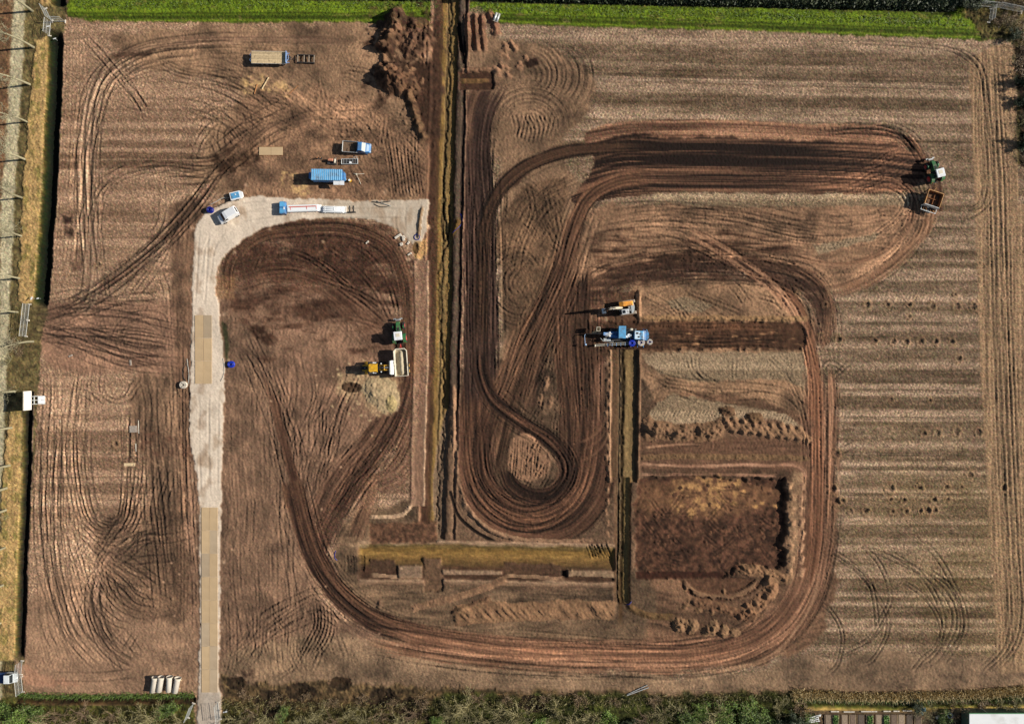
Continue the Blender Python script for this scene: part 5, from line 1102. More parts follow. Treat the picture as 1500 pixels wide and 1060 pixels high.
# farmland beyond the surveyed site, out to the horizon
fm = bpy.data.materials.new('far_farmland'); fm.use_nodes = True
nt = fm.node_tree; pb = nt.nodes['Principled BSDF']; pb.inputs['Roughness'].default_value = .95
gp = nt.nodes.new('ShaderNodeNewGeometry'); nn_ = nt.nodes.new('ShaderNodeTexNoise'); nn_.inputs['Scale'].default_value = .02; nn_.inputs['Detail'].default_value = 6
cr = nt.nodes.new('ShaderNodeValToRGB'); cr.color_ramp.elements[0].color = (.07, .085, .03, 1); cr.color_ramp.elements[1].color = (.20, .15, .10, 1)
cr.color_ramp.elements[0].position = .4; cr.color_ramp.elements[1].position = .6
nt.links.new(gp.outputs['Position'], nn_.inputs['Vector']); nt.links.new(nn_.outputs['Fac'], cr.inputs[0]); nt.links.new(cr.outputs[0], pb.inputs['Base Color'])
x0, x1 = float(VX[0, 0]) + .5, float(VX[0, -1]) - .5; y1, y0 = float(VY[0, 0]) - .5, float(VY[-1, 0]) + .5
R_ = 3500.0
vs = [(x0, y0, -.15), (x1, y0, -.15), (x1, y1, -.15), (x0, y1, -.15), (-R_, -R_, -.4), (R_, -R_, -.4), (R_, R_, -.4), (-R_, R_, -.4)]
me = bpy.data.meshes.new('farmland'); me.from_pydata(vs, [], [(4, 5, 1, 0), (5, 6, 2, 1), (6, 7, 3, 2), (7, 4, 0, 3)]); me.materials.append(fm)
o = bpy.data.objects.new('farmland', me); COL.objects.link(o); o['kind'] = 'structure'
# ------------------------------------------------------------------ mesh builder
class MB:
    def __init__(self): self.bm = bmesh.new()
    def _xf(self, vs, M):
        if M is not None: bmesh.ops.transform(self.bm, matrix=M, verts=vs)
    def box(self, c, s, bev=0.0, M=None, rz=0.0, ry=0.0, rx=0.0, seg=1):
        r = bmesh.ops.create_cube(self.bm, size=1.0)
        vs = r['verts']
        bmesh.ops.scale(self.bm, vec=s, verts=vs)
        if bev > 0:
            es = list({e for v in vs for e in v.link_edges})
            rr = bmesh.ops.bevel(self.bm, geom=es, offset=min(bev, min(s) * .45), segments=seg, affect='EDGES', profile=.5)
            vs = list({v for f in rr['faces'] for v in f.verts} | {v for v in vs if v.is_valid})
        R = Matrix.Rotation(rz, 4, 'Z') @ Matrix.Rotation(ry, 4, 'Y') @ Matrix.Rotation(rx, 4, 'X')
        bmesh.ops.transform(self.bm, matrix=Matrix.Translation(c) @ R, verts=vs)
        self._xf(vs, M)
        return self
    def cyl(self, p0, p1, r0, r1=None, n=12, cap=True):
        if r1 is None: r1 = r0
        p0, p1 = Vector(p0), Vector(p1)
        d = (p1 - p0); q = d.to_track_quat('Z', 'Y')
        a = []; b = []
        for k in range(n):
            t = 2 * math.pi * k / n
            o = Vector((math.cos(t), math.sin(t), 0))
            a.append(self.bm.verts.new(p0 + q @ (o * r0))); b.append(self.bm.verts.new(p1 + q @ (o * r1)))
        for k in range(n):
            self.bm.faces.new((a[k], a[(k + 1) % n], b[(k + 1) % n], b[k]))
        if cap:
            self.bm.faces.new(a[::-1]); self.bm.faces.new(b)
        return self
    def tube(self, pts, r, n=6, closed=False):
        P = [Vector(p) for p in pts]
        rings = []
        m = len(P)
        for i, p in enumerate(P):
            if closed: d = P[(i + 1) % m] - P[i - 1]
            else: d = P[min(i + 1, m - 1)] - P[max(i - 1, 0)]
            if d.length < 1e-6: d = Vector((0, 0, 1))
            d.normalize()
            up = Vector((0, 0, 1)) if abs(d.z) < .95 else Vector((1, 0, 0))
            x = d.cross(up).normalized(); y = d.cross(x).normalized()
            rr = r[i] if isinstance(r, (list, tuple)) else r
            rings.append([self.bm.verts.new(p + x * (rr * math.cos(2 * math.pi * k / n)) + y * (rr * math.sin(2 * math.pi * k / n))) for k in range(n)])
        rng = range(m) if closed else range(m - 1)
        for i in rng:
            A, B = rings[i], rings[(i + 1) % m]
            for k in range(n): self.bm.faces.new((A[k], A[(k + 1) % n], B[(k + 1) % n], B[k]))
        if not closed:
            self.bm.faces.new(rings[0][::-1]); self.bm.faces.new(rings[-1])
        return self
    def lathe(self, prof, c=(0, 0, 0), axis='Z', n=24, closed_prof=False):
        """prof [(r, h)] turned round an axis through c"""
        c = Vector(c); rings = []
        for k in range(n):
            t = 2 * math.pi * k / n; ca, sa = math.cos(t), math.sin(t)
            row = []
            for r, h in prof:
                if axis == 'Z': v = Vector((r * ca, r * sa, h))
                elif axis == 'Y': v = Vector((r * ca, h, r * sa))
                else: v = Vector((h, r * ca, r * sa))
                row.append(self.bm.verts.new(c + v))
            rings.append(row)
        m = len(prof)
        for k in range(n):
            A, B = rings[k], rings[(k + 1) % n]
            for i in range(m if closed_prof else m - 1):
                j = (i + 1) % m
                self.bm.faces.new((A[i], B[i], B[j], A[j]))
        return self
    def prism(self, pts, y0, y1):
        """xz outline pushed from y0 to y1; an entry may carry its own half-width factor"""
        a = [self.bm.verts.new((p[0], y0 * (p[2] if len(p) > 2 else 1), p[1])) for p in pts]
        b = [self.bm.verts.new((p[0], y1 * (p[2] if len(p) > 2 else 1), p[1])) for p in pts]
        n = len(pts)
        for k in range(n): self.bm.faces.new((a[k], a[(k + 1) % n], b[(k + 1) % n], b[k]))
        fa = self.bm.faces.new(a[::-1]); fb = self.bm.faces.new(b)
        bmesh.ops.triangulate(self.bm, faces=[fa, fb])
        return self
    def plan(self, pts, z0, z1):
        a = [self.bm.verts.new((p[0], p[1], z0)) for p in pts]; b = [self.bm.verts.new((p[0], p[1], z1)) for p in pts]
        n = len(pts)
        for k in range(n): self.bm.faces.new((a[k], a[(k + 1) % n], b[(k + 1) % n], b[k]))
        fa = self.bm.faces.new(a[::-1]); fb = self.bm.faces.new(b)
        bmesh.ops.triangulate(self.bm, faces=[fa, fb])
        return self
    def slab(self, q, th=0.012):
        """a thin pane with thickness from four corners"""
        q = [Vector(p) for p in q]
        n = (q[1] - q[0]).cross(q[3] - q[0]).normalized() * th
        a = [self.bm.verts.new(p) for p in q]; b = [self.bm.verts.new(p + n) for p in q]
        k = len(q)
        self.bm.faces.new(a[::-1]); self.bm.faces.new(b)
        for i in range(k): self.bm.faces.new((a[i], a[(i + 1) % k], b[(i + 1) % k], b[i]))
        return self
    def build(self, name, m, parent=None, smooth=False, loc=None, rot=None):
        bmesh.ops.recalc_face_normals(self.bm, faces=self.bm.faces[:])
        me = bpy.data.meshes.new(name)
        self.bm.to_mesh(me); self.bm.free()
        me.materials.append(m)
        if smooth:
            me.polygons.foreach_set('use_smooth', np.ones(len(me.polygons), bool))
        o = bpy.data.objects.new(name, me); COL.objects.link(o)
        if parent is not None: o.parent = parent
        if loc is not None: o.location = loc
        if rot is not None: o.rotation_euler = rot
        return o

def dup_tree(o, parent=None, level=0):
    c = o.copy(); COL.objects.link(c)
    if parent is not None: c.parent = parent
    for ch in list(o.children):
        if ch.parent == o: dup_tree(ch, c, level + 1)
    return c

def put(u, v, h=0.0):
    """ground position of something whose top, h metres up, is seen over plan point (u, v)"""
    k = (CAM_H - h) / CAM_H
    uu = UC + (u - UC) * k; vv_ = VC + (v - VC) * k
    return site(uu, vv_, ground(uu, vv_))

BLUE = mat('blue_paint', (.055, .225, .50), .5, 0, .14, 1.8, .6)
LBLUE = mat('light_blue_paint', (.10, .35, .60), .5, 0, .12, 1.8, .5)
DBLUE = mat('navy_plastic', (.008, .014, .20), .4, 0, .15, 4)
CBLUE = mat('cobalt_plastic', (.010, .035, .42), .4, 0, .15, 4)
WHITE = mat('white_paint', (.78, .79, .79), .35, 0, .04, 1.2, .12, (.42, .36, .30))
CREAM = mat('cream_paint', (.62, .56, .43), .55, 0, .08, 1.5, .3)
GREY = mat('grey_steel', (.36, .36, .35), .5, .5, .15, 3, .2)
LGREY = mat('galvanised', (.56, .58, .56), .45, .4, .1, 4, .1)
DGREY = mat('dark_steel', (.05, .05, .05), .55, .3, .2, 3, .35)
BLACK = mat('black_rubber', (.018, .018, .018), .85, 0, .2, 4, .45)
GLASS = mat('dark_glass', (.015, .02, .025), .08, 0, .02, 2, 0, spec=.6)
LGLASS = mat('dusty_windscreen', (.42, .43, .38), .25, 0, .08, 2, .2, (.5, .46, .38))
GREEN = mat('tractor_green', (.03, .16, .05), .5, 0, .14, 2.5, .6)
RED = mat('red_paint', (.50, .035, .03), .5, 0, .12, 3, .2)
YELLOW = mat('machine_yellow', (.72, .39, .02), .5, 0, .14, 2.5, .5)
ORANGE = mat('machine_orange', (.72, .30, .04), .5, 0, .14, 2.5, .5)
RUST = mat('rusty_steel', (.36, .15, .05), .8, .1, .3, 2.5, .4, (.10, .05, .025))
SAND = mat('load_sand', (.42, .35, .235), .95, 0, .12, 4, 0, bump=.6)
SOIL = mat('load_soil', (.12, .075, .045), .95, 0, .25, 3, 0, bump=.6)
WOOD = mat('pale_timber', (.56, .42, .24), .8, 0, .2, 3, .2)
CONC = mat('concrete', (.56, .50, .41), .85, 0, .1, 2.5, .2, (.36, .28, .20))
PLATE = mat('road_plate_steel', (.50, .355, .20), .75, 0, .10, .5, .35, (.40, .285, .165))
PLATE2 = mat('road_plate_grey', (.41, .31, .20), .75, 0, .10, .5, .35, (.32, .235, .15))
WRAP = mat('white_film', (.82, .83, .82), .35, 0, .03, 3, .05, (.6, .57, .52))
REDSTR = mat('red_strap', (.55, .10, .06), .6, 0, .1, 3)
LIGHTL = mat('clear_lens', (.6, .6, .58), .15, 0, .05, 3)
REDL = mat('red_lens', (.45, .02, .02), .2, 0, .05, 3)
HOSE = mat('black_hose', (.03, .032, .03), .5, 0, .2, 4, .2)
GHOSE = mat('grey_hose', (.42, .40, .35), .6, 0, .2, 4, .2)

# ------------------------------------------------------------------ wheels shared by the vehicles
WHEEL_CACHE = {}
def wheel(parent, x, y, r, w, rim_mat, lugs=0, out=1, name='wheel'):
    key = (round(r, 3), round(w, 3), rim_mat.name, lugs)
    if key not in WHEEL_CACHE:
        b = MB(); hw = w / 2
        b.lathe([(r * .58, -hw * .9), (r * .86, -hw), (r * .97, -hw * .8), (r, -hw * .4), (r, hw * .4), (r * .97, hw * .8), (r * .86, hw), (r * .58, hw * .9)], axis='Y', n=28)
        if lugs:
            for k in range(lugs):
                t = 2 * math.pi * k / lugs
                for sg in (-1, 1):
                    tt = t + (math.pi / lugs if sg > 0 else 0)
                    b.box((0, 0, 0), (r * .09, hw * 1.05, r * .07), 0, Matrix.Rotation(tt, 4, 'Y') @ Matrix.Translation((0, sg * hw * .45, r * 1.0)) @ Matrix.Rotation(sg * .5, 4, 'Z'))
        ty = b.build('wheel', BLACK, None, True)
        b = MB()
        b.lathe([(.001, hw * .55), (r * .16, hw * .62), (r * .2, hw * .4), (r * .48, hw * .3), (r * .55, hw * .85), (r * .6, hw * .9), (r * .6, -hw * .9), (r * .5, -hw * .6), (.001, -hw * .5)], axis='Y', n=20)
        for k in range(6):
            t = k * math.pi / 3; b.cyl((r * .3 * math.cos(t), hw * .25, r * .3 * math.sin(t)), (r * .3 * math.cos(t), hw * .5, r * .3 * math.sin(t)), r * .035, None, 6)
        ri = b.build('rim', rim_mat, ty, True)
        WHEEL_CACHE[key] = (ty, ri)
        ty.parent = parent; ty.location = (x, y, r); ty.rotation_euler = (0, 0, 0 if out > 0 else math.pi); ty.name = name
        return ty
    t0, r0 = WHEEL_CACHE[key]
    ty = t0.copy(); COL.objects.link(ty); ty.name = name; ty.parent = parent; ty.location = (x, y, r); ty.rotation_euler = (0, 0, 0 if out > 0 else math.pi)
    ri = r0.copy(); COL.objects.link(ri); ri.parent = ty
    return ty

def part(name, m, parent, fn, smooth=False, label_=None):
    b = MB(); fn(b); o = b.build(name, m, parent, smooth)
    if label_: o['label'] = label_
    return o

def side_pane(b, pts, hw, sg, th=.012):
    """pane on a side that leans in: hw(z) gives the body's half width"""
    q = [Vector((x, sg * (hw(z) + .004), z)) for x, z in pts]
    if sg > 0: q = q[::-1]
    b.slab(q, th)

# ------------------------------------------------------------------ blue pickup with an open tray
def blue_pickup():
    t = empty('pickup_truck', 'blue pickup with an open soil-strewn tray parked above the grey frames', 'pickup truck', put(522, 215.5, 1.2), math.radians(-4))
    part('chassis', DGREY, t, lambda b: b.box((-.1, 0, .5), (5.2, .9, .25), .03).box((1.5, 0, .45), (.2, 1.7, .2)).box((-1.5, 0, .45), (.2, 1.7, .2)))
    W = lambda z: .98 - .16 * max(0, (z - 1.05)) / .9
    prof = [(.35, .45, 1), (2.62, .45, .93), (2.78, .62, .90), (2.78, .92, .88), (2.55, 1.10, .90), (1.85, 1.22, .93), (1.15, 1.92, .84), (.45, 1.95, .84), (.35, 1.2, 1)]
    part('cab', BLUE, t, lambda b: b.prism(prof, -.98, .98))
    part('windscreen', LGLASS, t, lambda b: b.slab([(1.80, -.84, 1.285), (1.80, .84, 1.285), (1.20, .76, 1.885), (1.20, -.76, 1.885)], .012))
    for sg in (-1, 1):
        part('side_window', GLASS, t, lambda b: side_pane(b, [(.5, 1.25), (1.62, 1.25), (1.15, 1.8), (.55, 1.82)], W, sg))
        part('headlight', LIGHTL, t, lambda b: b.box((2.70, sg * .66, .86), (.2, .32, .2), .04))
        part('door_mirror', BLACK, t, lambda b: b.box((1.62, sg * 1.10, 1.32), (.14, .26, .2), .04).cyl((1.62, sg * .93, 1.28), (1.62, sg * 1.02, 1.3), .03))
        wheel(t, 1.75, sg * .86, .36, .24, GREY, 0, sg); wheel(t, -1.55, sg * .86, .36, .26, GREY, 0, sg)
        part('mudguard', BLUE, t, lambda b: b.lathe([(.40, -.13), (.46, -.13), (.46, .13), (.40, .13)], (1.75, sg * .87, .36), 'Y', 20, True))
    part('hood_panel', mat('pale_blue_bonnet', (.42, .56, .70), .3, 0, .06, 2, .1), t, lambda b: b.slab([(2.5, -.62, 1.118), (2.5, .62, 1.118), (1.98, .72, 1.209), (1.98, -.72, 1.209)][::-1], -.012))
    part('bumper', DGREY, t, lambda b: b.box((2.84, 0, .56), (.14, 1.76, .22), .05))
    part('tray_floor', SOIL, t, lambda b: b.box((-1.25, 0, .84), (2.9, 2.06, .12), .02))
    [part('soil_clod', SOIL, t, lambda b: b.box((-1.0 + .8 * math.sin(k * 2.3), .7 * math.cos(k * 1.7), .93), (.25 + .1 * (k % 3), .2, .12), .05, None, k)) for k in range(9)]
    for sg in (-1, 1): part('dropside', LGREY, t, lambda b: b.box((-1.25, sg * 1.05, 1.05), (2.96, .06, .42), .015))
    part('tailboard', LGREY, t, lambda b: b.box((-2.74, 0, 1.05), (.06, 2.1, .42), .015))
    part('headboard', BLUE, t, lambda b: b.box((.24, 0, 1.2), (.07, 2.0, .72), .02))
    for sg in (-1, 1): part('tail_light', REDL, t, lambda b: b.box((-2.80, sg * .85, .74), (.06, .22, .12), .02))
blue_pickup()

# ------------------------------------------------------------------ white van on the sand road
def white_van():
    t = empty('van', 'small white panel van parked on the bend of the sand road', 'van', put(333.5, 315, 1.2), math.radians(180 + 30))
    W = lambda z: .88 - .10 * max(0, z - .95) / .9
    prof = [(-2.05, .35, 1), (1.75, .35, .95), (2.08, .5, .90), (2.10, .78, .88), (1.88, .98, .90), (1.28, 1.12, .95), (.62, 1.74, .86), (.2, 1.84, .86), (-1.9, 1.84, .86), (-2.08, 1.2, .97)]
    part('body', WHITE, t, lambda b: b.prism(prof, -.88, .88))
    part('roof_panel', mat('roof_grey_white', (.66, .67, .68), .35, 0, .03, 2), t, lambda b: b.box((-.85, 0, 1.85), (2.0, 1.3, .024), .01))
    part('windscreen', GLASS, t, lambda b: b.slab([(1.22, -.78, 1.19), (1.22, .78, 1.19), (.68, .70, 1.70), (.68, -.70, 1.70)], .012))
    for sg in (-1, 1):
        part('side_window', GLASS, t, lambda b: side_pane(b, [(.25, 1.15), (1.12, 1.15), (.62, 1.62), (.25, 1.66)], W, sg))
        part('headlight', LIGHTL, t, lambda b: b.box((1.98, sg * .6, .78), (.2, .3, .2), .05))
        part('tail_light', REDL, t, lambda b: b.box((-2.07, sg * .76, 1.0), (.05, .12, .4), .02))
        part('door_mirror', BLACK, t, lambda b: b.box((1.1, sg * .99, 1.18), (.12, .2, .16), .04).cyl((1.1, sg * .84, 1.15), (1.1, sg * .92, 1.17), .03))
        wheel(t, 1.32, sg * .76, .31, .2, GREY, 0, sg); wheel(t, -1.35, sg * .76, .31, .2, GREY, 0, sg)
        [part('wheel_arch', BLACK, t, lambda b: b.lathe([(.32, -.05), (.37, -.05), (.37, .05), (.32, .05)], (x_, sg * .85, .33), 'Y', 18, True)) for x_ in (1.32, -1.35)]
    part('rear_window', GLASS, t, lambda b: b.slab([(-2.075, -.6, 1.25), (-2.075, .6, 1.25), (-1.94, .55, 1.68), (-1.94, -.55, 1.68)][::-1], .012))
    part('bumper', DGREY, t, lambda b: b.box((2.08, 0, .46), (.14, 1.5, .2), .05)); part('bumper', DGREY, t, lambda b: b.box((-2.09, 0, .46), (.1, 1.6, .18), .04))
white_van()

# ------------------------------------------------------------------ small blue pump trailer with a white rim
def pump_cart():
    t = empty('pump_trailer', 'small pump trailer with a bright blue lid and white rim beside the white van', 'trailer', put(346, 285.8, .9), math.radians(14))
    part('body', WHITE, t, lambda b: b.plan([(-1.25, -.75), (.75, -.75), (1.2, -.45), (1.2, .45), (.75, .75), (-1.25, .75)], .35, .92))
    part('lid', LBLUE, t, lambda b: b.box((-.2, 0, .96), (1.6, 1.15, .12), .04))
    part('lid_handle', GREY, t, lambda b: b.box((.2, -.3, 1.04), (.5, .06, .05), .02))
    part('filler_cap', WHITE, t, lambda b: b.cyl((-.1, .15, 1.0), (-.1, .15, 1.08), .14, None, 14))
    part('drawbar', DGREY, t, lambda b: b.tube([(-1.2, -.5, .45), (-2.5, 0, .42), (-1.2, .5, .45)], .05).tube([(-2.45, 0, .42), (-2.8, 0, .42)], .06).cyl((-2.4, 0, .1), (-2.4, 0, .6), .05))
    for sg in (-1, 1): wheel(t, -.2, sg * .78, .3, .18, GREY, 0, sg)
pump_cart()

def coil(u, v, m, name, lab, cat, r=.66, h=.5, hole=.24, core=None, group=None, z=0.0, n=4):
    t = empty(name, lab, cat, put(u, v, h) + Vector((0, 0, z)), 0, group)
    def f(b):
        lay = 5
        for k in range(lay):
            zc = h * (k + .5) / lay; rt = h / lay * .5
            for q in range(n):
                R = hole + (r - hole) * (q + .5) / n
                pr = [(R + (r - hole) / n * .52 * math.cos(a), zc + rt * 1.05 * math.sin(a)) for a in [i * math.pi / 3 for i in range(6)]]
                if q in (0, n - 1) or k == lay - 1: b.lathe(pr, (0, 0, 0), 'Z', 26, True)
    part('coiled_pipe', m, t, f, True)
    part('core', core or DGREY, t, lambda b: b.cyl((0, 0, .01), (0, 0, h * .5), hole * .8, None, 16))
    for a in (0, 2.1, 4.2): part('tie_band', core or DGREY, t, lambda b: b.box((0, 0, 0), (r - hole + .06, .05, h + .05), .01, Matrix.Rotation(a, 4, 'Z') @ Matrix.Translation(((r + hole) / 2, 0, h / 2))))
    return t
coil(307, 307, DBLUE, 'pipe_coil', 'dark navy pipe coil at the corner of the sand road beside the white van', 'pipe coil', .62, .8, .2, DBLUE)
coil(338, 533.5, CBLUE, 'pipe_coil', 'bright blue pipe coil lying right of the straight sand road', 'pipe coil', .66, .6, .22)
coil(267.8, 563.5, CONC, 'pipe_coil', 'off-white pipe coil lying left of the straight sand road', 'pipe coil', .72, .6, .2)

def hose(name, pts, r, m, lab, cat='hose', group=None, n=6):
    P = cmr(pts, False, 3.0)
    q = [site(a, b, ground(a, b) + r * .9) for a, b in P]
    b = MB(); b.tube(q, r, n); o = b.build(name, m, None, True)
    return tag(o, lab, cat, group)
hose('hose', [(336, 290), (326, 290), (316, 296), (307, 300)], .07, GHOSE, 'pale hose from the pump trailer to the navy coil, upper one')
hose('hose', [(337, 293), (330, 297), (320, 302), (311, 305)], .05, HOSE, 'thin black hose from the pump trailer to the navy coil')
hose('hose', [(274, 525), (275, 535), (277, 548), (276, 562)], .075, GHOSE, 'pale hose running down the road edge to the off-white coil')
hose('hose', [(273, 532), (267, 545), (269, 553), (273, 560)], .05, HOSE, 'dark hose bowed left of the pale hose above the off-white coil')
hose('hose', [(327, 525), (329, 540), (327, 552), (324, 558)], .05, GHOSE, 'thin pale hose beside the bright blue coil')
hose('hose', [(611 + 4.2 * math.cos(a), 347.5 + 4.4 * math.sin(a)) for a in np.linspace(0, 6.6, 14)], .07, DBLUE, 'ring of navy hose lying near the eroded end of the sand road')
hose('hose', [(674, 313), (677, 319), (676, 327), (671, 334), (662, 342)], .06, DBLUE, 'short navy hose hanging over the spoil right of the main trench')
hose('hose', [(492, 806), (490, 812), (491, 818), (494, 820)], .06, DBLUE, 'curved navy hose end at the left end of the cross trench')
hose('hose', [(917, 885), (922, 884), (925, 880)], .07, DBLUE, 'curved navy hose end at the foot of the second trench')
hose('drain_pipe', [(546, 296), (556, 297), (572, 295)], .10, HOSE, 'straight dark pipe on top of the loose pipes at the road edge', 'pipe')
hose('drain_pipe', [(548, 299), (556, 303), (566, 303), (573, 301)], .07, HOSE, 'bent dark pipe, lowest of the loose pipes at the road edge', 'pipe')
hose('drain_pipe', [(552, 295), (563, 299), (573, 302)], .09, GHOSE, 'grey pipe slanting across the loose dark pipes at the road edge', 'pipe')
b = MB(); b.tube([site(918, 1016, ground(918, 1016) + .1), site(948, 1002, ground(948, 1002) + .12)], .09, 6)
tag(b.build('pole', LGREY), 'upper of two pale grey poles lying above the bottom scrub', 'pole', None)
b = MB(); b.tube([site(918, 1016.5, ground(918, 1016) + .28), site(950, 1005.5, ground(950, 1005) + .12)], .08, 6)
tag(b.build('pole', LGREY), 'lower of two pale grey poles lying above the bottom scrub', 'pole', None)

# ------------------------------------------------------------------ blue site trailer with ribbed roof
def site_trailer():
    t = empty('site_trailer', 'blue site trailer with a pale-ribbed roof and an open white hatch', 'trailer', put(478.5, 256, 2.3), math.radians(-1))
    part('box', BLUE, t, lambda b: b.box((0, 0, 1.45), (6.0, 2.1, 1.8), .06).plan([(2.98, -.95), (3.4, -.6), (3.4, .6), (2.98, .95)], .7, 2.2))
    for k in range(16):
        part('roof_rib', mat('pale_blue_rib', (.25, .47, .66), .45, 0, .1, 2, .1), t, lambda b: b.box((-2.85 + k * .38, 0, 2.375), (.13, 2.12, .06), .02))
    part('roof', LBLUE, t, lambda b: b.box((0, 0, 2.33), (6.06, 2.16, .05), .015))
    part('open_hatch', WHITE, t, lambda b: b.box((2.3, -1.45, 1.95), (2.1, .8, .05), .01, None, 0, 0, .25))
    [part('hatch_prop', GREY, t, lambda b: b.cyl((x_, -1.06, 1.3), (x_, -1.75, 1.82), .025)) for x_ in (1.5, 3.1)]
    part('drawbar', DGREY, t, lambda b: b.tube([(-3.0, -.6, .55), (-4.2, 0, .5), (-3.0, .6, .55)], .06).box((-3.6, 0, .62), (.9, 1.0, .5), .05))
    part('gas_locker', BLUE, t, lambda b: b.box((-3.35, 0, 1.15), (.6, 1.2, 1.0), .05))
    part('chassis', DGREY, t, lambda b: b.box((0, 0, .48), (6.0, 1.5, .16), .02))
    for sg in (-1, 1):
        wheel(t, -.45, sg * .86, .36, .22, GREY, 0, sg); wheel(t, .45, sg * .86, .36, .22, GREY, 0, sg)
    for k in range(5): part('step', GREY, t, lambda b: b.box((3.3, -.5 + k * .28, .5 + k * .32), (.18, .2, .04), .01))
site_trailer()

# ------------------------------------------------------------------ flat trailer loaded with boards, and a dark frame behind it
def flat_trailer():
    t = empty('flatbed_trailer', 'long flatbed trailer with bare plank deck and blue headboard near the top verge', 'trailer', put(396, 84.5, 1.2), math.radians(-1))
    part('chassis', DGREY, t, lambda b: b.box((-.3, .6, .8), (6.6, .14, .22)).box((-.3, -.6, .8), (6.6, .14, .22)).box((-.4, 0, 1.0), (6.7, 2.3, .08), .02))
    rr = random.Random(3)
    for k in range(9):
        y = -1.04 + k * .26
        if k in (2, 5):
            cut = 1.55 + rr.uniform(-.1, .1)
            part('plank', WOOD, t, lambda b: b.box(((cut - 3.7) / 2, y, 1.085 + rr.uniform(0, .008)), (cut + 3.7, .245, .06), .01)); part('plank', WOOD, t, lambda b: b.box(((cut + .03 + 3.1) / 2, y, 1.085), (3.1 - cut - .03, .245, .06), .01))
        else: part('plank', WOOD, t, lambda b: b.box((-.3, y, 1.085 + rr.uniform(0, .008)), (6.8, .245, .06), .01))
    part('headboard', mat('pale_blue_steel', (.22, .34, .56), .45, .2, .12, 3, .2), t, lambda b: b.box((3.2, 0, 1.3), (.10, 2.3, .7), .02).box((3.45, -.9, 1.0), (.55, .12, .1), .02).box((3.45, .9, 1.0), (.55, .12, .1), .02).tube([(3.22, -1.1, 1.6), (3.6, -.4, 1.35), (3.6, .4, 1.35), (3.22, 1.1, 1.6)], .06))
    part('spare_wheel', BLACK, t, lambda b: b.lathe([(.22, -.1), (.4, -.12), (.48, 0), (.4, .12), (.22, .1)], (3.6, 0, 1.1), 'Z', 20, True), True)
    part('tow_eye', DGREY, t, lambda b: b.tube([(3.4, -.5, .8), (4.4, 0, .7), (3.4, .5, .8)], .06))
    part('tail_rail', mat('blue_rail', (.16, .24, .42), .5, .2, .1, 3, .2), t, lambda b: b.box((-3.75, 0, .95), (.08, 2.2, .14), .02).box((-3.9, .6, .9), (.3, .08, .08)).box((-3.9, -.6, .9), (.3, .08, .08)).tube([(-3.74, -1.0, 1.0), (-4.05, -.5, 1.05), (-3.8, -.1, 1.0)], .03).tube([(-3.74, 1.0, 1.0), (-4.05, .5, 1.05), (-3.8, .1, 1.0)], .03))
    for sg in (-1, 1): part('side_rail', LGREY, t, lambda b: b.box((-.3, sg * 1.2, 1.06), (6.8, .05, .12), .01))
    for x in (-1.8, -.9, 2.3):
        for sg in (-1, 1): wheel(t, x, sg * .95, .42, .25, GREY, 0, sg)
flat_trailer()
def dark_frame():
    t = empty('steel_frame', 'dark open steel frame with three bays standing behind the flatbed trailer', 'frame', put(448, 86, .5), math.radians(-2))
    for sg in (-1, 1): part('side_beam', DGREY, t, lambda b: b.box((0, sg * .75, .32), (3.4, .14, .3), .02))
    for x in (-1.6, -.35, .6, 1.62): part('cross_beam', mat('worn_steel', (.30, .25, .19), .7, .2, .2, 3, .4), t, lambda b: b.box((x, 0, .42), (.16, 1.36, .14), .02))
    part('tow_bar', DGREY, t, lambda b: b.tube([(-1.7, -.4, .35), (-2.3, 0, .3), (-1.7, .4, .35)], .06))
    for x in (-1.5, 1.5):
        for sg in (-1, 1): part('foot', DGREY, t, lambda b: b.box((x, sg * .75, .09), (.3, .3, .18), .02))
dark_frame()

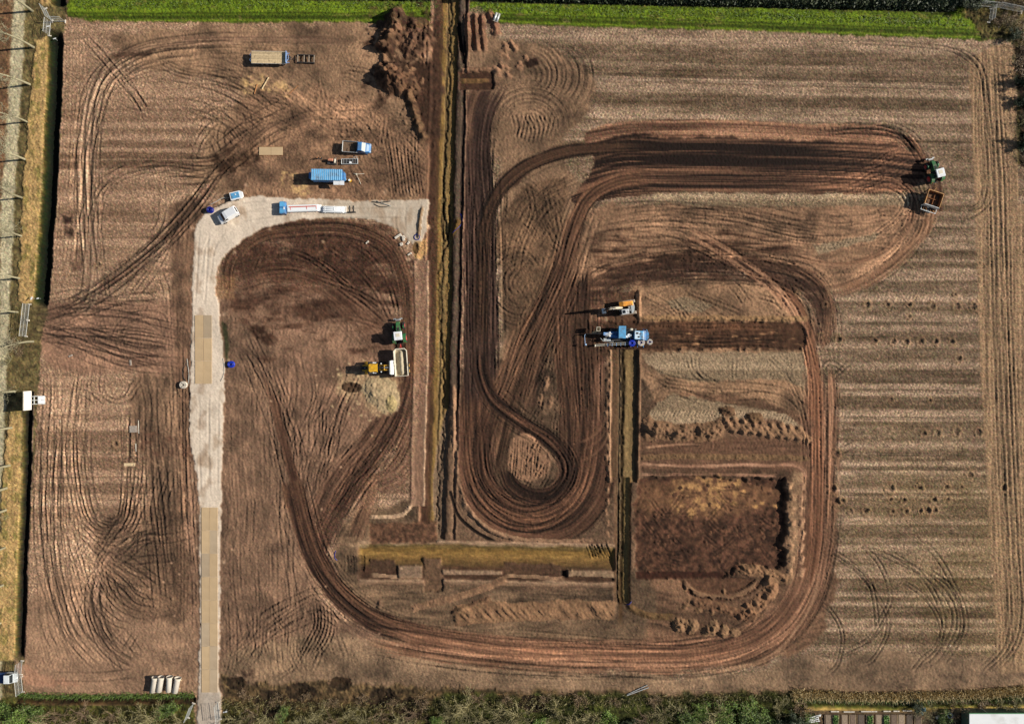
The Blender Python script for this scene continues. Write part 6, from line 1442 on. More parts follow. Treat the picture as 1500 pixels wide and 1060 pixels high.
# ------------------------------------------------------------------ bits lying round the pickup
def small_gear():
    t = empty('equipment_frame', 'white rectangular metal frame on the ground just below the blue pickup', 'frame', put(512, 236.4, .4), math.radians(1))
    part('rim', LGREY, t, lambda b: b.box((0, .5, .32), (3.2, .1, .16), .02).box((0, -.5, .32), (3.2, .1, .16), .02).box((-1.6, 0, .32), (.1, 1.1, .16), .02).box((1.6, 0, .32), (.1, 1.1, .16), .02))
    part('tray', DGREY, t, lambda b: b.box((0, 0, .2), (3.1, .95, .06)))
    for k in range(5): part('slat', GREY, t, lambda b: b.box((-1.2 + k * .6, 0, .27), (.08, .94, .06)))
    part('box', WHITE, t, lambda b: b.box((.15, -.25, .4), (.42, .34, .3), .03))
    part('handle', LGREY, t, lambda b: b.tube([(.9, .5, .4), (.9, .85, .5), (1.5, .85, .5), (1.5, .5, .4)], .05))
    for x in (-1.4, 1.4):
        for sg in (-1, 1): part('foot', DGREY, t, lambda b: b.box((x, sg * .45, .1), (.14, .14, .2), .01))
    t = empty('compactor', 'small rusty red machine on a dark skid left of the white frame', 'machine', put(486, 235, .6), math.radians(-4))
    part('skid', DGREY, t, lambda b: b.box((0, -.25, .12), (1.9, .95, .2), .03))
    part('engine', mat('faded_red', (.50, .21, .12), .6, 0, .15, 3, .25), t, lambda b: b.box((-.25, .1, .5), (1.05, .55, .55), .08))
    part('tank', CREAM, t, lambda b: b.cyl((.55, -.45, .5), (.55, .3, .5), .2, None, 14))
    part('exhaust', DGREY, t, lambda b: b.cyl((-.5, .3, .75), (-.5, .3, 1.1), .05))
    part('handle', GREY, t, lambda b: b.tube([(.3, .35, .6), (.9, .5, .95), (.9, -.3, .95), (.3, -.15, .6)], .03))
    for k, (u_, lab) in enumerate(((464.5, 'left of two short rusty posts standing left of the small red machine'), (469, 'right of two short rusty posts standing left of the small red machine'))):
        o = empty('short_post', lab, 'post', put(u_, 231, .5), .1 * k)
        part('stake', RUST, o, lambda b: b.box((0, 0, .45), (.12, .12, 1.1), .01, None, 0, .1, .35))
        part('foot_plate', DGREY, o, lambda b: b.box((0, 0, .03), (.5, .4, .06), .01))
    t = empty('tripod', 'thin pale surveying legs lying splayed right of the blue site trailer', 'tripod', put(522, 255, .3), 0)
    for (dx, dy) in ((1.55, .12), (.85, -1.95), (-.6, .2)): part('leg', CREAM, t, lambda b: b.tube([(0, 0, .25), (dx * .5, dy * .5, .2), (dx, dy, .08)], .05))
    part('head', CREAM, t, lambda b: b.cyl((0, 0, .1), (0, 0, .34), .16, None, 10))
    t = empty('fuel_drum', 'small yellow drum with white lid by the open hatch of the blue trailer', 'drum', put(511.5, 263.6, .7), 0)
    part('drum', YELLOW, t, lambda b: b.lathe([(.001, 0), (.30, 0), (.31, .2), (.30, .25), (.31, .45), (.30, .66), (.001, .66)], n=18), True)
    part('lid', WHITE, t, lambda b: b.cyl((0, 0, .662), (0, 0, .70), .2, None, 14))
    t = empty('bucket', 'little white bucket between the blue trailer and the yellow drum', 'bucket', put(506, 262.6, .4), 0)
    part('pail', WHITE, t, lambda b: b.lathe([(.001, 0.01), (.16, .01), (.2, .38), (.18, .38), (.15, .05), (.001, .05)], n=14), True)
    part('grip', DGREY, t, lambda b: b.tube([(.19 * math.cos(a), 0, .38 + .12 * math.sin(a)) for a in np.linspace(0, math.pi, 6)], .01, 4))
    t = empty('ground_mat', 'single tan road plate lying alone on the bare soil at upper left', 'plate', site(397, 221.5, ground(397, 221.5) + .06), 0)
    part('panel', PLATE, t, lambda b: b.box((-1.18, 0, 0), (2.30, 1.62, .08), .02)); part('panel', PLATE, t, lambda b: b.box((1.18, 0, 0), (2.30, 1.62, .08), .02))
    part('edge_bar', RUST, t, lambda b: b.box((0, .86, 0), (4.7, .06, .09)).box((0, -.86, 0), (4.7, .06, .09)))
    for k, (a, c, lab, r_) in enumerate((((394, 114), (384, 131), 'pale timber beam lying in the straw above the tan plate', .14), ((377, 124), (373, 138), 'darker short beam lying left of the pale one in the straw', .1), ((437, 126), (424, 138), 'thin stick lying right of the straw patch below the flatbed trailer', .06))):
        b = MB(); b.tube([site(a[0], a[1], ground(*a) + r_), site(c[0], c[1], ground(*c) + r_)], r_, 4); tag(b.build('beam', WOOD if k == 0 else RUST), lab, 'beam')
    for k, (u_, v_, w_, h_, an, lab) in enumerate(((190, 680, 2.2, .6, 0, 'yellow plank lying across the wheel tracks at middle left'), (196, 628, 1.5, 1.3, .05, 'pale grey board lying flat on the left field above the yellow plank'), (191.5, 531, .35, 1.1, .1, 'little white board standing out on the churned soil near the left gate'), (104, 521, .8, .3, .4, 'pale scrap board on the churned soil right of the left fence'))):
        b = MB(); b.box((0, 0, 0), (w_, h_, .09), .015); b.box((w_ * .2, 0, .05), (.12, h_ * .9, .06)); o = b.build('board', WOOD if k == 0 else mat('weathered_board', (.34, .29, .24), .9, 0, .3, 4, .5, (.22, .16, .12))); o.location = site(u_, v_, ground(u_, v_) + .07); o.rotation_euler = (0, 0, an); tag(o, lab, 'board')
    for k, (u_, v_, ln_, lab) in enumerate(((203, 625, 2.6, 'longer white pipe beside the grey board on the left field'), (199.5, 655, 1.6, 'short white pipe below the grey board on the left field'))):
        b = MB(); b.cyl((0, -ln_ / 2, 0), (0, ln_ / 2, 0), .075, None, 10); o = b.build('white_pipe', CONC, None, True); o.location = site(u_, v_, ground(u_, v_) + .11); o.rotation_euler = (0, 0, .03); tag(o, lab, 'pipe')
    for k, (u_, v_, s_, lab) in enumerate(((583, 346, (1.5, .45), 'longest of the pale rubble blocks at the inner road corner'), (591, 349, (.5, 1.1), 'upright pale rubble block in the middle at the inner road corner'), (588, 358, (.6, .6), 'small square rubble block lowest at the inner road corner'), (600, 372, (.9, .3), 'flat pale slab below the rubble blocks at the road corner'), (538, 355, (.8, .25), 'pale stone on the dark soil inside the road bend'), (598, 1028 if False else 356, (.7, .35), 'right-hand pale rubble block at the inner road corner'))):
        b = MB(); b.box((0, 0, 0), (s_[0], s_[1], .32), .06, None, .6 if k == 0 else .2 * k); b.box((s_[0] * .3, s_[1] * .2, .05), (s_[0] * .5, s_[1] * .6, .3), .08, None, k); o = b.build('rubble_block', CONC); o.location = site(u_, v_, ground(u_, v_) + .12); tag(o, lab, 'block')
small_gear()

# ------------------------------------------------------------------ blue skid tank, white pipe bundles and forks on the road
def road_gear():
    t = empty('water_tank', 'blue skid tank standing across the sand road at the end of the white bundles', 'tank', put(413.7, 304, 1.1), 0)
    part('shell', BLUE, t, lambda b: b.box((0, 0, .62), (1.25, 2.45, .95), .16, seg=2))
    part('seam', DBLUE, t, lambda b: b.box((0, .02, 1.1), (1.2, .05, .03)))
    part('hatch', WHITE, t, lambda b: b.box((.35, -.15, 1.12), (.22, .5, .08), .02))
    part('lid_lower', LBLUE, t, lambda b: b.box((-.05, -.62, 1.115), (.95, 1.0, .04), .015)); part('lid_upper', LBLUE, t, lambda b: b.box((-.05, .66, 1.115), (.95, 1.0, .04), .015))
    for x in (-.45, .45): part('skid', DGREY, t, lambda b: b.box((x, 0, .08), (.16, 2.6, .16), .02))
    for dy, lab in ((0, 0),):
        pass
    t = empty('pipe_bundle', 'long film-wrapped pipe bundle with a red stripe beside the blue tank', 'pipe bundle', put(444, 305, .6), math.radians(2))
    for k in range(4): part('pipe', WRAP, t, lambda b: b.tube([(-3.4 - .1 * (k % 2), -.54 + k * .36, .23), (0, -.54 + k * .36 + .03, .25), (3.3 - .12 * k, -.5 + k * .34, .23)], .19, 10), True)
    for k in range(3): part('pipe', WRAP, t, lambda b: b.tube([(-3.2, -.36 + k * .36, .53), (.4, -.36 + k * .37, .55), (3.1 + .1 * k, -.34 + k * .34, .53)], .19, 10), True)
    part('film', WRAP, t, lambda b: b.box((-.1, .0, .38), (6.3, 1.42, .70), .26, None, 0, 0, 0, 2))
    part('red_stripe', REDSTR, t, lambda b: b.box((-.1, .26, .755), (5.3, .2, .03), .01, None, 0))
    for x in (-2.4, .8, 2.7): part('strap', RED if x < 0 else REDSTR, t, lambda b: b.tube([(x, -.78, .2), (x, -.6, .62), (x, -.2, .765), (x, .25, .775), (x, .62, .6), (x, .8, .2)], .035, 4))
    part('end_cap', WHITE, t, lambda b: [b.cyl((3.0 + .1 * k, -.5 + k * .34, .23), (3.65 - .06 * k, -.52 + k * .3, .23), .22, .24, 12) for k in range(4)])
    t = empty('pipe_bundle', 'plain white pipe bundle at the open end of the red-striped one', 'pipe bundle', put(488, 306.5, .6), math.radians(-1))
    for k in range(4): part('pipe', WRAP, t, lambda b: b.tube([(-2.3 - .1 * (k % 2), -.5 + k * .33, .21), (0, -.5 + k * .33, .22), (2.3 - .08 * k, -.5 + k * .33, .21)], .18, 10), True)
    for k in range(3): part('pipe', WRAP, t, lambda b: b.tube([(-2.2, -.33 + k * .33, .49), (.4, -.33 + k * .34, .5), (2.2, -.33 + k * .33, .49)], .18, 10), True)
    part('film', WRAP, t, lambda b: b.box((0, .0, .34), (4.3, 1.3, .62), .24, None, 0, 0, 0, 2))
    for x in (-1.6, .2, 1.7): part('strap', WHITE, t, lambda b: b.tube([(x, -.72, .2), (x, -.52, .58), (x, -.2, .7), (x, .25, .7), (x, .55, .55), (x, .74, .2)], .04, 4))
    part('end_cap', WHITE, t, lambda b: [b.cyl((2.2, -.5 + k * .33, .21), (2.5, -.5 + k * .33, .21), .21, .21, 12) for k in range(4)])
    t = empty('pallet_forks', 'black pallet forks lying on the sand road right of the white bundles', 'forks', put(515.5, 307.5, .2), 0)
    part('carriage', DGREY, t, lambda b: b.box((0, -.5, .25), (1.7, .14, .5), .02).box((0, -.5, .6), (1.6, .12, .1), .02))
    for x in (-.38, .38): part('fork', DGREY, t, lambda b: b.box((x, .2, .06), (.13, 1.3, .06), .01))
road_gear()

# ------------------------------------------------------------------ tractors
def tractor(u, v, rz, lab, heading_h=1.6, mesh_from=None):
    t = empty('tractor', lab, 'tractor', put(u, v, heading_h), rz)
    part('chassis', DGREY, t, lambda b: b.box((.6, 0, .75), (3.6, .6, .5), .05).box((1.75, 0, .7), (.3, 1.7, .24), .03).box((-.75, 0, .92), (.4, 1.6, .36), .04))
    part('hood', GREEN, t, lambda b: b.prism([(.55, .95, 1), (2.45, .95, .82), (2.62, 1.2, .74), (2.5, 1.52, .68), (1.7, 1.74, .74), (.55, 1.86, .86)], -.46, .46))
    part('grille', BLACK, t, lambda b: b.box((2.6, 0, 1.2), (.08, .56, .42), .02).box((1.6, .40, 1.35), (1.1, .05, .35)).box((1.6, -.40, 1.35), (1.1, .05, .35)))
    part('hood_vent', BLACK, t, lambda b: b.box((1.1, 0, 1.80), (.5, .5, .06), .02))
    part('exhaust', DGREY, t, lambda b: b.cyl((.75, -.52, 1.5), (.75, -.52, 2.75), .07, .07, 10))
    cabp = [(-1.05, 1.25, 1), (.5, 1.1, .94), (.62, 1.6, .94), (.42, 2.72, .86), (-.95, 2.72, .86), (-1.1, 1.7, 1)]
    part('cab', GLASS, t, lambda b: b.prism(cabp, -.82, .82))
    part('cab_frame', GREEN, t, lambda b: [b.tube([(x0_, s_ * y0_, 1.2), (x1_, s_ * y1_, 2.74)], .05, 6) for s_ in (-1, 1) for (x0_, y0_, x1_, y1_) in ((.58, .78, .42, .72), (-1.08, .83, -.95, .72), (-.3, .83, -.3, .73))])
    part('cab_roof', WHITE, t, lambda b: b.box((-.28, 0, 2.84), (1.66, 1.62, .24), .09, seg=2))
    part('roof_hatch', CREAM, t, lambda b: b.box((-.15, 0, 2.97), (.7, .8, .04), .015))
    for s_ in (-1, 1):
        part('fender', GREEN, t, lambda b: [b.box((-.75 + .98 * math.sin(a), s_ * 1.02, .92 + .98 * math.cos(a)), (.46, .62, .06), .01, None, 0, a) for a in (-1.1, -.7, -.3, .1, .5, .9)])
        part('work_light', LIGHTL, t, lambda b: b.box((.56, s_ * .6, 2.72), (.08, .2, .12), .02))
        part('tail_light', REDL, t, lambda b: b.box((-1.66, s_ * 1.1, 1.5), (.06, .3, .14), .02))
        part('mirror', BLACK, t, lambda b: b.box((.62, s_ * 1.12, 2.1), (.1, .2, .34), .03).cyl((.55, s_ * .76, 2.2), (.62, s_ * 1.05, 2.2), .02))
        wheel(t, -.75, s_ * 1.05, .90, .62, RED, 16, s_); wheel(t, 1.75, s_ * 1.0, .66, .48, RED, 14, s_)
    [part('front_mudguard', GREEN, t, lambda b: [b.box((1.75 + .72 * math.sin(a), s_ * 1.0, .66 + .72 * math.cos(a)), (.3, .3, .04), .01, None, 0, a) for a in (-.6, -.2)]) for s_ in (-1, 1)]
    part('front_linkage', GREY, t, lambda b: b.box((2.95, 0, .8), (.36, 1.0, .4), .05).box((3.15, .62, .75), (.3, .5, .24), .03).box((3.15, -.62, .75), (.3, .5, .24), .03))
    part('hitch', DGREY, t, lambda b: b.box((-1.5, 0, .55), (.5, .5, .3), .03).tube([(-1.3, .45, .6), (-2.0, .4, .55)], .04).tube([(-1.3, -.45, .6), (-2.0, -.4, .55)], .04))
    return t
tractor(584, 490, math.radians(96), 'green tractor with white cab roof hitched to the sand-filled dump trailer beside the loader')
tractor(1371.5, 253.5, math.radians(104), 'green tractor with white cab roof turning with the empty rusty trailer on the far right')

def sand_dumper():
    t = empty('dump_trailer', 'cream and yellow dump trailer filled with sand behind the tractor at the loader', 'trailer', put(587, 531, 1.9), math.radians(94))
    part('chassis', DGREY, t, lambda b: b.box((0, 0, .85), (4.8, .9, .25), .03).box((-.6, 0, .6), (.2, 2.2, .2)).box((-1.7, 0, .6), (.2, 2.2, .2)))
    part('drawbar', RED, t, lambda b: b.tube([(2.3, -.5, .75), (3.3, 0, .65), (2.3, .5, .75)], .08).box((3.4, 0, .65), (.6, .2, .2), .03))
    wallp = [(-2.5, 1.0, 1), (2.3, 1.0, 1), (2.75, 1.35, 1), (2.75, 2.0, 1), (-2.6, 2.0, 1)]
    for s_ in (-1, 1):
        part('side_wall', YELLOW if s_ < 0 else CREAM, t, lambda b: b.slab([(-2.55, s_ * 1.05, 1.0), (2.1, s_ * 1.05, 1.0), (2.3, s_ * 1.22, 2.0), (-2.55, s_ * 1.22, 2.0)], .06))
        part('side_rib', YELLOW, t, lambda b: [b.box((-2.2 + k * 1.05, s_ * 1.2, 1.5), (.1, .1, 1.0), .02, None, 0, 0, -s_ * .17) for k in range(5)])
    part('front_wall', CREAM, t, lambda b: b.slab([(2.35, -.8, 1.0), (2.35, .8, 1.0), (2.68, .85, 2.0), (2.68, -.85, 2.0)], .06).slab([(2.1, -1.05, 1.0), (2.35, -.8, 1.0), (2.68, -.85, 2.0), (2.3, -1.22, 2.0)], .06).slab([(2.35, .8, 1.0), (2.1, 1.05, 1.0), (2.3, 1.22, 2.0), (2.68, .85, 2.0)], .06))
    part('tailgate', CREAM, t, lambda b: b.slab([(-2.55, 1.05, 1.0), (-2.55, -1.05, 1.0), (-2.62, -1.22, 2.0), (-2.62, 1.22, 2.0)], .06))
    part('rim_rail', CREAM, t, lambda b: b.tube([(-2.6, -1.25, 2.02), (2.3, -1.25, 2.02), (2.7, -.86, 2.02), (2.7, .86, 2.02), (2.3, 1.25, 2.02), (-2.6, 1.25, 2.02)], .11, 6, True))
    part('floor', DGREY, t, lambda b: b.box((-.1, 0, 1.0), (4.8, 2.1, .06)))
    def load(b):
        n = 26; g = []
        for i in range(n):
            row = []
            for j in range(13):
                x = -2.5 + 5.0 * i / (n - 1); y = -1.1 + 2.2 * j / 12
                z = 1.25 + .75 * math.exp(-((y + .12) / .55) ** 2) * (1 - abs(x / 2.8) ** 4) + .05 * math.sin(5 * x + 3 * y) + .03 * math.sin(11 * x - 7 * y)
                row.append(b.bm.verts.new((x, y * .97, z)))
            g.append(row)
        for i in range(n - 1):
            for j in range(12): b.bm.faces.new((g[i][j], g[i + 1][j], g[i + 1][j + 1], g[i][j + 1]))
    part('sand_load', SAND, t, load, True)
    for x in (-.6, -1.7):
        for s_ in (-1, 1): wheel(t, x, s_ * 1.22, .58, .42, YELLOW, 12, s_)
    for s_ in (-1, 1): part('tail_light', REDL, t, lambda b: b.box((-2.7, s_ * .9, .9), (.06, .3, .14), .02))
sand_dumper()

def rusty_trailer():
    t = empty('dump_trailer', 'empty rusty orange dump trailer behind the tractor on the far right', 'trailer', put(1366.5, 293.5, 1.5), math.radians(72))
    part('chassis', DGREY, t, lambda b: b.box((-.2, 0, .8), (4.4, .9, .2), .03).box((-1.2, 0, .6), (.2, 2.4, .2)))
    part('floor', mat('rust_floor', (.17, .085, .035), .85, .1, .4, 2, .5, (.05, .03, .02)), t, lambda b: b.box((.25, 0, 1.0), (2.9, 2.7, .06)))
    for s_ in (-1, 1):
        part('side_wall', RUST, t, lambda b: b.slab([(-1.2, s_ * 1.35, 1.0), (1.65, s_ * 1.35, 1.0), (1.7, s_ * 1.5, 1.75), (-1.25, s_ * 1.5, 1.75)], .07))
        part('top_rail', mat('worn_orange', (.55, .29, .10), .7, .1, .2, 3, .4), t, lambda b: b.box((.22, s_ * 1.5, 1.78), (2.95, .12, .1), .02))
    part('front_wall', RUST, t, lambda b: b.box((1.68, 0, 1.38), (.08, 2.9, .75), .01))
    part('front_rail', MATS['worn_orange'], t, lambda b: b.box((1.7, 0, 1.78), (.14, 3.1, .1), .02))
    part('divider', RUST, t, lambda b: b.box((.2, -.15, 1.18), (2.0, .08, .3), .01).box((.35, .1, 1.14), (.08, 2.5, .22), .01))
    part('scraper_blade', LGREY, t, lambda b: b.box((-1.25, 0, 1.5), (.16, 3.2, .6), .03, None, 0, .25))
    part('rear_frame', LGREY, t, lambda b: b.box((-2.15, 0, .95), (.12, 3.1, .12), .02).box((-1.7, 1.5, .95), (.9, .1, .12), .02).box((-1.7, -1.5, .95), (.9, .1, .12), .02))
    for y in (-1.0, -.4, .4, 1.0): part('tine', MATS['worn_orange'], t, lambda b: b.box((-1.75, y, .8), (.5, .12, .3), .03, None, 0, .4))
    for y in (-1.2, .9): part('marker_lamp', WHITE, t, lambda b: b.box((-2.2, y, 1.05), (.16, .2, .16), .03))
    part('drawbar', MATS['worn_orange'], t, lambda b: b.tube([(1.7, -.7, .8), (2.9, -.35, .65), (1.7, .3, .8)], .08))
    for s_ in (-1, 1): wheel(t, -1.2, s_ * 1.15, .5, .4, GREY, 12, s_)
    part('soil_rest', SOIL, t, lambda b: [b.box((-.6 + .33 * k, .9 * math.sin(k * 2.1), 1.06), (.45, .4, .1), .04, None, k) for k in range(7)])
rusty_trailer()

# ------------------------------------------------------------------ wheel loader
def loader():
    t = empty('wheel_loader', 'yellow wheel loader tipping into the dump trailer by the sand heap', 'wheel loader', put(549.5, 538.5, 1.6), math.radians(1))
    part('rear_body', YELLOW, t, lambda b: b.prism([(-2.6, .8, .8), (-.6, .8, 1), (-.6, 1.75, .9), (-1.6, 1.8, .9), (-2.6, 1.55, .7)], -.72, .72))
    part('engine_cover', BLACK, t, lambda b: b.box((-2.05, 0, 1.72), (1.35, .7, .3), .08, None, 0, .07))
    part('counterweight', DGREY, t, lambda b: b.box((-2.75, 0, 1.0), (.4, 1.3, .5), .08))
    part('exhaust', LGREY, t, lambda b: b.cyl((-1.9, 0, 1.75), (-1.9, 0, 2.15), .06, None, 10))
    part('cab', GLASS, t, lambda b: b.prism([(-.75, 1.1, 1), (.55, 1.1, .95), (.5, 2.75, .85), (-.7, 2.75, .85)], -.72, .72))
    part('cab_roof', YELLOW, t, lambda b: b.plan([(-.95, -.62), (-.75, -.78), (.45, -.74), (.72, -.86), (.72, .86), (.45, .74), (-.75, .78), (-.95, .62)], 2.76, 2.95))
    part('front_frame', DGREY, t, lambda b: b.box((1.15, 0, .95), (1.3, .8, .6), .06).box((.55, 0, .75), (.6, .5, .4), .04))
    for s_ in (-1, 1):
        part('lift_arm', YELLOW, t, lambda b: b.tube([(.9, s_ * .45, 1.6), (1.9, s_ * .45, 2.2), (3.0, s_ * .45, 2.2)], .12, 6))
        part('mudguard', YELLOW, t, lambda b: [b.box((cx + .78 * math.sin(a), s_ * .98, .72 + .78 * math.cos(a)), (.42, .56, .05), .01, None, 0, a) for cx in (-1.35,) for a in (-1.0, -.5)])
        part('head_lamp', WHITE, t, lambda b: b.box((1.2, s_ * .8, 1.65), (.24, .22, .2), .04).cyl((1.1, s_ * .55, 1.3), (1.2, s_ * .78, 1.6), .04))
        part('step', WHITE, t, lambda b: b.box((-.2, s_ * .98, .85), (.8, .24, .08), .02))
        wheel(t, -1.35, s_ * .95, .70, .5, YELLOW, 14, s_); wheel(t, 1.35, s_ * .95, .70, .5, YELLOW, 14, s_)
    part('tilt_ram', GREY, t, lambda b: b.tube([(.9, 0, 1.7), (2.0, 0, 2.4), (2.9, 0, 2.3)], .09, 8))
    part('cross_tube', YELLOW, t, lambda b: b.cyl((1.9, -.45, 2.2), (1.9, .45, 2.2), .09).cyl((1.0, -.5, 1.7), (1.0, .5, 1.7), .08))
    part('bucket', LGREY, t, lambda b: b.prism([(2.95, 2.55), (3.05, 1.9), (3.55, 1.65), (3.75, 1.7), (3.25, 2.0), (3.15, 2.6)], -1.3, 1.3).box((3.3, 1.3, 2.1), (.6, .05, .8), 0, None, 0, .5).box((3.3, -1.3, 2.1), (.6, .05, .8), 0, None, 0, .5))
    part('bucket_teeth', DGREY, t, lambda b: [b.box((3.8, -1.15 + k * .33, 1.68), (.24, .1, .06), .01) for k in range(8)])
loader()

# ------------------------------------------------------------------ excavator
def excavator():
    t = empty('excavator', 'orange and grey excavator with its boom stretched left above the blue drainage machine', 'excavator', put(915, 450.5, 1.5), math.radians(188))
    for s_ in (-1, 1):
        def trk(b):
            out = []
            for k in range(24):
                a = 2 * math.pi * k / 24; x = -.75 + 1.25 * (1 if math.cos(a) >= 0 else -1) + .42 * math.cos(a); out.append((x, .45 + .42 * math.sin(a)))
            b.prism(out, s_ * .85, s_ * 1.4)
            for k in range(15): b.box((-2.15 + k * .2, s_ * 1.125, .885), (.13, .56, .04)); 
        part('track', mat('dusty_track', (.34, .28, .22), .85, .1, .2, 3, .4), t, trk)
    part('undercarriage', DGREY, t, lambda b: b.box((-.5, 0, .6), (1.8, 1.8, .4), .05).cyl((0, 0, .75), (0, 0, 1.0), .6, None, 20))
    sup = bpy.data.objects
    part('engine_house', ORANGE, t, lambda b: b.prism([(-1.75, 1.0, .9), (.9, 1.0, 1), (.95, 1.75, 1), (.2, 2.05, 1), (-1.5, 2.05, .9), (-1.8, 1.7, .8)], -1.28, -.28))
    part('deck', DGREY, t, lambda b: b.box((-.3, .1, 1.08), (2.6, 2.3, .18), .04))
    part('counterweight', LGREY, t, lambda b: b.plan([(-1.5, -1.25), (-1.25, -1.25), (-1.25, 1.25), (-1.5, 1.25), (-1.85, .75), (-1.98, 0), (-1.85, -.75)], 1.0, 1.75))
    part('cab', GLASS, t, lambda b: b.prism([(-.55, 1.1, 1), (1.05, 1.1, 1), (1.0, 2.2, .97), (.75, 2.8, .93), (-.5, 2.8, .95)], .42, 1.28))
    part('cab_frame', LGREY, t, lambda b: [b.tube([(x, y, 1.15), (x * .93, y * .98, 2.8)], .06, 6) for x in (-.52, 1.0) for y in (.45, 1.25)])
    part('cab_roof', mat('pale_grey_roof', (.62, .64, .64), .4, 0, .06, 2, .1), t, lambda b: b.box((.15, .84, 2.86), (1.4, .96, .14), .05))
    part('roof_window', GLASS, t, lambda b: b.box((.42, .84, 2.94), (.6, .62, .025), .01))
    part('boom', mat('pale_boom', (.60, .52, .38), .5, 0, .1, 3, .25), t, lambda b: b.tube([(.5, -.05, 1.5), (1.4, -.05, 3.3), (2.2, -.05, 4.1), (3.6, -.05, 4.5)], [.2, .26, .24, .18], 6))
    part('boom_ram', DGREY, t, lambda b: b.cyl((.9, .25, 1.3), (1.9, .2, 3.5), .08).cyl((.9, -.35, 1.3), (1.9, -.3, 3.5), .08).cyl((2.2, -.05, 4.5), (3.4, -.05, 4.9), .08))
    part('stick', DGREY, t, lambda b: b.tube([(3.4, -.05, 4.8), (3.8, -.05, 4.0), (4.1, .0, 1.7)], [.14, .2, .12], 6))
    part('bucket', LGREY, t, lambda b: b.prism([(4.0, 1.75), (4.45, 1.5), (4.4, .8), (3.9, .5), (3.55, .7), (3.95, .9), (4.1, 1.2)], -.45, .55))
    part('work_lamp', WHITE, t, lambda b: b.box((2.6, .15, 4.45), (.14, .14, .14), .02).box((3.1, -.25, 4.55), (.12, .12, .12), .02))
    part('hand_rail', GREY, t, lambda b: b.tube([(-1.2, -1.2, 2.05), (-1.2, -1.2, 2.4), (.4, -1.2, 2.4), (.4, -1.2, 2.05)], .03, 5))
    part('air_filter', GREY, t, lambda b: b.cyl((-.9, .05, 1.2), (-.9, .05, 1.75), .24, None, 14).box((-.95, .55, 1.45), (.55, .5, .5), .06))
excavator()

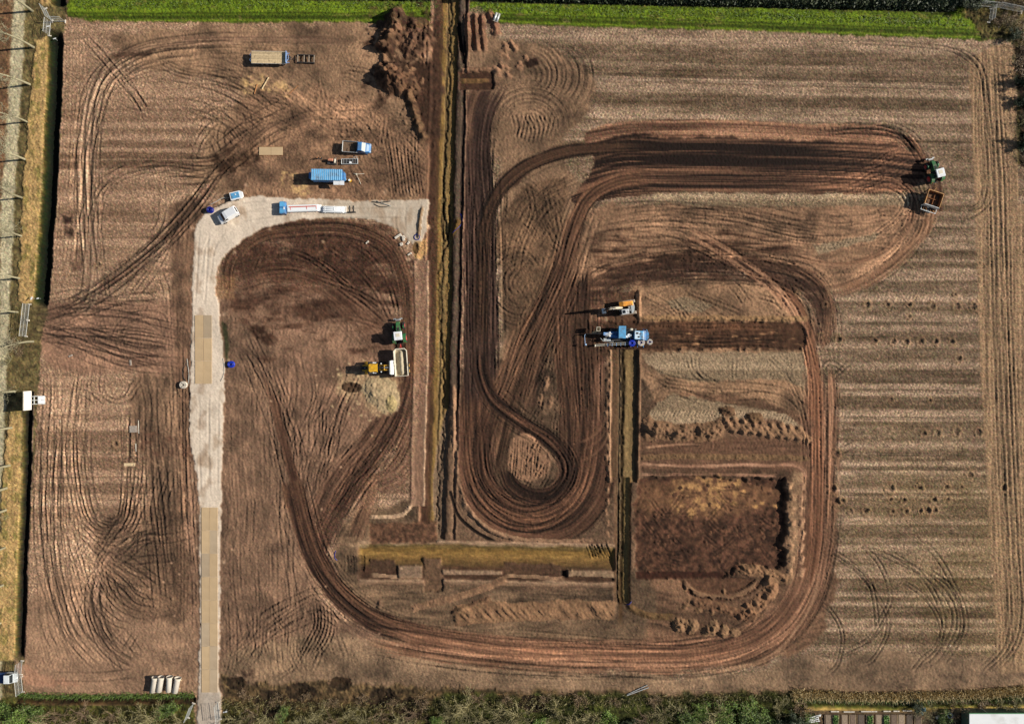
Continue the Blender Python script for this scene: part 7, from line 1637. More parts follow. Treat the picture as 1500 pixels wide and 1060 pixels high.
# ------------------------------------------------------------------ blue drainage machine
def drainer():
    t = empty('drainage_machine', 'long blue tracked trenching machine carrying pipe reels at the head of the second trench', 'drainage machine', put(915, 490, 1.8), math.radians(180 - 1))
    for s_ in (-1, 1):
        def trk(b):
            out = []
            for k in range(24):
                a = 2 * math.pi * k / 24; out.append((2.2 * (1 if math.cos(a) >= 0 else -1) + .45 * math.cos(a), .5 + .45 * math.sin(a)))
            b.prism(out, s_ * .75, s_ * 1.25)
            for k in range(22): b.box((-2.2 + k * .21, s_ * 1.0, .965), (.13, .52, .04))
        part('track', DGREY, t, trk)
    part('main_frame', BLUE, t, lambda b: b.box((-.3, 0, 1.1), (6.6, 1.3, .35), .05))
    part('engine_house', LBLUE, t, lambda b: b.box((-2.75, .05, 1.85), (1.7, 1.7, 1.2), .1, seg=2))
    part('rear_cowl', BLUE, t, lambda b: b.prism([(-4.5, 1.0, .75), (-3.6, 1.0, 1), (-3.6, 2.2, .95), (-4.2, 2.05, .85), (-4.6, 1.6, .7)], -.95, 1.15))
    part('cowl_hoop', LBLUE, t, lambda b: b.tube([(-3.7, -1.15, 1.2), (-4.3, -1.05, 1.9), (-4.65, -.4, 2.1), (-4.65, .5, 2.1), (-4.3, 1.0, 1.9), (-3.7, 1.1, 1.2)], .09, 6))
    part('engine_grille', BLACK, t, lambda b: b.box((-2.4, -.3, 2.46), (.5, .35, .04)).box((-2.7, .4, 2.46), (.4, .3, .04)).box((-2.95, -.15, 2.46), (.22, .22, .05)))
    part('roof_plate', mat('pale_grey_blue', (.56, .68, .76), .4, 0, .05, 2, .1), t, lambda b: b.box((-2.45, .05, 2.452), (1.0, 1.5, .03), .01).box((-3.55, .1, 2.26), (.55, 1.5, .04), .01))
    part('cab_housing', LBLUE, t, lambda b: b.box((.55, -.45, 1.95), (1.3, 2.3, 1.6), .08))
    part('cab_roof', LBLUE, t, lambda b: b.box((.55, -.45, 2.79), (1.4, 2.4, .08), .03))
    part('cab_window', GLASS, t, lambda b: b.box((1.22, -.45, 2.2), (.04, 2.0, .8), .01).box((.55, -1.61, 2.2), (.9, .04, .8), .01).box((.55, .71, 2.2), (.9, .04, .8), .01))
    part('pump_unit', WHITE, t, lambda b: b.cyl((-.9, .1, 1.3), (-.9, .1, 2.0), .32, None, 16).box((-.5, .35, 1.7), (.5, .5, .5), .06).cyl((-1.4, -.2, 1.4), (-1.2, .2, 2.1), .16, None, 12))
    part('hydraulic_block', DGREY, t, lambda b: b.box((-1.1, -.1, 1.45), (1.4, 1.2, .4), .05).box((-.2, .1, 1.5), (.3, 1.0, .6), .04))
    part('operator_box', CREAM, t, lambda b: b.box((-1.35, -1.05, 2.0), (.5, .4, .6), .06).cyl((-1.35, -1.05, 1.2), (-1.35, -1.05, 1.8), .08))
    part('mast', BLUE, t, lambda b: b.tube([(1.1, -.25, 1.4), (2.6, -.25, 1.9), (4.2, -.2, 2.6)], .16, 6).tube([(1.1, .3, 1.4), (2.6, .2, 1.9), (4.2, .1, 2.6)], .14, 6).box((2.6, 0, 1.7), (.6, .9, .5), .06))
    part('winch', GREY, t, lambda b: b.cyl((3.0, -.5, 2.0), (3.0, .45, 2.0), .3, None, 16).box((3.5, .1, 1.9), (.6, .8, .5), .08).cyl((2.5, -.2, 2.2), (3.4, .3, 2.4), .1))
    part('valve_bank', WHITE, t, lambda b: [b.box((2.95 + .16 * k, -.1 + .1 * (k % 2), 2.38), (.1, .3, .16), .02) for k in range(6)])
    part('digging_arm', DGREY, t, lambda b: b.tube([(4.1, -.1, 2.4), (5.2, -.15, 2.2), (6.2, -.1, 1.9), (7.6, .0, 1.5)], [.14, .16, .12, .06], 6).box((5.0, -.2, 1.9), (1.8, .25, .3), .04))
    part('spoil_box', CREAM, t, lambda b: b.box((4.85, -.98, 2.25), (.08, .9, .8), .01).box((5.5, -.98, 2.25), (.08, .9, .8), .01).box((5.17, -.58, 2.25), (.6, .08, .8), .01).box((5.17, -1.38, 2.25), (.6, .08, .8), .01).box((5.17, -.98, 1.9), (.6, .75, .05)))
    part('chute', WOOD, t, lambda b: b.slab([(5.4, -.5, 1.75), (5.7, -.2, 1.2), (6.3, -.35, 1.0), (5.7, -.7, 1.7)], .05))
    part('conveyor', mat('conveyor_rail', (.60, .54, .42), .55, .2, .1, 3, .2), t, lambda b: b.box((-.2, 1.5, 1.35), (6.2, .07, .14), .01, None, .06).box((-.2, 1.9, 1.35), (6.2, .07, .14), .01, None, .06).box((4.3, 1.9, 1.1), (2.6, .09, .16), .01, None, .10).box((4.3, 2.2, 1.1), (2.6, .09, .16), .01, None, .10).cyl((5.6, 2.02, 1.1), (5.6, 2.42, 1.1), .12))
    part('conveyor_belt', DGREY, t, lambda b: b.box((-.2, 1.7, 1.33), (6.1, .34, .05), 0, None, .06).box((4.3, 2.05, 1.08), (2.5, .24, .05), 0, None, .10))
    part('conveyor_roller', BLUE, t, lambda b: [b.cyl((-2.8 + k * .85, 1.36 + .05 * k, 1.4), (-2.8 + k * .85, 1.98 + .05 * k, 1.4), .05, None, 8) for k in range(8)])
    part('reel_arm', BLUE, t, lambda b: [b.tube([(x, .7, 1.2), (x, 1.5, 1.15), (x, 2.4, 1.1)], .06, 6) for x in (-3.9, -2.75, -1.4)])
    part('laser_pole', mat('light_blue_pole', (.40, .58, .82), .4, .2, .05, 3), t, lambda b: b.tube([(7.6, .0, 1.5), (7.75, .4, 1.6), (7.6, 1.9, 1.6)], .05, 6).box((7.5, 2.05, 1.6), (.34, .34, .34), .06))
    part('tool_tray', LGREY, t, lambda b: b.box((3.3, 1.0, 1.5), (1.4, .5, .1), .02).tube([(4.6, .75, 1.6), (4.1, 1.3, 1.5), (2.0, 1.35, 1.5)], .05, 6))
    # three coils of pipe carried on the right-hand side rest on the reel arms
drainer()
for (u_, v_, m_, r_, lab) in ((925, 502.5, CBLUE, .66, 'bright blue pipe reel hanging on the side of the blue drainage machine'), (938.3, 501.7, CONC, .70, 'larger off-white pipe reel on the side of the blue drainage machine'), (950.8, 500.8, CONC, .56, 'smaller off-white pipe reel at the rear end of the blue drainage machine')):
    coil(u_, v_, m_, 'pipe_reel', lab, 'pipe reel', r_, .5, .22, CBLUE if r_ < .6 or r_ > .68 else DBLUE, None, 1.2)

# ------------------------------------------------------------------ vehicle at the lower-left gate
def gate_pickup():
    t = empty('pickup_truck', 'dark blue pickup with white cab waiting at the lower left gate', 'pickup truck', put(4, 993, 1.3), 0)
    part('chassis', DGREY, t, lambda b: b.box((0, 0, .5), (5.2, .9, .25), .03))
    W = lambda z: .95 - .12 * max(0, (z - 1.05)) / .9
    part('cab', mat('pale_cab', (.62, .66, .66), .35, 0, .06, 2, .15), t, lambda b: b.prism([(.5, .5, 1), (2.4, .5, .95), (2.62, .75, .9), (2.6, 1.0, .88), (1.95, 1.2, .92), (1.6, 1.85, .84), (.6, 1.9, .84)], -.95, .95))
    part('windscreen', GLASS, t, lambda b: b.slab([(1.94, -.8, 1.25), (1.94, .8, 1.25), (1.64, .74, 1.8), (1.64, -.74, 1.8)], .012))
    for s_ in (-1, 1):
        part('side_window', GLASS, t, lambda b: side_pane(b, [(.65, 1.25), (1.8, 1.25), (1.55, 1.75), (.7, 1.78)], W, s_))
        part('headlight', LIGHTL, t, lambda b: b.box((2.55, s_ * .65, .85), (.16, .3, .2), .04))
        wheel(t, 1.7, s_ * .85, .36, .24, GREY, 0, s_); wheel(t, -1.5, s_ * .85, .36, .24, GREY, 0, s_)
        part('tray_side', mat('dark_navy_paint', (.02, .045, .12), .4, 0, .1, 2, .2), t, lambda b: b.box((-1.1, s_ * .98, 1.0), (3.1, .07, .5), .02))
    part('tray_floor', MATS['dark_navy_paint'], t, lambda b: b.box((-1.1, 0, .78), (3.1, 1.95, .08), .01))
    part('tray_cover', MATS['dark_navy_paint'], t, lambda b: b.box((-1.1, 0, 1.12), (3.0, 1.85, .12), .05))
    part('tailboard', MATS['dark_navy_paint'], t, lambda b: b.box((-2.68, 0, 1.0), (.07, 1.96, .5), .02))
gate_pickup()

# ------------------------------------------------------------------ four concrete pipes near the gate
def culverts():
    for k, (u_, v_, rz, lab) in enumerate(((224.5, 1003, -.17, 'first from the left of four lying cream concrete pipes'), (233.5, 1002.5, -.17, 'second from the left of four lying cream concrete pipes'), (246.8, 1002.3, -.06, 'third from the left of four lying cream concrete pipes'), (257.5, 1003.8, -.20, 'fourth from the left of four lying cream concrete pipes'))):
        t = empty('concrete_pipe', lab, 'concrete pipe', put(u_, v_, .9), rz, 'concrete pipes lying by the bottom gate')
        part('barrel', CONC, t, lambda b: b.lathe([(.55, -1.45), (.55, 1.0), (.62, 1.15), (.66, 1.5), (.56, 1.5), (.46, 1.2), (.42, 1.0), (.42, -1.45)], (0, 0, .66), 'Y', 22, True), True)
        part('socket_ring', CREAM, t, lambda b: b.lathe([(.665, 1.36), (.70, 1.38), (.70, 1.48), (.665, 1.5)], (0, 0, .66), 'Y', 22, True), True)
        part('chock', WOOD, t, lambda b: b.box((.5, -.8, .08), (.3, .2, .16), .02).box((-.5, -.8, .08), (.3, .2, .16), .02).box((.5, .8, .08), (.3, .2, .16), .02).box((-.5, .8, .08), (.3, .2, .16), .02))
culverts()

# ------------------------------------------------------------------ advertising board on a ballasted trailer
def board():
    t = empty('billboard', 'blank white board raised on a ballasted white frame over the left ditch', 'billboard', site(54.5, 585.5, ground(58, 585)), 0)
    part('panel', WHITE, t, lambda b: b.box((-.1, 0, 2.65), (.10, 3.6, 2.1), .015))
    part('panel_edge', CREAM, t, lambda b: b.box((-.1, 0, 3.73), (.16, 3.7, .06)).box((-.1, 0, 1.57), (.16, 3.7, .06)).box((-.1, 1.83, 2.65), (.16, .06, 2.1)).box((-.1, -1.83, 2.65), (.16, .06, 2.1)))
    for y in (-.75, 0, .75): part('brace', LGREY, t, lambda b: b.tube([(.0, y, 2.6), (.9, y, .25)], .05, 6).tube([(-.05, y, .2), (-.05, y, 1.6)], .06, 6))
    part('base_frame', LGREY, t, lambda b: b.box((.55, .8, .14), (2.2, .1, .14), .02).box((.55, -.8, .14), (2.2, .1, .14), .02).box((1.6, 0, .14), (.1, 1.7, .14), .02).box((-.5, 0, .14), (.1, 1.7, .14), .02))
    for x in (.65, 1.25):
        for y in (-.4, .4): part('ballast_slab', WHITE, t, lambda b: b.box((x, y, .3), (.56, .74, .16), .02))
board()

# ------------------------------------------------------------------ mesh fence panels at the gates
MESHW = mat('mesh_wire', (.50, .53, .52), .5, .4, .1, 5)
def fence_panel(a, c, lab, h=2.0, m=None, brace=0):
    p, q = site(*a), site(*c)
    d = q - p; L_ = d.length; mid_u, mid_v = (a[0] + c[0]) / 2, (a[1] + c[1]) / 2
    t = empty('fence_panel', lab, 'fence', site(mid_u, mid_v, ground(mid_u, mid_v)), math.atan2(d.y, d.x))
    m = m or LGREY
    part('frame', m, t, lambda b: b.tube([(-L_ / 2, 0, .12), (L_ / 2, 0, .12), (L_ / 2, 0, h), (-L_ / 2, 0, h)], .04, 6, True).tube([(-L_ / 2, 0, h * .55), (L_ / 2, 0, h * .55)], .025, 5))
    def wires(b):
        n = max(6, int(L_ / .22))
        for k in range(1, n): b.box((-L_ / 2 + L_ * k / n, 0, h / 2 + .06), (.014, .014, h - .12))
        for k in range(1, 8): b.box((0, 0, .12 + (h - .12) * k / 8), (L_, .012, .014))
    w = part('wire_mesh', MESHW, t, wires); w['kind'] = 'stuff'
    for s_ in (-1, 1): part('foot_block', CONC, t, lambda b: b.box((s_ * L_ / 2, 0, .07), (.24, .7, .14), .03))
    if brace: part('brace', m, t, lambda b: b.tube([(0, 0, h * .8), (0, brace, .1)], .035, 5))
    return t
PW = mat('fence_tube', (.50, .50, .46), .5, .2, .1, 4)
fence_panel((43.5, 445.5), (41, 468.5), 'upper of two mesh fence panels closing the left field gate', 2.0, PW)
fence_panel((40.8, 469.5), (38, 492.5), 'lower of two mesh fence panels closing the left field gate', 2.0, PW)
fence_panel((33, 967), (31, 987), 'upper of two mesh fence panels by the dark blue pickup', 2.0, PW)
fence_panel((31.5, 990), (34, 1012.5), 'lower of two mesh fence panels by the dark blue pickup', 2.0, PW)
fence_panel((67, 13), (76, 31), 'mesh fence panel slanting across the top end of the dry bank', 2.0, PW)
fence_panel((77, 31.5), (96, 32), 'green netted fence panel between the dry bank and the field corner', 2.0, PW)
fence_panel((75, 33), (73, 53), 'mesh fence panel running down to the top of the left ditch', 2.0, PW)
fence_panel((1430, 9.5), (1455, 12), 'mesh fence panel at the top right corner, left half', 1.9, PW)
fence_panel((1456, 12), (1494, 20), 'mesh fence panel at the top right corner, right half', 1.9, PW)
fence_panel((1450, 14), (1447, 34), 'mesh fence panel running down from the top right corner', 1.9, PW)
fence_panel((284, 1029), (276, 1050), 'green netted fence panel left of the road at the bottom gate', 2.0, PW)
fence_panel((320, 1027), (323, 1052), 'green netted fence panel right of the road at the bottom gate', 2.0, PW)
for (u_, v_, w_, d_, lab) in ((51, 437.5, .35, .7, 'white notice plate on a post by the left gate'), (55.5, 437, .4, .3, 'small white notice plate right of the other by the left gate'), (79.5, 56.5, .55, .3, 'white notice plate at the top end of the left ditch'), (75, 42.5, .7, .35, 'white notice plate on the fence beside the dry bank'), (333, 1038, .8, .18, 'white strip plate right of the bottom gate')):
    t = empty('notice_plate', lab, 'sign', site(u_, v_, ground(u_, v_)), .2)
    part('plate', WRAP, t, lambda b: b.box((0, 0, 1.0), (w_, .05, d_), .01, None, 0, 0, 1.0)); part('post', LGREY, t, lambda b: b.cyl((0, .04, -.3), (0, .04, 1.1), .03))
t = empty('roller', 'two grey drums on a small frame lying on the verge right of the trench top', 'roller', put(727.5, 26, .5), math.radians(70))
for y in (-.28, .28): part('drum', LGREY, t, lambda b: b.cyl((-.75, y, .3), (.75, y, .3), .24, None, 14), True)
part('yoke', CREAM, t, lambda b: b.box((.85, 0, .35), (.08, 1.0, .12), .02).box((-.85, 0, .35), (.08, 1.0, .12), .02))
# ------------------------------------------------------------------ steel road plates laid on the sand
def plates(u0, v0, u1, v1, cols, rows, mats_fn, seed):
    rr = random.Random(seed)
    road_o = bpy.data.objects['access_road']
    du, dv = (u1 - u0) / cols, (v1 - v0) / rows
    b = MB(); b.box((0, 0, 0), (du * U - .05, dv * U - .05, .05), .012)
    for sx in (-1, 1): b.box((sx * (du * U / 2 - .16), 0, .03), (.06, dv * U - .4, .012))
    base = {}
    proto = b.build('road_plate', PLATE, road_o)
    me2 = proto.data.copy(); me2.materials.clear(); me2.materials.append(PLATE2)
    first = True
    for i in range(cols):
        for j in range(rows):
            o = proto if first else proto.copy()
            if not first: COL.objects.link(o)
            first = False
            if mats_fn(i, j): o.data = me2
            uu = u0 + du * (i + .5) + rr.uniform(-.12, .12); vv_ = v0 + dv * (j + .5)
            o.parent = road_o
            o.location = site(uu, vv_, .175 + rr.uniform(0, .008)); o.rotation_euler = (rr.uniform(-.003, .003), rr.uniform(-.003, .003), rr.uniform(-.006, .006))
plates(286, 461.5, 311, 562, 2, 3, lambda i, j: j == 0 and i == 1, 3)
plates(295.5, 742.5, 319.5, 1013, 2, 8, lambda i, j: (i, j) in ((1, 1), (0, 5), (1, 6), (1, 7), (0, 2)), 5)

# ------------------------------------------------------------------ woody plants
def leaf_mat(name, c1, c2):
    m = bpy.data.materials.new(name); m.use_nodes = True
    nt = m.node_tree; b = nt.nodes['Principled BSDF']; b.inputs['Roughness'].default_value = .6
    g = nt.nodes.new('ShaderNodeNewGeometry'); rp = nt.nodes.new('ShaderNodeValToRGB')
    n = nt.nodes.new('ShaderNodeTexNoise'); n.inputs['Scale'].default_value = 1.3; n.inputs['Detail'].default_value = 3
    nt.links.new(g.outputs['Position'], n.inputs['Vector'])
    ad = nt.nodes.new('ShaderNodeMath'); ad.operation = 'ADD'; nt.links.new(g.outputs['Random Per Island'], ad.inputs[0]); nt.links.new(n.outputs['Fac'], ad.inputs[1])
    hf = nt.nodes.new('ShaderNodeMath'); hf.operation = 'MULTIPLY'; hf.inputs[1].default_value = .5; nt.links.new(ad.outputs[0], hf.inputs[0])
    rp.color_ramp.elements[0].position = .25; rp.color_ramp.elements[1].position = .75
    rp.color_ramp.elements[0].color = (*c1, 1); rp.color_ramp.elements[1].color = (*c2, 1)
    nt.links.new(hf.outputs[0], rp.inputs[0]); nt.links.new(rp.outputs[0], b.inputs['Base Color'])
    return m
BARK = mat('pale_bark', (.30, .27, .17), .85, 0, .2, 2, .2, (.16, .17, .08))
TWIG = mat('olive_twigs', (.30, .26, .13), .85, 0, .25, 2)
TWIGB = mat('brown_twigs', (.20, .135, .085), .85, 0, .25, 2)
LEAF_O = leaf_mat('olive_leaves', (.06, .05, .018), (.24, .20, .07))
LEAF_G = leaf_mat('green_leaves', (.03, .06, .010), (.14, .21, .03))
LEAF_D = leaf_mat('dark_evergreen', (.018, .028, .010), (.06, .08, .028))
LEAF_B = leaf_mat('dry_leaves', (.09, .06, .03), (.26, .17, .08))
REED = leaf_mat('dry_reed', (.30, .22, .09), (.66, .50, .24))
VERGE = leaf_mat('verge_grass', (.05, .085, .012), (.14, .21, .03))

def tubes_mesh(name, segs, m, n=3):
    """joined tapered sticks [(p0, p1, r0, r1)] with n sides"""
    P0 = np.array([s[0] for s in segs], float); P1 = np.array([s[1] for s in segs], float)
    R0 = np.array([s[2] for s in segs]); R1 = np.array([s[3] for s in segs])
    D = P1 - P0; D /= np.maximum(1e-6, np.linalg.norm(D, axis=1))[:, None]
    up = np.where(np.abs(D[:, 2:3]) < .9, np.array([[0, 0, 1.]]), np.array([[1., 0, 0]]))
    X = np.cross(D, up); X /= np.linalg.norm(X, axis=1)[:, None]; Y = np.cross(D, X)
    vs = []
    for P, R in ((P0, R0), (P1, R1)):
        for k in range(n):
            a = 2 * math.pi * k / n; vs.append(P + (X * math.cos(a) + Y * math.sin(a)) * R[:, None])
    V = np.stack(vs, 1).reshape(-1, 3)
    k = len(segs); base = (np.arange(k) * 2 * n)[:, None]
    F = np.concatenate([base + np.array([[i, (i + 1) % n, n + (i + 1) % n, n + i]]) for i in range(n)], 0)
    me = bpy.data.meshes.new(name); me.from_pydata(V.tolist(), [], F.tolist()); me.materials.append(m)
    return me

def leaves_mesh(name, pts, size, m, rg, up=.6, stretch=1.0):
    n = len(pts); P = np.array(pts)
    N = rg.normal(0, 1, (n, 3)); N[:, 2] = np.abs(N[:, 2]) + up; N /= np.linalg.norm(N, axis=1)[:, None]
    A = np.cross(N, rg.normal(0, 1, (n, 3))); A /= np.linalg.norm(A, axis=1)[:, None]; B = np.cross(N, A)
    s = size * rg.uniform(.6, 1.4, n)[:, None]
    V = np.stack([P - A * s * stretch, P - B * s * .5, P + A * s * stretch, P + B * s * .5], 1).reshape(-1, 3)
    F = np.arange(4 * n).reshape(-1, 4)
    me = bpy.data.meshes.new(name); me.from_pydata(V.tolist(), [], F.tolist()); me.materials.append(m)
    return me

def shrub_meshes(seed, R, Hh, tw_m, leaf_m, n_stem=9, n_leaf=1500, leaf=.13, dens=1.0):
    rg = np.random.default_rng(seed); segs = []; tips = []
    for k in range(n_stem):
        a = rg.uniform(0, 2 * math.pi); lean = rg.uniform(.25, 1.0)
        p = np.array([rg.normal(0, .2), rg.normal(0, .2), -.2]); d = np.array([math.cos(a) * lean, math.sin(a) * lean, 1.0])
        ln = Hh / 6; r = .05
        for j in range(6):
            d = d / np.linalg.norm(d); q = p + d * ln * rg.uniform(.8, 1.2)
            segs.append((p, q, r, r * .8)); 
            for b_ in range(rg.integers(1, 4)):
                e = d + rg.normal(0, .55, 3); e /= np.linalg.norm(e); pp = p + (q - p) * rg.random(); l2 = Hh * rg.uniform(.12, .30)
                r2 = r * .5
                for z in range(3):
                    e2 = e + rg.normal(0, .25, 3) + np.array([0, 0, .1]); e2 /= np.linalg.norm(e2); qq = pp + e2 * l2 / 2.2
                    segs.append((pp, qq, r2, r2 * .7)); tips.append(qq); pp = qq; e = e2; r2 *= .7
            p = q; r *= .82; d = d + rg.normal(0, .22, 3) + np.array([math.cos(a), math.sin(a), -.1]) * .16 * lean
        tips.append(p)
    tips = np.array(tips); sc = R / max(.1, np.percentile(np.hypot(tips[:, 0], tips[:, 1]), 90))
    def S(p): return np.array([p[0] * sc, p[1] * sc, p[2]])
    segs = [(S(a), S(b), max(.018, r0), max(.014, r1)) for a, b, r0, r1 in segs]
    tips = tips * np.array([sc, sc, 1])
    tm = tubes_mesh('stems', segs, tw_m)
    lm = None
    if n_leaf:
        idx = rg.integers(0, len(tips), n_leaf); pts = tips[idx] + rg.normal(0, .22, (n_leaf, 3)); pts[:, 2] = np.maximum(.1, pts[:, 2])
        lm = leaves_mesh('foliage', pts, leaf, leaf_m, rg)
    return tm, lm

SH = {}
def shrub_kind(kind):
    if kind not in SH:
        a = {'olive': (11, 3.0, 3.2, TWIG, LEAF_O, 14, 650, .11), 'olive2': (12, 2.6, 2.8, TWIG, LEAF_O, 12, 450, .11), 'green': (13, 2.8, 3.2, TWIG, LEAF_G, 10, 1900, .14), 'bare': (14, 3.0, 3.4, TWIGB, LEAF_B, 12, 260, .10),
             'bright': (15, 2.6, 3.0, TWIG, leaf_mat('bright_leaves', (.05, .10, .01), (.20, .30, .04)), 9, 1500, .14), 'low': (16, 1.6, 1.2, TWIGB, LEAF_B, 9, 500, .10), 'dark': (17, 2.6, 4.0, TWIGB, LEAF_D, 9, 3200, .17), 'dry': (18, 1.9, 1.6, TWIGB, LEAF_B, 9, 900, .11)}[kind]
        SH[kind] = shrub_meshes(*a)
    return SH[kind]
ORD = ['first', 'second', 'third', 'fourth', 'fifth', 'sixth', 'seventh', 'eighth', 'ninth', 'tenth', 'eleventh', 'twelfth', 'thirteenth', 'fourteenth', 'fifteenth', 'sixteenth', 'seventeenth', 'eighteenth', 'nineteenth', 'twentieth',
       'twenty-first', 'twenty-second', 'twenty-third', 'twenty-fourth', 'twenty-fifth', 'twenty-sixth', 'twenty-seventh', 'twenty-eighth', 'twenty-ninth', 'thirtieth']
rs = random.Random(9)
def shrub(u, v, kind, lab, s=1.0, group=None, name='shrub', cat='shrub'):
    tm, lm = shrub_kind(kind)
    t = empty(name, lab, cat, site(u, v, ground(min(1560, max(-60, u)), min(1120, max(-60, v))) - .05), rs.uniform(0, 6.28), group)
    t.scale = (s, s, s * rs.uniform(.85, 1.1))
    o = bpy.data.objects.new('stems', tm); COL.objects.link(o); o.parent = t
    if lm:
        o = bpy.data.objects.new('foliage', lm); COL.objects.link(o); o.parent = t
    return t
KD = {'olive': 'olive twiggy shrub', 'olive2': 'olive twiggy shrub', 'green': 'leafy green shrub', 'bare': 'bare brown shrub', 'bright': 'bright green shrub', 'low': 'low brown shrub', 'dark': 'dark evergreen shrub', 'dry': 'dry brown bush'}
bottom = [(12, 1034, 'green', 1.0), (30, 1058, 'bright', 1.0), (48, 1044, 'green', .9), (66, 1062, 'olive', 1.0), (84, 1048, 'bare', .9), (104, 1060, 'olive', .8), (124, 1046, 'bare', 1.0), (146, 1058, 'olive2', 1.0), (168, 1046, 'bare', .9), (190, 1060, 'olive', .9), (206, 1044, 'olive2', 1.0),
          (228, 1054, 'olive', 1.1), (248, 1042, 'green', .8), (264, 1058, 'olive2', 1.0)]
bottom2 = [(352, 1052, 'olive2', 1.0), (372, 1042, 'bare', .8), (392, 1056, 'olive', 1.0), (418, 1046, 'green', .6), (442, 1054, 'olive2', .9), (468, 1050, 'olive', 1.0), (492, 1056, 'bare', .8), (514, 1046, 'olive2', .9), (538, 1056, 'olive', 1.0), (560, 1048, 'bare', .8), (584, 1056, 'olive', .9), (608, 1044, 'bare', .9),
           (634, 1056, 'bright', .7), (660, 1044, 'olive', .9), (684, 1038, 'olive', 1.25), (706, 1056, 'olive2', 1.1), (734, 1048, 'olive', 1.0), (760, 1046, 'olive', 1.1), (786, 1060, 'bright', .7), (812, 1040, 'olive2', 1.1), (838, 1056, 'olive', 1.0), (866, 1050, 'olive', .9), (892, 1046, 'bright', .9), (918, 1058, 'dark', .6), (946, 1050, 'bare', .9), (970, 1044, 'olive', .8)]
bottom3 = [(994, 1038, 'olive2', .9), (1014, 1056, 'green', 1.0), (1030, 1034, 'bright', .8), (1046, 1050, 'olive', 1.2), (1066, 1036, 'bright', 1.0), (1086, 1052, 'green', 1.1), (1104, 1036, 'bright', .9), (1124, 1050, 'green', 1.0), (1140, 1034, 'olive2', .8), (1158, 1050, 'dark', .8), (1174, 1034, 'dry', 1.0), (1178, 1056, 'green', .8)]
for k, (u_, v_, kd, s_) in enumerate(bottom): shrub(u_, v_, kd, '%s, %s from the left corner in the scrub left of the bottom gate' % (KD[kd], ORD[k]), s_, 'shrubs along the bottom left edge')
for k, (u_, v_, kd, s_) in enumerate(bottom2): shrub(u_, v_, kd, '%s, %s from the left in the scrub right of the bottom gate' % (KD[kd], ORD[k]), s_, 'shrubs along the bottom edge')
for k, (u_, v_, kd, s_) in enumerate(bottom3): shrub(u_, v_, kd, '%s, %s from the left in the green thicket before the garden beds' % (KD[kd], ORD[k]), s_, 'shrubs in the green thicket')
for k, (u_, v_, kd, s_) in enumerate([(1356, 1040, 'olive', .7), (1376, 1046, 'green', .7), (1396, 1034, 'bare', .8), (1412, 1036, 'bare', .7), (1440, 1034, 'dry', .9), (1466, 1034, 'olive2', .7), (1488, 1034, 'olive', .8), (1340, 1030, 'dark', .5)]):
    shrub(u_, v_, kd, '%s, %s of those by the white-roofed shed and garden beds' % (KD[kd], ORD[k]), s_, 'shrubs by the shed')
for k, (u_, v_, kd, s_) in enumerate([(1462, 30, 'dry', .9), (1474, 40, 'olive', .6), (1484, 26, 'low', 1.0), (1480, 54, 'dark', .5), (1492, 44, 'low', 1.1), (1496, 70, 'bare', .8), (1494, 96, 'low', 1.2), (1498, 120, 'dark', .7), (1502, 150, 'dark', .7), (1500, 180, 'olive', .6), (1503, 210, 'dark', .7), (1504, 240, 'bare', .7), (1490, 8, 'bare', 1.0), (1470, 6, 'low', 1.1), (1446, 2, 'green', .8), (1424, 4, 'dark', .9), (1408, 6, 'dark', .8)]):
    shrub(u_, v_, kd, '%s, %s of those in the top right corner and down its edge' % (KD[kd], ORD[k]), s_, 'shrubs in the top right corner')
for k, (u_, v_, kd, s_) in enumerate([(360, 1018, 'low', .9), (405, 1024, 'low', 1.0), (448, 1020, 'low', .8), (486, 1028, 'low', 1.0), (530, 1022, 'low', .9), (574, 1030, 'low', .9), (620, 1024, 'dry', .8), (700, 1022, 'low', .9), (742, 1024, 'dry', .7), (800, 1022, 'low', .8), (850, 1026, 'dry', .9), (900, 1026, 'low', .8), (960, 1026, 'dry', .8), (20, 506, 'low', .9), (14, 528, 'olive2', .5), (30, 516, 'low', .6)]):
    shrub(u_, v_, kd, ('%s, %s of the low clumps at the foot of the bottom scrub' % (KD[kd], ORD[k])) if k < 13 else ('%s, %s of three below the left field gate' % (KD[kd], ORD[k - 13])), s_, 'low clumps')

# hedge of dark evergreens above the right half of the verge, one clipped hedge left of it
def hedge(name, lab, pts, w, h, m, seed, n):
    rg = np.random.default_rng(seed); P = cmr(pts, False, 2.0); t = empty(name, lab, 'hedge', site(P[0][0], P[0][1], 0), 0)
    o0 = site(P[0][0], P[0][1], 0)
    k = rg.integers(0, len(P), n); uu = P[k, 0] + rg.normal(0, 1, n); 
    r = np.sqrt(rg.random(n)); a = rg.uniform(0, math.pi, n)
    off = r * np.cos(a) * w; z = .1 + r * np.sin(a) * h * (1 + .22 * np.sin(P[k, 0] / 6.0) + .15 * np.sin(P[k, 0] / 2.3))
    pts3 = np.stack([(uu - UC) * U - o0.x, (VC - P[k, 1]) * U + off - o0.y, z], 1)
    o = bpy.data.objects.new('foliage', leaves_mesh('foliage', pts3, .24, m, rg, .3)); COL.objects.link(o); o.parent = t; o['kind'] = 'stuff'
    segs = []
    for q in range(0, len(P), 8):
        x, y = (P[q, 0] - UC) * U - o0.x, (VC - P[q, 1]) * U - o0.y
        segs.append(((x, y, -.2), (x + rg.normal(0, .2), y + rg.normal(0, .2), h * .8), .07, .03))
    o = bpy.data.objects.new('trunks', tubes_mesh('trunks', segs, TWIGB, 5)); COL.objects.link(o); o.parent = t; o['kind'] = 'stuff'
hedge('hedge', 'dark clipped evergreen hedge above the right part of the green verge', [(708, -7), (900, -2), (1125, 3), (1395, 9)], 1.25, 2.2, LEAF_D, 4, 15000)
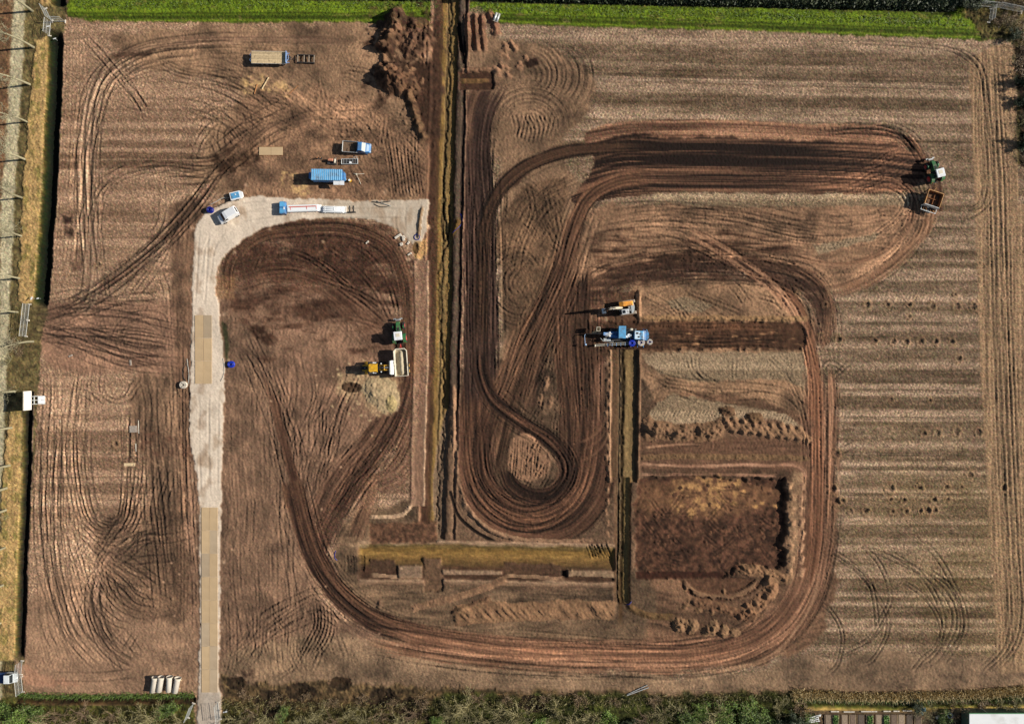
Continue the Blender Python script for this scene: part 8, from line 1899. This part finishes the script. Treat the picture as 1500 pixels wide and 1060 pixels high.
hedge('hedge', 'low dark hedge at the top edge left of the trench', [(290, -12), (460, -8), (640, -6)], 1.0, 1.8, LEAF_D, 5, 6000)
hedge('hedge', 'second dark hedge behind the first one at the top right edge', [(720, -26), (1000, -20), (1390, -12)], 1.4, 2.6, LEAF_D, 6, 9000)

# reeds and dry grass along the bottom right ditch
rg = np.random.default_rng(5)
def reeds(name, path, w, n, hh, m, lab_kind='stuff'):
    P = cmr(path, False, 1.0); k = rg.integers(0, len(P), n)
    u_ = P[k, 0] + rg.normal(0, .8, n); v_ = P[k, 1] + rg.normal(0, w, n)
    V = []; F = []
    for q in range(n):
        g = ground(u_[q], v_[q]); p = site(u_[q], v_[q], g); h = hh * rg.uniform(.5, 1.2); lx, ly = rg.normal(0, .3), rg.normal(0, .3); a = rg.uniform(0, 3.14); wx, wy = .05 * math.cos(a), .05 * math.sin(a)
        b0 = len(V); V += [(p.x - wx, p.y - wy, p.z - .05), (p.x + wx, p.y + wy, p.z - .05), (p.x + lx * .5 + wx * .8, p.y + ly * .5 + wy * .8, p.z + h * .6), (p.x + lx * .5 - wx * .8, p.y + ly * .5 - wy * .8, p.z + h * .6), (p.x + lx * 1.3, p.y + ly * 1.3, p.z + h)]
        F += [(b0, b0 + 1, b0 + 2, b0 + 3), (b0 + 3, b0 + 2, b0 + 4)]
    me = bpy.data.meshes.new(name); me.from_pydata(V, [], F); me.materials.append(m); o = bpy.data.objects.new(name, me); COL.objects.link(o); o['kind'] = 'stuff'
reeds('dry_reeds', [(1160, 1016), (1280, 1020), (1400, 1017), (1500, 1011)], 3.4, 9000, .8, REED)
reeds('ditch_grass', [(1166, 1022), (1280, 1026), (1400, 1024), (1500, 1020)], 2.5, 2600, .7, LEAF_G)
reeds('ditch_grass', [(30, 1017), (120, 1019), (284, 1017)], 2.0, 2000, .5, LEAF_G)
reeds('ditch_grass', [(326, 1028), (500, 1034), (700, 1030), (860, 1026), (1000, 1024), (1170, 1020)], 5.0, 4200, .55, LEAF_O)
reeds('verge_tufts', [(110, 6), (300, 6), (560, 8), (640, 8)], 5.0, 1800, .25, VERGE)
reeds('verge_tufts', [(690, 12), (900, 18), (1125, 24), (1300, 30), (1416, 36)], 4.5, 2600, .25, VERGE)

# bare trees beside the footpath
def tree_meshes(seed):
    rg = np.random.default_rng(seed); segs = []; br = []
    Ht = rg.uniform(11, 13); p = np.array([0, 0, -.2]); r = .26; d = np.array([rg.normal(0, .04), rg.normal(0, .04), 1.0]); n = 12
    def grow(p, d, ln, r, lev):
        m = 5
        for j in range(m):
            d = d + rg.normal(0, .16, 3) + np.array([0, 0, .06]); d /= np.linalg.norm(d); q = p + d * ln / m
            br.append((p, q, r, r * .85)); r *= .85
            if lev < 3:
                for _ in range(2 if lev < 2 else 1):
                    if rg.random() < .8:
                        e = d + rg.normal(0, .55, 3); e /= np.linalg.norm(e); grow(q, e, ln * rg.uniform(.35, .55), r * .6, lev + 1)
            p = q
    for j in range(n):
        d = d + rg.normal(0, .035, 3); d /= np.linalg.norm(d); q = p + d * Ht / n; segs.append((p, q, r, r * .94)); r *= .94
        if j >= 5:
            for _ in range(2):
                a = rg.uniform(0, 6.28); e = np.array([math.cos(a), math.sin(a), rg.uniform(.3, .9)]); e /= np.linalg.norm(e); grow(q, e, rg.uniform(2.0, 3.6), r * .42, 1)
        p = q
    br = [(a, b, max(.022, x), max(.018, y)) for a, b, x, y in br]
    return tubes_mesh('trunk', segs, BARK, 8), tubes_mesh('crown', br, BARK, 3)
TM = [tree_meshes(30 + k) for k in range(4)]
spots = [(48, 17), (44, 124), (40.5, 179), (37.5, 234), (33, 290), (32.5, 346), (30, 408), (25.5, 457), (48.5, 500), (21, 573), (18.5, 626), (15, 681), (11.5, 714), (10.5, 746), (9, 801), (6, 856), (3, 911), (50, 70)]
spots = sorted(spots, key=lambda q: q[1])
for k, (u_, v_) in enumerate(spots):
    t = empty('bare_tree', 'bare pale-barked roadside tree, %s from the top beside the left footpath' % ORD[k], 'tree', site(u_, v_, ground(u_, v_)), rs.uniform(0, 6.28), 'bare trees along the footpath')
    s_ = rs.uniform(.7, 1.0); t.scale = (s_, s_, s_)
    a, b_ = TM[k % 4]
    o = bpy.data.objects.new('trunk', a); COL.objects.link(o); o.parent = t
    o = bpy.data.objects.new('crown', b_); COL.objects.link(o); o.parent = t

# ------------------------------------------------------------------ gardens and sheds along the bottom and top edge
BED = [mat('bed_soil_%s' % n, c, .95, 0, .25, 4, 0, bump=.5) for n, c in (('brown', (.16, .11, .075)), ('pale', (.27, .20, .135)), ('dark', (.10, .075, .055)))]
BEDG = leaf_mat('bed_green', (.03, .09, .01), (.14, .28, .03))
beds = [(1212, 'pale', 'narrow bare bed right of the wrecked white bench'), (1223, 'green', 'bright green bed, first green one from the left'), (1236, 'pale', 'pale bare bed right of the first green bed'), (1248, 'brown', 'brown bare bed, second right of the first green bed'), (1260, 'dark', 'dark bare bed just left of the wide green bed'), (1273, 'green', 'wide green bed in the middle of the garden'), (1286, 'pale', 'tan bare bed right of the wide green bed'), (1297, 'green', 'narrow green bed, last green one on the right'), (1308, 'brown', 'brown bare bed right of the last green bed'), (1319, 'pale', 'pale bare bed, third from the right end'), (1331, 'dark', 'dark bed, second from the right end of the garden'), (1344, 'brown', 'last brown bed at the right end of the garden')]
for k, (u_, c_, lab) in enumerate(beds):
    t = empty('garden_bed', lab, 'garden bed', site(u_, 1057, .12), 0, 'garden beds')
    part('soil', BED[('brown', 'pale', 'dark').index(c_)] if c_ != 'green' else BED[2], t, lambda b: b.box((0, 0, .08), (1.15, 3.2, .26), .08))
    part('edging', WOOD if k % 2 else TWIGB, t, lambda b: b.box((-.66, 0, .06), (.06, 3.2, .2)).box((.66, 0, .06), (.06, 3.2, .2)))
    if c_ == 'green':
        pts = np.stack([rg.uniform(-.5, .5, 420), rg.uniform(-1.5, 1.5, 420), rg.uniform(.22, .5, 420)], 1)
        o = bpy.data.objects.new('crop', leaves_mesh('crop', pts, .14, BEDG, rg)); COL.objects.link(o); o.parent = t
for k, (u_, v_, w_, lab) in enumerate(((1222, 1040.5, 1.6, 'leftmost pale kerb stone along the top of the garden beds'), (1243, 1041, 2.2, 'second pale kerb stone along the top of the garden beds'), (1272, 1040.5, 3.2, 'longest pale kerb stone along the top of the garden beds'), (1298, 1040, 1.4, 'pale kerb stone right of the longest one above the beds'), (1312, 1040, 1.2, 'short pale kerb stone above the dark right beds'), (1328, 1039.5, 1.8, 'rightmost pale kerb stone along the top of the garden beds'))):
    b = MB(); b.box((0, 0, 0), (w_, .22, .2), .03); b.box((w_ * .3, .02, .1), (w_ * .3, .2, .06), .02); o = b.build('kerb_stone', CONC); o.location = site(u_, v_, ground(u_, v_) + .1); tag(o, lab, 'stone')
t = empty('garden_bench', 'collapsed white garden bench at the left end of the garden beds', 'bench', put(1191, 1053, .5), .15)
part('seat', WRAP, t, lambda b: [b.box((0, -.5 + k * .3, .45), (2.6 - .3 * k, .16, .05), .01, None, .1 * k) for k in range(4)])
part('backrest', WRAP, t, lambda b: b.box((0, .75, .8), (3.2, .1, .16), .02, None, .1).box((-1.4, .5, .6), (.3, .6, .1), .02, None, .6).box((1.4, .7, .6), (.3, .5, .1), .02))
for x in (-1.1, 1.1): part('leg', WRAP, t, lambda b: b.box((x, 0, .2), (.12, .9, .45), .02))
t = empty('garden_shed', 'large flat white-roofed shed cut by the bottom right corner', 'shed', site(1453, 1080.5, .1), 0)
part('roof', mat('white_roof', (.74, .75, .74), .5, 0, .03, .5, .08, (.55, .55, .52)), t, lambda b: b.box((.3, 0, 2.62), (13.2, 12.4, .16), .03))
part('wall', mat('green_wall', (.10, .14, .09), .7, 0, .1, 1), t, lambda b: b.box((.3, 0, 1.25), (12.8, 12.0, 2.6), .02))
part('gutter', mat('green_gutter', (.08, .24, .10), .5, 0, .1, 1), t, lambda b: b.box((.3, 6.28, 2.58), (13.2, .14, .16), .02))
part('downpipe', LGREY, t, lambda b: b.cyl((-2.5, 6.2, 0), (-2.5, 6.2, 2.5), .05).cyl((3.5, 6.2, 0), (3.5, 6.2, 2.5), .05))
t = empty('compost_bin', 'dark compost barrel with grey ring left of the white-roofed shed', 'barrel', put(1391, 1046.5, .8), 0)
part('barrel', DGREY, t, lambda b: b.lathe([(.001, 0), (.5, 0), (.55, .4), (.5, .85), (.4, .85), (.38, .4), (.001, .38)], n=20), True); part('ring', LGREY, t, lambda b: b.lathe([(.42, .86), (.56, .86), (.56, .92), (.42, .92)], n=20, closed_prof=True))
t = empty('garden_box', 'small pale crate on the shaded ground between beds and barrel', 'box', put(1374, 1050, .4), .5)
part('base', CREAM, t, lambda b: b.box((0, 0, .16), (.75, .4, .3), .03)); part('lid', CONC, t, lambda b: b.box((0, 0, .34), (.8, .45, .05), .01))
t = empty('tarpaulin', 'crumpled teal tarpaulin heap right of the garden beds', 'tarpaulin', put(1352, 1040, .4), .3)
part('sheet', mat('teal_sheet', (.05, .14, .17), .5, 0, .3, 3), t, lambda b: [b.box((.4 * math.sin(k * 2.2), .35 * math.cos(k * 1.7), .2 + .05 * k), (.7, .5, .22), .1, None, k, .2, .3) for k in range(5)])
part('tie', HOSE, t, lambda b: b.tube([(-.8, -.3, .1), (0, 0, .6), (.8, .3, .1)], .03, 5))
for (u_, w_, lab) in ((612, 1.9, 'pale shed roof edge peeping in at the top left of the trench'), (684, 1.5, 'pale shed roof edge peeping in at the top right of the trench')):
    t = empty('garden_hut', lab, 'hut', site(u_, -8, .1), 0)
    part('wall', CREAM, t, lambda b: b.box((0, 0, .9), (w_ * 1.2, 2.0, 1.8), .02)); part('roof', WRAP, t, lambda b: b.box((0, 0, 1.86), (w_ * 1.35, 2.3, .1), .02))
